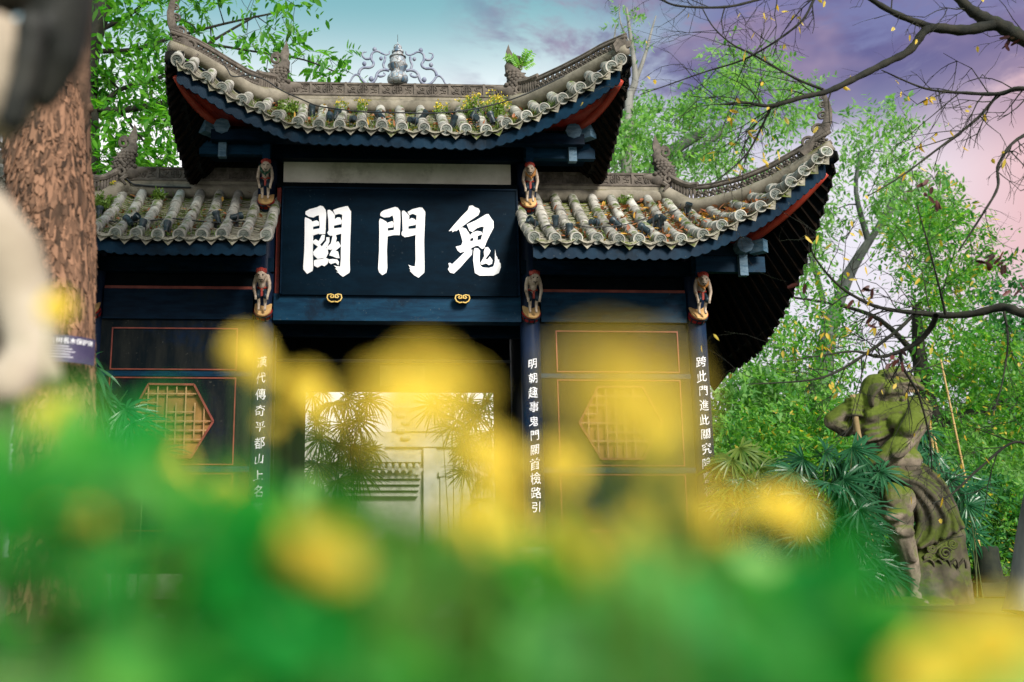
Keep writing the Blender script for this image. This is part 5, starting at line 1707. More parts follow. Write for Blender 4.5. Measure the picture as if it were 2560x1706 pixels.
# its legs and plinth reach the ground
b = MB()
g = Q(-150, 1500, 0.1)
b.lathe([(0.085, 0.0), (0.085, 0.25), (0.08, 0.27), (0.08, g[2] + 0.05)], 12, (g[0], g[1], 0))
local(b.build('plinth', M['nearstone'], None, 40), near)

# ================================================================== small stone post and slab by the right edge
b = MB()
p0 = P(2478, 1500, 0.6)
pst = empty('stone_post', (p0.x, 0.6, 0)); tag(pst, 'dark mossy round stone post beside the statue', 'post')
M['darkmoss'] = matte('dark_mossy_stone', (0.010, 0.014, 0.010), (0.03, 0.035, 0.02), 5, 0.9, None, 0.5, 0.01, 20, moss=(0.012, 0.03, 0.01), mossamt=(0.5, 0.7))
zt_ = PZ(2478, 1366, 0.6)
b.lathe([(0.19, 0.1), (0.20, 0.35), (0.175, 0.55), (0.18, zt_ - 0.04), (0.16, zt_)], 14, (p0.x, 0.6, 0))
local(b.build('shaft', M['darkmoss'], None, 40), pst)
b = MB(); b.box((p0.x + 0.22, 0.62, 0.10), (1.0, 0.6, 0.2)); b.box((p0.x + 0.3, 0.62, 0.24), (0.6, 0.4, 0.10))
local(b.build('base_slab', M['darkmoss']), pst)
# ================================================================== fan palms
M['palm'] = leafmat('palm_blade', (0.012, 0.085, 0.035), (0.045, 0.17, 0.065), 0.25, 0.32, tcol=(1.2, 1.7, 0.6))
M['palm_y'] = leafmat('yellow_palm_blade', (0.08, 0.16, 0.03), (0.20, 0.26, 0.05), 0.35, 0.4)  # yellower green than the other palm blades
M['stalk'] = matte('palm_stalk', (0.04, 0.07, 0.02), (0.08, 0.10, 0.03), 9, 0.6)
M['fibre'] = matte('palm_trunk_fibre', (0.025, 0.018, 0.010), (0.06, 0.042, 0.022), 12, 0.9, (1, 1, 4), 0.6, 0.01)
def frond_mesh(seed, mat, nb=13, span=215, L=0.46, wid=0.044, droop=0.30):
    """fan of folded blades; hub at the origin, fan points along +x, normal +z"""
    r = random.Random(seed)
    vs, fs = [], []
    for i in range(nb):
        a = R(-span / 2 + span * i / (nb - 1) + r.uniform(-5, 5))
        l = L * (0.72 + 0.28 * math.cos(a * 0.8)) * r.uniform(0.88, 1.08)
        dx, dy = math.cos(a), math.sin(a)
        b0 = len(vs)
        m = 5
        for j in range(m + 1):
            t = j / m
            w = wid * (0.35 + 1.3 * t if t < 0.45 else 0.94 * (1 - ((t - 0.45) / 0.55) ** 2) + 0.02)
            z = 0.10 * l * t - droop * l * t ** 2.4 * r.uniform(0.8, 1.4) - 0.05 * l * abs(math.sin(a)) * t
            cx, cy = dx * l * t, dy * l * t
            px, py = -dy * w / 2, dx * w / 2
            vs += [(cx - px, cy - py, z + 0.010 * (1 - t)), (cx, cy, z - 0.006), (cx + px, cy + py, z + 0.010 * (1 - t))]
        for j in range(m):
            q = b0 + j * 3
            fs += [(q, q + 1, q + 4, q + 3), (q + 1, q + 2, q + 5, q + 4)]
    me = bpy.data.meshes.new('fan_leaf')
    me.from_pydata(vs, [], fs)
    me.materials.append(mat)
    me.update()
    return me
FAN = [frond_mesh(i, M['palm']) for i in range(5)]
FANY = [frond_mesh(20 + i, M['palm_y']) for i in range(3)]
FANW = [frond_mesh(40 + i, M['palm'], 24, 290, 0.62, 0.032, 0.40) for i in range(3)]
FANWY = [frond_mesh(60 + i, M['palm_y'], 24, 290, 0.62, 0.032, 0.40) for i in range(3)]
rp = random.Random(5)
def fan_orient(out, face):
    """x axis along out, z axis near face"""
    x = Vector(out).normalized(); z = Vector(face); z = (z - x * z.dot(x)).normalized(); y = z.cross(x)
    return Matrix((x, y, z)).transposed()
def palm_clump(name, base, tips, lab, fans, size=1.0, group=None, cat='palm', view=CAM, extra=1):
    """tips: world points of leaf hubs; canes rise from the base, each with a stalk to its leaf"""
    t = empty(name, base)
    tag(t, lab, cat, group)
    bs = Vector(base)
    b = MB()
    for tp in tips:
        tp = Vector(tp)
        foot = bs + Vector((rp.uniform(-.3, .3), rp.uniform(-.2, .2), 0)) + (Vector((tp.x, tp.y, 0)) - Vector((bs.x, bs.y, 0))) * 0.55
        mid = foot.lerp(tp, 0.6); mid.z = foot.z + (tp.z - foot.z) * 0.75
        b.tube([foot - bs, mid - bs, tp - bs], [0.010, 0.007, 0.004], 5, False)
    inst('cane', b.mesh('cane', M['stalk'], True, False), t)
    for tp in [q for q in tips] + [Vector(q) + Vector((rp.uniform(-.16, .16), rp.uniform(0.0, .35), rp.uniform(-.18, .12))) for q in tips for _ in range(extra)]:
        tp = Vector(tp)
        out = Vector((tp.x - bs.x, (tp.y - bs.y) * 0.6, 0))
        out = (out.normalized() if out.length > 0.05 else Vector((1, 0, 0))) + Vector((rp.uniform(-.7, .7), rp.uniform(-.6, .1), rp.uniform(-1.1, -0.1)))
        face = (view - tp).normalized() * 1.0 + Vector((rp.uniform(-.5, .5), rp.uniform(-.2, .2), 0.75))
        inst('fan_leaf', rp.choice(fans), t, TM(tp - bs, fan_orient(out, face), size * rp.uniform(0.8, 1.15)))
    return t
def tips_px(lst, Y, jit=0.0):
    return [P(x, y, Y + rp.uniform(-jit, jit)) for x, y in lst]
# the big lady palm in front of the statue
hubs = [(2130, 1120), (2062, 1130), (2010, 1150), (2090, 1165), (2145, 1180), (2030, 1195), (2075, 1210), (2110, 1200), (2165, 1185), (2105, 1240), (2060, 1255), (2020, 1245), (2140, 1235), (2150, 1275), (2105, 1290),
        (2065, 1300), (2025, 1290), (2130, 1330), (2170, 1320), (2090, 1345), (2050, 1345), (2155, 1375), (2120, 1395), (2180, 1400), (2080, 1395), (2010, 1340), (2140, 1430), (2190, 1440), (2100, 1440), (2205, 1425), (2060, 1440), (1990, 1400),
        (1985, 1180), (1975, 1220), (1990, 1270), (1960, 1310), (2000, 1310), (1950, 1360), (2200, 1180), (1970, 1430), (2030, 1480), (2130, 1480)]
palm_clump('lady_palm', (P(2090, 1500, -2.1).x, -2.1, 0), tips_px(hubs, -2.25, 0.45), 'dense dark green fan palm in front of the demon statue', FAN, 0.92)
hubs = [(1830, 1150), (1850, 1120), (1875, 1135), (1900, 1175), (1860, 1200), (1835, 1220), (1890, 1240), (1920, 1210), (1850, 1275), (1905, 1290), (1925, 1265), (1870, 1320), (1835, 1310), (1915, 1340), (1880, 1370), (1930, 1390), (1850, 1390), (1940, 1430), (1890, 1440), (1835, 1180)]
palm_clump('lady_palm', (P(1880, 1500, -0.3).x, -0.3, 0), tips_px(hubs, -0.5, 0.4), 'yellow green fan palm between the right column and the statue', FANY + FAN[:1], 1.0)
hubs = [(2300, 1115), (2330, 1130), (2350, 1165), (2375, 1200), (2400, 1235), (2420, 1265), (2310, 1080), (2340, 1195), (2440, 1215), (2390, 1290), (2430, 1330)]
palm_clump('lady_palm', (P(2380, 1500, 0.1).x, 0.1, 0), tips_px(hubs, 0.05, 0.4), 'fan palm whose leaves show behind the back of the demon statue', FAN, 0.9)
# left of the gate beside the trunk
hubs = [(255, 1010), (285, 1000), (240, 960), (300, 1040), (255, 1060), (330, 1060), (280, 1110), (240, 1120), (320, 1130), (255, 1170), (360, 1150), (225, 880), (240, 920)]
palm_clump('windmill_palm', (P(270, 1500, -1.2).x, -1.2, 0), tips_px(hubs, -1.2, 0.3), 'dark fan palm between the big tree trunk and the left door', FAN, 1.15)
# beyond the gateway
hubs = [(795, 1040), (830, 1010), (860, 1060), (800, 1100), (850, 1110), (900, 1050), (780, 990), (880, 1120), (830, 1160), (790, 1160), (920, 1000), (870, 1000), (910, 1120), (770, 1210), (850, 1200), (800, 1240), (900, 1180)]
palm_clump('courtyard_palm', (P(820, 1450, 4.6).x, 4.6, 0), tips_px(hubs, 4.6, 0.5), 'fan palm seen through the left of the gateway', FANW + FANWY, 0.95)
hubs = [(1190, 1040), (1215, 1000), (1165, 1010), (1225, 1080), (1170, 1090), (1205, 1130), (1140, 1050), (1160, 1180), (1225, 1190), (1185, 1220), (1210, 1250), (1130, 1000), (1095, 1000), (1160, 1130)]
palm_clump('courtyard_palm', (P(1190, 1450, 4.4).x, 4.4, 0), tips_px(hubs, 4.4, 0.5), 'fan palm seen through the right of the gateway', FANW + FANWY[:1], 0.85)

# ================================================================== pale stone screen wall in the courtyard
CYY = 9.0
scn = empty('screen_wall', (0.4, CYY, 0)); tag(scn, 'pale carved stone screen wall seen through the gateway', 'wall')
def cpart(nm, f, m='palestone', sm=False):
    b = MB(); f(b); return local(b.build(nm, M[m], None, sm), scn)
X_ = lambda px, py=1150, Y=CYY: P(px, py, Y).x
Zc = lambda py, Y=CYY: P(1000, py, Y).z
cpart('wall_slab', lambda b: b.bbox(X_(720), X_(1260), CYY, CYY + 0.3, 0, Zc(1080)))
cpart('upper_slab', lambda b: b.bbox(X_(980), X_(1120), CYY - 0.05, CYY + 0.25, Zc(1080) + 0.01, Zc(1020)))
cpart('coping', lambda b: (b.bbox(X_(820), X_(1050), CYY - 0.5, CYY - 0.01, Zc(1160), Zc(1140)), b.bbox(X_(840), X_(1260), CYY - 0.10, CYY - 0.005, Zc(1118), Zc(1108)), b.bbox(X_(840), X_(960), CYY - 0.16, CYY - 0.006, Zc(1140), Zc(1125))))
for k in range(11):
    x = X_(872 + 17 * k, 1170, CYY - 0.5)
    cpart('stone_tile', lambda b: (b.tube([(x, CYY - 0.2, Zc(1150, CYY - 0.5)), (x, CYY - 0.62, Zc(1172, CYY - 0.5))], 0.055, 8), b.prism([(-0.07, 0), (0.07, 0), (0, -0.12)], 0.03, lambda u, v, w: Vector((x + 0.08 + u, CYY - 0.6 + w, Zc(1172, CYY - 0.5) + v)))))
cpart('cornice', lambda b: [b.bbox(X_(850 + 4 * k), X_(1050 - 2 * k), CYY - 0.42 + 0.09 * k, CYY - 0.003, Zc(1200 + 14 * k), Zc(1190 + 14 * k)) for k in range(4)])
cpart('pier', lambda b: (b.bbox(X_(1058), X_(1090), CYY - 0.14, CYY - 0.002, 0, Zc(1122)), b.bbox(X_(1100), X_(1130), CYY - 0.05, CYY - 0.0015, 0, Zc(1185)), b.bbox(X_(1096), X_(1134), CYY - 0.09, CYY - 0.0012, Zc(1192), Zc(1180))))
for k in range(8):
    cpart('relief_block', lambda b: b.ell((X_(1000 + 6 * (k % 4)), CYY - 0.06, Zc(1040 + 18 * (k // 2))), (0.09, 0.05, 0.06), 8, 5))
cpart('wave_relief', lambda b: b.tube([(X_(900 + 9 * i), CYY - 0.06, Zc(1124 + 5 * math.sin(i * 1.6))) for i in range(8)], 0.03, 6))
# ================================================================== trees
M['bark'] = matte('flaking_bark', (0.03, 0.019, 0.012), (0.12, 0.07, 0.045), 6, 0.95, (1, 1, 0.5), 0.9, 0.02, 22, dirt=(0.018, 0.014, 0.009))
M['flake'] = leafmat('bark_flake', (0.028, 0.016, 0.010), (0.25, 0.135, 0.082), 0.0, 0.95)
M['limb_bark'] = matte('dark_limb_bark', (0.010, 0.012, 0.010), (0.028, 0.026, 0.018), 9, 0.9, None, 0.6, 0.01, 40, moss=(0.02, 0.035, 0.008), mossamt=(0.62, 0.8))
M['midbark'] = matte('mid_grey_bark', (0.06, 0.068, 0.07), (0.12, 0.125, 0.12), 3, 0.9, (1, 1, 0.4), 0.5, 0.01, 14)
M['greybark'] = matte('grey_bark', (0.13, 0.13, 0.12), (0.25, 0.245, 0.225), 3, 0.9, (1, 1, 0.4), 0.5, 0.01, 14)
M['leaf_bright'] = leafmat('broad_leaf', (0.03, 0.17, 0.015), (0.14, 0.36, 0.035), 0.55, 0.4, tcol=(1.5, 1.6, 0.6))
M['leaf_far'] = leafmat('far_leaf', (0.09, 0.25, 0.07), (0.24, 0.42, 0.13), 0.55, 0.5, tcol=(1.4, 1.6, 0.7))
M['leaf_mid'] = leafmat('mid_leaf', (0.03, 0.19, 0.03), (0.17, 0.37, 0.05), 0.5, 0.5, (0.55, 0.42, 0.05), 0.95)
M['leaf_dark'] = leafmat('dark_leaf', (0.015, 0.11, 0.03), (0.06, 0.21, 0.05), 0.45, 0.5)
M['leaf_yellow'] = leafmat('yellow_leaf', (0.62, 0.42, 0.03), (0.82, 0.64, 0.14), 0.45, 0.5, tcol=(1.3, 1.2, 0.6))
M['pod'] = leafmat('dry_pod', (0.03, 0.008, 0.008), (0.10, 0.025, 0.02), 0.1)

# ---- big trunk on the left, flaking bark plates
LT = -8.2
bt = empty('flaking_tree', (P(120, 1500, LT).x, LT, 0)); tag(bt, 'thick tree trunk with flaking reddish brown bark at the left', 'tree')
cen = [(140, 1600, 116), (142, 1300, 100), (143, 1050, 92), (142, 900, 88), (134, 700, 92), (124, 500, 98), (118, 330, 104), (126, 200, 96), (146, 60, 84), (160, -120, 78), (170, -400, 72)]
kL = (LT - CAM.y) / FPX
cpts = smooth_path([P(x, y, LT) for x, y, r in cen], 6)
crad = np.interp(np.linspace(0, 1, len(cpts)), np.linspace(0, 1, len(cen)), [r * kL for x, y, r in cen])
b = MB()
NT = 40
vs_ = []
for i, (p, r) in enumerate(zip(cpts, crad)):
    for k in range(NT):
        a = 2 * PI * k / NT
        q = Vector((math.cos(a), math.sin(a), 0))
        h = mnoise.noise(Vector((q.x * 2.2, q.y * 2.2, p.z * 0.9))) * 0.06 + mnoise.noise(Vector((q.x * 6, q.y * 6, p.z * 2.5))) * 0.035
        vs_.append(p + q * r * (1 + h * 2.0))
b.add(vs_, [(i * NT + k, i * NT + (k + 1) % NT, (i + 1) * NT + (k + 1) % NT, (i + 1) * NT + k) for i in range(len(cpts) - 1) for k in range(NT)])
# knots
kp = P(215, 275, LT)
b.tube(smooth_path([P(196, -80, LT - 0.04), P(198, 80, LT - 0.06), P(194, 200, LT - 0.06), P(190, 290, LT - 0.02), P(176, 380, LT + 0.05)], 5), [0.07, 0.072, 0.075, 0.078, 0.08, 0.082, 0.08, 0.085, 0.08, 0.09, 0.085, 0.095, 0.09, 0.1, 0.1, 0.1, 0.1, 0.1, 0.09, 0.08, 0.06], 10)
b.tube([P(190, 282, LT - 0.02), P(214, 272, LT - 0.04), P(232, 268, LT - 0.04)], [0.06, 0.045, 0.03], 8)
inst('trunk', b.mesh('trunk', M['bark'], True), bt, Matrix.Translation(-bt.location))
# plates: irregular torn flakes of bark, free edge downwards
NP = 10500
zz = rng.uniform(0.3, 4.0, NP); aa = rng.uniform(-PI, 0.35, NP)
czs = np.array([p.z for p in cpts]); cxs = np.array([p.x for p in cpts]); cys = np.array([p.y for p in cpts])
o_ = np.argsort(czs)
cx_ = np.interp(zz, czs[o_], cxs[o_]); cy_ = np.interp(zz, czs[o_], cys[o_]); rr_ = np.interp(zz, czs[o_], np.array(crad)[o_])
hs = np.array([mnoise.noise(Vector((math.cos(a) * 2.2, math.sin(a) * 2.2, z * 0.9))) * 0.06 + mnoise.noise(Vector((math.cos(a) * 6, math.sin(a) * 6, z * 2.5))) * 0.035 for a, z in zip(aa, zz)])
dens = np.array([mnoise.noise(Vector((math.cos(a) * 3, math.sin(a) * 3, z * 1.6 + 9))) for a, z in zip(aa, zz)])
rr_ = rr_ * (1 + 2 * hs)
fv, ff = [], []
for i in range(NP):
    if dens[i] + rng.normal() * 0.25 < -0.10: continue
    a = aa[i]; nv_ = Vector((math.cos(a), math.sin(a), 0)); sv = Vector((-math.sin(a), math.cos(a), 0)); p0 = Vector((cx_[i], cy_[i], zz[i])) + nv_ * (rr_[i] - 0.003)
    H = rng.uniform(0.03, 0.10) * (1.6 if rng.random() < 0.18 else 1); W = rng.uniform(0.009, 0.026); lift = rng.uniform(0.003, 0.022); sk = rng.normal() * 0.012
    k = rng.integers(6, 9); b0 = len(fv); ring = []
    for j in range(k):
        t = 2 * PI * j / k
        u = math.cos(t) * W * rng.uniform(0.65, 1.25); v = math.sin(t) * H * rng.uniform(0.6, 1.25)
        low = max(0.0, -v / H)
        ring.append(p0 + sv * (u + sk * low) + Vector((0, 0, v)) + nv_ * (lift * low + 0.002))
    fv += [tuple(q) for q in ring] + [tuple(q - nv_ * 0.007) for q in ring]
    ff.append(tuple(b0 + j for j in range(k)))
    for j in range(k): ff.append((b0 + j, b0 + k + j, b0 + k + (j + 1) % k, b0 + (j + 1) % k))
fl = bpy.data.meshes.new('bark_plates'); fl.from_pydata(fv, [], ff); fl.materials.append(M['flake']); fl.update()
o = inst('bark_plates', fl, bt, Matrix.Translation(-bt.location)); o['kind'] = 'stuff'
# ---- plate nailed to the trunk
tp = P(180, 873, LT - 0.40)
sg = empty('tree_plate', tp); tag(sg, 'purple protection plate with white writing on the big trunk', 'sign')
M['plate'] = matte('plate_print', (0.03, 0.026, 0.065), (0.06, 0.05, 0.10), 3, 0.4, None, 0.0, dirt=(0.09, 0.06, 0.10))
b = MB()
pr = 0.26
def plate_pt(u, v, w=0.0):
    a = u / pr - 0.0
    return Vector((math.sin(a) * (pr + w), pr - math.cos(a) * (pr + w), v))
rot_p = Matrix.Rotation(R(30), 4, 'Z')
b.slab([[plate_pt(-0.17 + 0.34 * i / 12, v) for i in range(13)] for v in (-0.085, 0.085)], (0, 0.012, 0))
po = inst('plate', b.mesh('plate', M['plate'], 40), sg, rot_p)
def plate_text(ch, x0, z0, size, step):
    for i, c_ in enumerate(ch):
        if c_ == ' ': continue
        me = char_mesh(c_); nv = len(me.vertices)
        co = np.empty(nv * 3, np.float32); me.vertices.foreach_get('co', co); co = co.reshape(-1, 3)
        out = [tuple(plate_pt(x0 + i * step + c[0] * size, z0 + c[1] * size, 0.004)) for c in co]
        me.vertices.foreach_set('co', np.array(out, np.float32).ravel()); me.update()
        me.materials.clear(); me.materials.append(M['white'])
        inst('plate_character', me, po)
plate_text('古树名木保护牌', -0.118, 0.048, 0.040, 0.040)
M['platewhite'] = plain('pale_print', (0.5, 0.48, 0.55), 0.5)
for k in range(5):
    b = MB(); b.slab([[plate_pt(-0.14 + 0.17 * i / 4 * (0.7 + 0.3 * ((k * 37) % 5) / 5), 0.012 - 0.017 * k + v, 0.0035) for i in range(5)] for v in (0, 0.005)], (0, 0.002, 0))
    inst('print_line', b.mesh('print_line', M['platewhite']), po)

# ---- generic tree builder
def grow(b, p, d, L, r, depth, tips, rg, bend=0.25, split=(2, 3), shrink=0.72, up=0.1, ratio=0.62, spread=0.6, minr=0.004):
    n = 4
    pts = [Vector(p)]; dd = Vector(d).normalized()
    for i in range(n):
        dd = (dd + Vector((rg.uniform(-bend, bend), rg.uniform(-bend, bend), rg.uniform(-bend, bend) + up * 0.3))).normalized()
        pts.append(pts[-1] + dd * (L / n))
    r1 = max(minr, r * ratio)
    b.tube(pts, [r + (r1 - r) * i / n for i in range(n + 1)], 6 if r > 0.02 else 4, False)
    if depth == 0:
        tips.append((pts[-1], dd)); return
    tips.append((pts[-2], dd)) if depth <= 1 else None
    for k in range(rg.randint(*split)):
        nd = (dd + Vector((rg.uniform(-1, 1), rg.uniform(-1, 1), rg.uniform(-0.6, 0.9))) * spread).normalized()
        grow(b, pts[-1] if k < 2 else pts[rg.randint(2, n)], nd, L * shrink * rg.uniform(0.8, 1.15), r1 * rg.uniform(0.7, 0.95), depth - 1, tips, rg, bend, split, shrink, up, ratio, spread, minr)
def crown_from_tips(tips, per, sigma, size, mat, shape='leaf', droop=0.3, name='crown'):
    # every tip carries a few sprays: leaves set alternately along a short drooping shoot
    k = 9
    ns = max(2, int(round(per / k)))
    m = len(tips) * ns
    T_ = np.repeat(np.array([list(t[0]) for t in tips]), ns, 0)
    Dd = np.repeat(np.array([list(t[1]) for t in tips]), ns, 0)
    big = rng.uniform(0.65, 1.35, m)
    sd = rdir(m) + Dd * 0.5 + np.array([0, 0, -droop * 0.6])
    sd /= np.linalg.norm(sd, axis=1, keepdims=True)
    st = T_ + rng.normal(0, sigma * 0.38, (m, 3))
    L = (sigma * rng.uniform(1.3, 2.8, m))[:, None]
    n = m * k
    u = np.tile(np.linspace(0.05, 1, k), m)[:, None] + rng.normal(0, 0.05, (n, 1))
    S0, SD, SL = np.repeat(st, k, 0), np.repeat(sd, k, 0), np.repeat(L, k, 0)
    P_ = S0 + SD * SL * u + np.array([0, 0, -0.35]) * SL * u * u
    lat = np.cross(SD, np.repeat(rdir(m), k, 0)); lat /= np.linalg.norm(lat, axis=1, keepdims=True) + 1e-9
    sgn_ = np.tile(np.where(np.arange(k) % 2 == 0, 1.0, -1.0), m)[:, None]
    D_ = lat * sgn_ * 0.9 + SD * 0.7 + np.array([0, 0, -droop]) + rdir(n) * 0.35
    N_ = np.repeat(rdir(m) * 0.5, k, 0) + np.array([0, -0.25, 0.8]) + rdir(n) * 0.3
    size = size * np.repeat(big, k)
    return leaves_mesh(name, P_, D_, N_, rng.uniform(0.6, 1.25, n) * size, rng.uniform(0.6, 1.1, n) * size * 0.42, mat, shape)
def tree(name, base, height, trunk_r, lab, mat, bark, seed, depth=5, per=26, sigma=0.35, size=0.16, shape='leaf', lean=(0, 0), trunk_frac=0.38, spread=0.62, group=None, L0=None, droop=0.3):
    rg = random.Random(seed)
    base = Vector(base)
    t = empty(name, base); tag(t, lab, 'tree', group)
    b = MB(); tips = []
    top = Vector((lean[0], lean[1], height * trunk_frac))
    b.tube(smooth_path([Vector((0, 0, 0)), top * 0.33 + Vector((rg.uniform(-.1, .1), 0, 0)), top * 0.66 + Vector((rg.uniform(-.15, .15), 0, 0)), top], 4), [trunk_r * (1.25 - 0.55 * i / 12) for i in range(13)], 10, False)
    L = L0 or height * (1 - trunk_frac) * 0.36
    for k in range(4):
        a = rg.uniform(0, 2 * PI)
        grow(b, top * rg.uniform(0.8, 1.0), Vector((math.cos(a) * 0.8, math.sin(a) * 0.8, rg.uniform(0.5, 1.2))) + Vector((lean[0], lean[1], 0)) * 0.1, L * rg.uniform(0.8, 1.2), trunk_r * 0.5, depth - 1, tips, rg, 0.22, (2, 3), 0.74, 0.15, 0.66, spread)
    inst('trunk', b.mesh('trunk', bark, True, False), t)
    o = inst('crown', crown_from_tips(tips, per, sigma, size, mat, shape, droop), t); o['kind'] = 'stuff'
    return t, tips
# ================================================================== trees laid out from what the photo shows
def inpoly(x, y, poly):
    c = False
    for (x1, y1), (x2, y2) in zip(poly, poly[1:] + poly[:1]):
        if (y1 > y) != (y2 > y) and x < (x2 - x1) * (y - y1) / (y2 - y1) + x1: c = not c
    return c
def sample_px(polys, n, rg):
    areas = []
    for p in polys:
        areas.append(abs(sum(a[0] * b_[1] - b_[0] * a[1] for a, b_ in zip(p, p[1:] + p[:1]))) / 2)
    out = []
    while len(out) < n:
        p = rg.choices(polys, areas)[0]
        x = rg.uniform(min(q[0] for q in p), max(q[0] for q in p)); y = rg.uniform(min(q[1] for q in p), max(q[1] for q in p))
        if inpoly(x, y, p): out.append((x, y))
    return out
def shaped_tree(name, lab, Y, trunk, polys, ncl, per, size, mat, bark, seed, depth=2.5, sigma=0.3, extra_limbs=(), group=None, twig=0.012, droop=0.25, shape='leaf', cat='tree', yscale=0.8):
    """trunk: [(px, py, r_px)] at depth Y; crown clusters spread through the outlined volume"""
    rg = random.Random(seed)
    kk = (Y - CAM.y) / FPX
    base = P(trunk[0][0], trunk[0][1], Y); base.z = 0
    t = empty(name, base); tag(t, lab, cat, group)
    b = MB()
    pts = [Vector((base.x, Y, 0))] + [P(x, y, Y) for x, y, r in trunk[1:]]
    rr = [r * kk for x, y, r in trunk]
    sp_ = smooth_path([p - base for p in pts], 5)
    b.tube(sp_, list(np.interp(np.linspace(0, 1, len(sp_)), np.linspace(0, 1, len(rr)), rr)), 10, False)
    nodes = [(p + base, max(rr[-1], 0.3 * rr[0]), 0) for p in sp_[len(sp_) // 3:]]
    for lim in extra_limbs:
        lp = smooth_path([P(x, y, Y + d) for x, y, r, d in lim], 4); lr = [r * kk for x, y, r, d in lim]
        li = list(np.interp(np.linspace(0, 1, len(lp)), np.linspace(0, 1, len(lr)), lr))
        b.tube([p - base for p in lp], li, 7, False)
        nodes += [(p, r, 0) for p, r in zip(lp, li)]
    cl = [P(x, y, Y + rg.uniform(-depth, depth)) for x, y in sample_px(polys, ncl, rg)]
    cl.sort(key=lambda p: min((p - q[0]).length for q in nodes))
    NPs = np.array([list(q[0]) for q in nodes]); NR = [q[1] for q in nodes]
    tips = []
    for p in cl:
        v = np.array(list(p))
        i = int(np.argmin(((NPs - v) ** 2).sum(1)))
        q = Vector(NPs[i]); L = (p - q).length
        r0 = min(NR[i] * 0.6, 0.02 + L * 0.02); r1 = max(twig * 0.5, r0 * 0.5)
        m_ = (p + q) / 2 + Vector((rg.uniform(-.12, .12), rg.uniform(-.12, .12), rg.uniform(-.02, .14))) * L
        b.tube([q - base, m_ - base, p - base], [r0, (r0 + r1) / 2, r1], 5, False)
        NPs = np.vstack([NPs, v[None], np.array(list(m_))[None]]); NR += [r1, (r0 + r1) / 2]
        tips.append((p - base, (p - q).normalized() if L > 1e-6 else Vector((0, 0, 1))))
    inst('trunk', b.mesh('trunk', bark, True, False), t)
    o = inst('crown', crown_from_tips(tips, per, sigma, size, mat, shape, droop), t); o['kind'] = 'stuff'
    return t
# ---- bright broad-leaved tree behind the left half of the gate
shaped_tree('broadleaf_tree', 'bright green broad leaved tree behind the left wing roof', 3.6,
    [(215, 1500, 70), (212, 700, 55), (205, 350, 45), (215, 150, 34), (260, 0, 24), (300, -160, 14)],
    [[(200, -60), (760, -60), (745, 40), (690, 60), (640, 120), (560, 130), (470, 200), (430, 230), (430, 440), (205, 440)],
     [(640, 90), (700, 60), (770, 70), (820, 120), (870, 150), (905, 205), (760, 215), (660, 215), (600, 160)], [(205, 160), (430, 180), (430, 430), (205, 430)]],
    270, 22, 0.20, M['leaf_bright'], M['limb_bark'], 3, 1.6, 0.20,
    [[(220, 268, 11, 0), (300, 276, 10, 0), (430, 254, 8, 0), (520, 230, 5, 0.4)], [(215, 300, 9, 0), (300, 225, 6, 0), (420, 186, 5, 0.3), (520, 110, 4, 0.5), (640, 40, 3, 0.6)],
     [(225, 128, 8, 0), (330, 125, 6, 0.3), (430, 95, 5, 0.5), (560, 60, 3.5, 0.8), (700, 30, 2.5, 1.0)], [(240, 80, 8, 0), (320, 40, 5, 0.2), (370, 0, 4, 0.2)],
     [(520, 110, 4, 0.5), (640, 130, 3, 0.6), (760, 150, 2.5, 0.6), (860, 190, 2, 0.5)], [(300, 276, 5, 0), (340, 330, 3, 0.2), (400, 400, 2, 0.3)]])
# little twig hanging into the top of the frame
# ---- crown of the big flaking tree: it spreads overhead, out of the frame, and shades the left bay
rgc = random.Random(5)
cb = MB(); tipc = []
o0 = Vector(bt.location); tt = cpts[-1] - o0
hub = Vector((tt.x + 0.3, tt.y, 8.0))
cb.tube([tt, (tt + hub) / 2, hub], [crad[-1], crad[-1] * 0.9, crad[-1] * 0.75], 10, False)
for k in range(9):
    a = 2 * PI * k / 9 + rgc.uniform(-.2, .2)
    q = hub + Vector((math.cos(a) * 2.6 + 0.9, math.sin(a) * 2.4 + 0.6, rgc.uniform(0.8, 2.4)))
    cb.tube([hub - Vector((0, 0, 0.6)), (hub + q) / 2 + Vector((0, 0, 0.3)), q], [0.12, 0.08, 0.03], 6, False)
    for j in range(24):
        p_ = hub.lerp(q, rgc.uniform(0.4, 1.15)) + Vector((rgc.gauss(0, 0.75), rgc.gauss(0, 0.75), rgc.gauss(0.3, 0.5)))
        if p_.z + o0.z < 7.3: continue
        tipc.append((p_, Vector((0, 0, 1))))
        if j % 3 == 0: cb.tube([hub.lerp(q, 0.6), p_], [0.03, 0.01], 4, False)
inst('limbs', cb.mesh('limbs', M['limb_bark'], True, False), bt)
inst('crown', crown_from_tips(tipc, 46, 0.32, 0.2, M['leaf_bright']), bt)['kind'] = 'stuff'
# ---- pale trees behind the right half
shaped_tree('bare_pale_tree', 'slender pale grey tree almost bare, between the central and right roofs', 13.0,
    [(1565, 1500, 22), (1568, 900, 18), (1565, 460, 15), (1572, 330, 13), (1572, 250, 12), (1588, 200, 9), (1580, 120, 6), (1566, 20, 3)],
    [[(1530, 20), (1600, 10), (1630, 120), (1560, 130)], [(1500, 300), (1560, 300), (1560, 440), (1480, 440)]], 26, 5, 0.16, M['leaf_far'], M['greybark'], 8, 1.0, 0.3,
    [[(1588, 205, 7, 0), (1612, 140, 5, 0), (1628, 80, 3, 0), (1640, 40, 1.5, 0)], [(1572, 260, 8, 0), (1545, 190, 5, 0), (1535, 120, 3, 0), (1540, 60, 1.5, 0)], [(1580, 120, 4, 0), (1552, 60, 2, 0), (1548, 10, 1.2, 0)], [(1570, 340, 6, 0), (1545, 290, 3, 0), (1528, 250, 2, 0)]], twig=0.01)
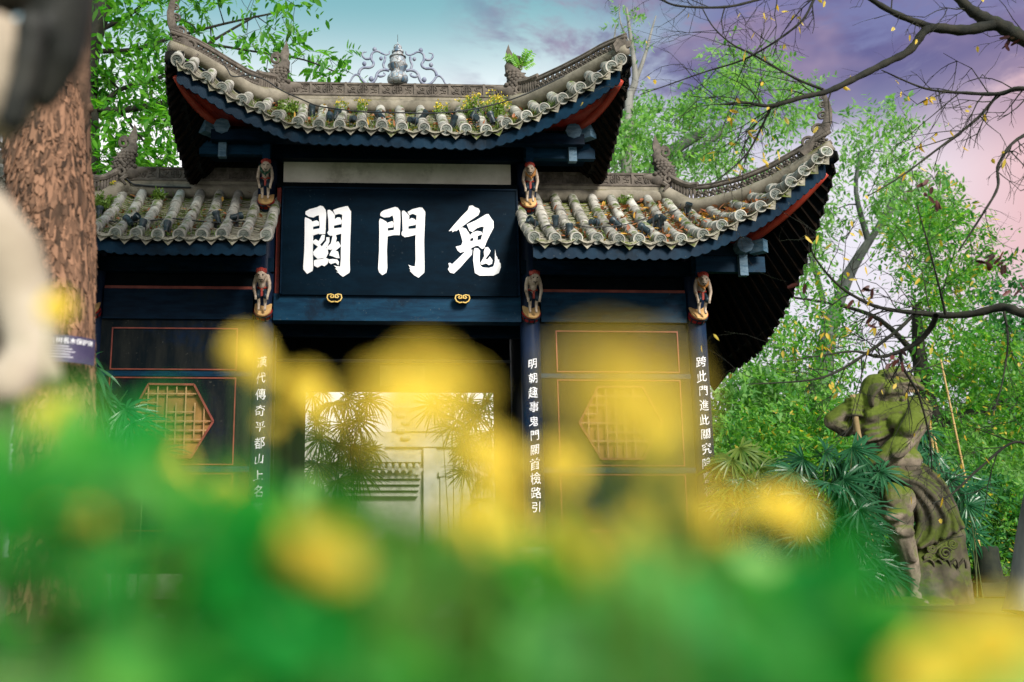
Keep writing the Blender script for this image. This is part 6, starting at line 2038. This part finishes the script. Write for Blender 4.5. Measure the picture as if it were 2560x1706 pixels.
shaped_tree('pale_green_tree', 'pale green tree right behind the right wing ridge', 15.0,
    [(1660, 1500, 40), (1650, 700, 34), (1640, 450, 26), (1680, 380, 18), (1760, 330, 12)],
    [[(1500, 300), (1580, 262), (1720, 240), (1800, 275), (1840, 330), (1800, 440), (1640, 430), (1500, 450)], [(1700, 180), (1800, 120), (1900, 160), (1850, 260), (1740, 250)]],
    170, 46, 0.20, M['leaf_far'], M['midbark'], 12, 3.0, 0.36, [[(1640, 450, 12, 0), (1700, 400, 10, 0), (1780, 350, 7, 0.5), (1840, 290, 4, 1)], [(1560, 470, 9, 0), (1640, 420, 8, 0), (1740, 340, 6, 0.5)]])
shaped_tree('pale_green_tree', 'tall pale green tree above the right wing corner finial', 18.0,
    [(2040, 1500, 40), (2060, 900, 24), (2120, 700, 12), (2200, 560, 8), (2260, 440, 5)],
    [[(1860, 130), (1990, 150), (2060, 240), (2000, 330), (1860, 330), (1800, 260)], [(2080, 290), (2240, 250), (2290, 330), (2230, 420), (2120, 430)], [(1860, 400), (2060, 420), (2110, 540), (2030, 640), (2080, 720), (1900, 640)], [(2180, 430), (2340, 420), (2400, 520), (2330, 620), (2190, 560)]],
    230, 46, 0.22, M['leaf_far'], M['midbark'], 15, 3.0, 0.40, [[(2090, 720, 8, 0), (2170, 600, 7, 0), (2260, 500, 5, 0.5), (2330, 440, 3, 1)], [(2060, 760, 8, 0), (2020, 620, 6, 0), (1960, 520, 6, 0.4), (1900, 420, 4, 0.5)], [(2170, 600, 9, 0), (2140, 480, 6, 0), (2150, 380, 4, 0)]])
shaped_tree('green_tree', 'leafy green tree filling the gap right of the wing eave', 9.0,
    [(2420, 1500, 42), (2400, 1200, 36), (2330, 1060, 28), (2300, 900, 18), (2290, 760, 9)],
    [[(2200, 560), (2380, 480), (2470, 600), (2440, 760), (2330, 820), (2240, 700)], [(1860, 760), (1990, 650), (2120, 720), (2150, 900), (2040, 1000), (1840, 920)], [(2300, 800), (2560, 830), (2600, 1120), (2400, 1120), (2280, 980)]],
    330, 50, 0.15, M['leaf_mid'], M['limb_bark'], 22, 1.8, 0.30, [[(2330, 1060, 14, 0), (2440, 1030, 11, 0), (2540, 990, 9, 0)], [(2300, 900, 9, 0), (2200, 800, 6, 0), (2080, 760, 4, 0.3), (1950, 740, 3, 0.4)]])
shaped_tree('green_tree', 'dark leaved tree at the right edge behind the statue', 14.0,
    [(2640, 1500, 44), (2630, 1100, 36), (2600, 900, 20), (2560, 800, 10)],
    [[(2400, 880), (2480, 780), (2560, 760), (2640, 900), (2620, 1100), (2450, 1150)], [(2470, 620), (2560, 760), (2480, 820), (2430, 700)]],
    190, 40, 0.2, M['leaf_dark'], M['limb_bark'], 24, 2.0, 0.4)
# ---- hedge of shrubs behind the statue and beside the gate
def shrub(px, Y, w, h, lab, mat, seed, n=90, per=34, size=0.11, sigma=0.18):
    kk = (Y - CAM.y) / FPX
    x0 = P(px, 1400, Y).x
    rg = random.Random(seed)
    t = empty('garden_shrub', (x0, Y, 0)); tag(t, lab, 'shrub')
    b = MB(); tips = []
    for i in range(n):
        a = rg.uniform(0, 2 * PI); rr = math.sqrt(rg.random()); zz_ = rg.uniform(0.12, 1) ** 0.8
        q = Vector((math.cos(a) * rr * w / 2 * (1.15 - 0.5 * zz_), math.sin(a) * rr * 0.8 * (1.15 - 0.5 * zz_), zz_ * h * (1 - 0.25 * rr * rr) * rg.uniform(0.85, 1.05)))
        tips.append((q, Vector((q.x, q.y, 0.6)).normalized()))
        if i % 3 == 0: b.tube([(q.x * 0.15, q.y * 0.15, 0), (q.x * 0.6, q.y * 0.6, q.z * 0.6), q], [0.014, 0.009, 0.004], 4, False)
    inst('stem', b.mesh('stem', M['limb_bark'], True, False), t)
    o = inst('foliage', crown_from_tips(tips, per, sigma, size, mat, 'leaf', 0.15, 'foliage'), t); o['kind'] = 'stuff'
    return t
shrub(1900, 3.2, 3.0, 3.2, 'fresh green shrub just right of the gate corner', M['leaf_mid'], 31, 230, 54, 0.12, 0.22)
shrub(2080, 4.0, 3.2, 3.6, 'light green shrub behind the demon statue shoulder', M['leaf_mid'], 32, 250, 54, 0.12, 0.22)
shrub(2290, 3.0, 2.6, 2.6, 'green shrub behind the back of the demon statue', M['leaf_mid'], 33, 190, 45, 0.12, 0.2)
shrub(2440, 3.4, 2.4, 2.2, 'green shrub behind the dark stone post', M['leaf_dark'], 34, 160, 45, 0.11, 0.2)
shrub(2580, 3.0, 2.2, 2.0, 'yellow green shrub at the right edge of the view', M['leaf_mid'], 35, 110, 34, 0.10)
shrub(1990, 7.5, 4.5, 5.0, 'tall bushy shrub filling the view below the right eave', M['leaf_far'], 36, 300, 45, 0.18, 0.32)
shrub(2380, 8.0, 5.0, 3.4, 'broad pale shrub mass behind the garden right of the statue', M['leaf_far'], 37, 260, 45, 0.18, 0.32)
shrub(1880, 13.0, 7.0, 6.0, 'tall hazy shrub thicket farther back beside the gate', M['leaf_far'], 41, 300, 54, 0.24, 0.45)
shrub(2330, 13.0, 8.0, 5.0, 'wide thicket farther back behind the statue head', M['leaf_far'], 42, 300, 54, 0.24, 0.45)
shrub(2230, 1.2, 1.3, 1.2, 'low dark shrub at the foot of the statue rock', M['leaf_dark'], 38, 60, 30, 0.10)
shrub(780, 10.5, 3.0, 3.8, 'bright shrub in the courtyard left of the screen wall', M['leaf_bright'], 39, 120, 30, 0.15, 0.25)
shrub(1270, 10.5, 2.4, 3.2, 'bright shrub in the courtyard right of the screen wall', M['leaf_bright'], 40, 100, 30, 0.15, 0.25)
# ---- bamboo poles behind the statue
M['bamboo'] = matte('yellow_bamboo', (0.34, 0.22, 0.07), (0.48, 0.34, 0.13), 5, 0.5)
for i, (a, c_, lab) in enumerate((((2378, 1490), (2318, 1005), 'leaning yellow bamboo pole close behind the statue'), ((2468, 1440), (2352, 900), 'longer yellow bamboo pole to the right of the other pole'), ((2365, 1240), (2335, 1090), 'short bamboo stick between the statue and the poles'))):
    b = MB(); A_, B_ = P(*a, 1.6 + 0.2 * i), P(*c_, 1.7 + 0.2 * i)
    n = 14; A_.z = 0.0 if i < 2 else A_.z
    b.tube([A_.lerp(B_, k / n) for k in range(n + 1)], [0.022 * (1 - 0.3 * k / n) for k in range(n + 1)], 7)
    for k in range(1, n): 
        q = A_.lerp(B_, k / n); d_ = (B_ - A_).normalized() * 0.012
        b.tube([q - d_, q, q + d_], [0.020, 0.028, 0.020], 7)
    tag(b.build('bamboo_pole', M['bamboo'], None, True), lab, 'pole')

# ---- the leaning tree at the right edge whose limbs hang over the scene
OY = -6.0
ok_ = (OY - CAM.y) / FPX
ot = empty('overhanging_tree', (P(2575, 1540, -4.2).x, -4.2, 0)); tag(ot, 'leaning tree at the right edge with dark almost bare limbs overhead', 'tree')
ob = ot.location
def off(p): return Vector(p) - ob
b = MB()
tr_ = [(2578, 1560, 62, -4.2), (2580, 1450, 48, -4.2), (2596, 1300, 42, -4.3), (2640, 1100, 40, -4.6), (2720, 850, 38, -5.0), (2800, 600, 36, -5.4), (2860, 380, 34, -5.8), (2880, 200, 30, -6.0), (2840, 0, 22, -6)]
tp_ = [P(x, y, Yd) for x, y, r, Yd in tr_]; tp_[0].z = 0
tps = smooth_path([off(p) for p in tp_], 5)
b.tube(tps, list(np.interp(np.linspace(0, 1, len(tps)), np.linspace(0, 1, len(tr_)), [r * (Yd - CAM.y) / FPX for x, y, r, Yd in tr_])), 14, False)
inst('trunk', b.mesh('trunk', M['greybark'], True, False), ot)
limbs = [
 [(2880, 250, 26), (2720, 160, 22), (2560, 98, 20), (2510, 69, 19), (2457, 45, 17), (2416, 16, 13), (2370, -30, 10), (2300, -90, 7)],
 [(2480, 62, 17), (2412, 76, 15), (2335, 70, 13), (2310, 80, 12), (2273, 127, 11), (2212, 159, 10), (2131, 200, 9), (2069, 229, 8), (2008, 243, 7), (1927, 265, 5.5), (1861, 257, 4), (1800, 262, 2)],
 [(2335, 70, 10), (2253, 41, 8.5), (2180, 0, 7), (2120, -50, 5)],
 [(2057, 224, 4), (1988, 196, 3.2), (1886, 139, 2.8), (1829, 110, 2.4), (1784, 69, 2), (1757, 24, 1.5)],
 [(1927, 267, 4), (1902, 322, 3.2), (1861, 392, 2.6), (1776, 465, 1.4)],
 [(2140, -40, 5), (2000, -30, 4.5), (1894, 0, 4), (1812, 18, 3.6), (1702, 16, 3), (1653, 0, 2.4), (1610, -20, 2)],
 [(2060, -35, 4), (2035, 0, 3.6), (2008, 49, 3.3), (1959, 90, 3), (1902, 127, 2.8), (1845, 155, 2.5), (1763, 180, 2), (1661, 216, 1.6), (1600, 237, 1.1)],
 [(2880, 330, 14), (2700, 250, 9), (2560, 222, 7), (2498, 235, 6), (2416, 233, 4.5), (2314, 222, 3), (2204, 176, 1.6)],
 [(2494, 238, 4.5), (2437, 302, 4), (2335, 380, 3.2), (2253, 441, 2.5), (2171, 490, 1.5)],
 [(2720, 300, 6), (2560, 339, 4.5), (2498, 408, 4), (2494, 469, 3.4), (2457, 535, 3), (2396, 629, 2)],
 [(2790, 660, 22), (2660, 770, 15), (2560, 783, 13), (2508, 768, 12.5), (2431, 785, 11), (2355, 789, 10), (2297, 783, 7.5), (2221, 774, 6), (2164, 756, 5), (2091, 709, 3.5), (2030, 630, 2.4), (2041, 580, 1.4)],
 [(2340, 789, 9), (2328, 818, 8.2), (2294, 856, 7.2), (2240, 883, 6), (2194, 892, 5), (2137, 879, 3.6), (2049, 890, 2), (1960, 905, 1.2)],
 [(2286, 786, 5.5), (2240, 829, 5), (2167, 883, 4.5), (2087, 932, 3.6), (2014, 952, 2.8), (1869, 961, 1.3)],
 [(2364, 786, 4), (2347, 714, 3), (2324, 626, 2.4), (2292, 511, 1.2)],
 [(2252, 880, 4.5), (2259, 921, 4), (2297, 990, 3.2), (2324, 1097, 2.4), (2330, 1180, 1.5)],
 [(2620, 1150, 8), (2540, 1105, 4), (2450, 1170, 3.5), (2380, 1235, 3), (2330, 1260, 2)],
 [(2508, 770, 4), (2520, 850, 3), (2505, 960, 2), (2480, 1040, 1.2)]]
ro_ = random.Random(77)
twb = MB(); lv_p = []; lv_d = []; tw_all = []
def twig_(p, d, L, r, dep):
    n = 4; pts = [p]; dd = d.normalized()
    for i in range(n):
        dd = (dd + Vector((ro_.uniform(-.3, .3), ro_.uniform(-.3, .3), ro_.uniform(-.32, .22)))).normalized()
        pts.append(pts[-1] + dd * L / n)
    twb.tube(pts, [r * (1 - 0.6 * i / n) for i in range(n + 1)], 4, False)
    tw_all.extend(pts[1:])
    for q in pts[1:]:
        if ro_.random() < 0.010: lv_p.append(q); lv_d.append(dd)
    if dep > 0:
        for k in range(ro_.randint(2, 3)):
            q = pts[ro_.randint(1, n)]
            side = Vector((ro_.uniform(-1, 1), ro_.uniform(-.6, .6), ro_.uniform(-1, 0.8)))
            twig_(q, dd * 0.6 + side * 0.8, L * ro_.uniform(0.4, 0.75), r * 0.62, dep - 1)
for li, lm_ in enumerate(limbs):
    yy = [OY + 0.35 * math.sin(li * 1.7 + k * 0.5) + (0.8 if li >= 10 else 0) for k in range(len(lm_))]
    if li in (1, 2, 0): yy = [OY] * len(lm_)
    pp = smooth_path([off(P(x, y, Yd)) for (x, y, r), Yd in zip(lm_, yy)], 6)
    rr = list(np.interp(np.linspace(0, 1, len(pp)), np.linspace(0, 1, len(lm_)), [r * ok_ for x, y, r in lm_]))
    rr = [r * (1 + 0.10 * math.sin(i * 1.9 + li)) for i, r in enumerate(rr)]
    b = MB(); b.tube(pp, rr, 8, False)
    inst('limb', b.mesh('limb', M['limb_bark'], True, False), ot)
    for i in range(2, len(pp) - 1):
        r = rr[i]
        prob = 0.42 if r < 8 * ok_ else 0.12
        if ro_.random() < prob:
            ax_ = (pp[i + 1] - pp[i - 1]).normalized()
            sd_ = Vector((ro_.uniform(-1, 1), ro_.uniform(-.5, .5), ro_.uniform(-1, 1)))
            sd_ = sd_ - ax_ * sd_.dot(ax_)
            twig_(pp[i], ax_ * 0.6 + sd_, ro_.uniform(0.25, 0.75), max(0.0028, min(0.008, r * 0.5)), 2)
o = inst('twigs', twb.mesh('twigs', M['limb_bark'], True, False), ot); o['kind'] = 'stuff'
n = len(lv_p)
P_ = np.array([list(p) for p in lv_p]); D_ = rdir(n) * 0.6 + np.array([0, 0, -0.9])
o = inst('yellow_leaves', leaves_mesh('yellow_leaves', P_, D_, rdir(n), rng.uniform(0.05, 0.11, n), rng.uniform(0.022, 0.038, n), M['leaf_yellow']), ot); o['kind'] = 'stuff'
# clumps of larger yellow leaves where the photo shows them
clp = [(1905, 300), (1860, 330), (1940, 350), (1830, 300), (1800, 350), (1780, 290), (2380, 290), (2360, 400), (2440, 390), (2310, 390), (2240, 500), (2100, 600), (1990, 330), (1870, 400), (1960, 20), (1990, 50), (2450, 420), (2330, 200), (2340, 215), (2095, 130), (2120, 830), (2200, 740), (2080, 700), (2040, 760), (1990, 800), (2060, 850), (2100, 960), (1960, 880), (2420, 290)]
pts = []
for x, y in clp:
    q0 = off(P(x, y, OY + (0.8 if y > 600 else 0)))
    near_ = sorted(tw_all, key=lambda q: (q.x - q0.x) ** 2 + (q.z - q0.z) ** 2)[:14]
    for k in range(ro_.randint(3, 6)): pts.append(list(near_[ro_.randint(0, 13)]))
n = len(pts)
o = inst('leaf_cluster', leaves_mesh('leaf_cluster', np.array(pts), rdir(n) * 0.7 + np.array([0, 0, -0.7]), rdir(n), rng.uniform(0.06, 0.105, n), rng.uniform(0.022, 0.036, n), M['leaf_yellow']), ot); o['kind'] = 'stuff'
pts = []
for x, y, m_ in ((2325, 465, 5), (2345, 505, 6), (2290, 500, 2), (2500, 645, 8), (2450, 650, 5), (2195, 815, 5), (2160, 730, 4), (2255, 905, 6), (2240, 880, 3), (2520, 100, 6), (2550, 720, 4), (1995, 705, 3)):
    for k in range(m_): pts.append(list(off(P(x + ro_.gauss(0, 14), y + ro_.gauss(0, 9), OY + ro_.uniform(-.1, .1)))))
n = len(pts)
o = inst('dry_pods', leaves_mesh('dry_pods', np.array(pts), rdir(n) * 0.6 + np.array([-0.3, 0, -0.5]), rdir(n), 0.10, 0.038, M['pod'], 'round'), ot); o['kind'] = 'stuff'

# ================================================================== foreground bed, far inside the focus distance
M['fleaf'] = leafmat('bed_leaf', (0.002, 0.13, 0.014), (0.014, 0.36, 0.045), 0.42, 0.5, (0.10, 0.42, 0.14), 0.93, tcol=(1.0, 1.6, 0.7), patch=((0.05, 0.30, 0.02), (0.24, 0.50, 0.10)), pscale=9.0)
M['fpetal'] = leafmat('yellow_petal', (0.80, 0.60, 0.05), (0.90, 0.74, 0.13), 0.3, 0.5, tcol=(1.1, 1.1, 0.6))
M['fdisc'] = matte('flower_disc', (0.55, 0.30, 0.02), (0.70, 0.45, 0.05), 40, 0.8)
def flower_big(seed):
    r = random.Random(seed)
    pts, dd, nn = [], [], []
    for ring, (cnt, tilt, rad) in enumerate(((12, 0.15, 0.10), (10, 0.55, 0.07), (7, 1.1, 0.03))):
        for k in range(cnt):
            a = 2 * PI * k / cnt + ring * 0.3 + r.uniform(-.1, .1)
            d = Vector((math.cos(a), math.sin(a), tilt))
            pts.append((math.cos(a) * rad, math.sin(a) * rad, 0.02 * ring)); dd.append(tuple(d)); nn.append((-math.cos(a) * tilt, -math.sin(a) * tilt, 1))
    me = leaves_mesh('petals', np.array(pts), np.array(dd), np.array(nn), 0.42, 0.24, M['fpetal'], 'round')
    return me
PET = [flower_big(i) for i in range(3)]
b = MB(); b.ell((0, 0, 0.04), (0.14, 0.14, 0.08), 10, 6); DSC = b.mesh('flower_disc', M['fdisc'], True)
# (px, py, distance, diameter) of every flower
FL = [(615, 880, 0.64, 0.026), (655, 925, 0.64, 0.018), (765, 980, 0.60, 0.026), (815, 1030, 0.60, 0.016), (960, 975, 0.42, 0.018), (1060, 955, 0.38, 0.024), (1150, 985, 0.42, 0.020), (1215, 1140, 0.54, 0.030), (1260, 1185, 0.54, 0.022),
      (1010, 1050, 0.34, 0.018), (950, 1070, 0.34, 0.012), (1080, 1090, 0.36, 0.014),
      (1510, 955, 0.27, 0.019), (1600, 985, 0.27, 0.021), (1520, 1090, 0.28, 0.011), (1645, 1090, 0.42, 0.030), (1590, 1050, 0.30, 0.018), (1400, 1165, 0.56, 0.028), (1450, 1000, 0.28, 0.008), (1680, 1010, 0.30, 0.010),
      (400, 1160, 0.60, 0.032), (440, 1200, 0.60, 0.022), (560, 1240, 0.62, 0.030), (590, 1275, 0.62, 0.020), (150, 1285, 0.56, 0.040), (205, 1325, 0.56, 0.026), (110, 1330, 0.56, 0.024), (770, 1360, 0.42, 0.030), (850, 1410, 0.42, 0.020), (1210, 1300, 0.50, 0.034), (1150, 1290, 0.50, 0.020), (1270, 1340, 0.50, 0.020),
      (1400, 1330, 0.46, 0.024), (1480, 1390, 0.44, 0.024), (1600, 1335, 0.46, 0.022), (1700, 1365, 0.46, 0.018), (1765, 1240, 0.44, 0.016), (1795, 1310, 0.44, 0.016), (1960, 1275, 0.66, 0.032), (2005, 1295, 0.66, 0.022), (1890, 1255, 0.66, 0.018),
      (2410, 1700, 0.36, 0.040), (2520, 1670, 0.36, 0.044), (2480, 1760, 0.36, 0.048), (2570, 1700, 0.36, 0.036), (2300, 1700, 0.36, 0.020), (140, 770, 0.80, 0.026), (125, 1045, 0.66, 0.030), (170, 1010, 0.66, 0.020),
      (680, 1060, 0.66, 0.012), (1650, 1250, 0.50, 0.014)]
FL = [(*f, 1.0) for f in FL]
top = [(-200, 1040), (60, 1060), (150, 1120), (240, 1130), (330, 1030), (420, 1140), (560, 1190), (640, 1250), (760, 1190), (860, 1230), (960, 1320), (1080, 1350), (1200, 1370), (1320, 1330), (1440, 1390), (1560, 1410), (1700, 1450), (1820, 1450), (1920, 1390), (2020, 1400), (2120, 1420), (2240, 1500), (2380, 1560), (2480, 1590), (2760, 1610)]
def topy(x): return float(np.interp(x, [t[0] for t in top], [t[1] for t in top]))
cols = [-200, 160, 470, 760, 1050, 1330, 1620, 1900, 2200, 2760]
rf = random.Random(99)
names = ['leftmost', 'second', 'third', 'fourth', 'fifth', 'sixth', 'seventh', 'eighth', 'rightmost']
for ci in range(9):
    xa, xb = cols[ci], cols[ci + 1]
    xm = (xa + xb) / 2
    bs = PD(xm, 1706, 0.62); bs.z = 0
    t = empty('flowering_shrub', bs)
    tag(t, f'blurred yellow flowering green plant in the foreground bed, {names[ci]} of nine', 'plant', 'blurred flowering plants in front')
    pts, dd, nn, LL_, WW = [], [], [], [], []
    sb = MB()
    nl = int(150 * (xb - xa) / 300)
    for k in range(nl):
        x = rf.uniform(xa, xb); ty = topy(x)
        u = rf.random() ** 1.25
        y = ty + 75 + u * (1900 - ty)
        if x < 300 and y > 1450 and rf.random() < 0.7: continue
        if x < 560 and y > 1560 and rf.random() < 0.4: continue
        d = rf.uniform(0.38, 0.95) if u < 0.5 else rf.uniform(0.30, 0.7)
        p = PD(x, y, d)
        if p.z < 0.02: continue
        pts.append(list(p - bs)); v = Vector((rf.uniform(-1, 1), rf.uniform(-1, 0.6), rf.uniform(-.3, .9))).normalized(); dd.append(list(v))
        w = Vector((rf.uniform(-.6, .6), rf.uniform(-.9, .3), 0.8)); nn.append(list(w))
        L = rf.uniform(0.028, 0.055) * (0.7 + 0.5 * d); LL_.append(L); WW.append(L * rf.uniform(0.45, 0.65))
        if k % 6 == 0: sb.tube([(rf.uniform(-.05, .05), rf.uniform(-.05, .05), 0), (p - bs) * 0.7 + Vector((0, 0, 0.02)), p - bs], [0.003, 0.0025, 0.0015], 4, False)
    o = inst('foliage', leaves_mesh('foliage', np.array(pts), np.array(dd), np.array(nn), np.array(LL_), np.array(WW), M['fleaf'], 'round'), t); o['kind'] = 'stuff'
    for j, (x, y, d, dia, asp) in enumerate(FL):
        if not (xa <= x < xb): continue
        p = PD(x, y, d)
        face = (CAM - p).normalized() + Vector((rf.uniform(-.4, .4), 0, rf.uniform(0.1, 0.7)))
        fo = inst('flower', PET[j % 3], t, TM(p - bs, frame(face), dia))
        inst('flower_disc', DSC, fo)
        foot = Vector((p.x - bs.x, p.y - bs.y, 0)) * 0.6
        sb.tube([foot, (foot + (p - bs)) / 2 + Vector((0.01, 0, 0.03)), p - bs], [0.0025, 0.002, 0.0016], 4, False)
    inst('stems', sb.mesh('stems', M['weed'], True, False), t)['kind'] = 'stuff'
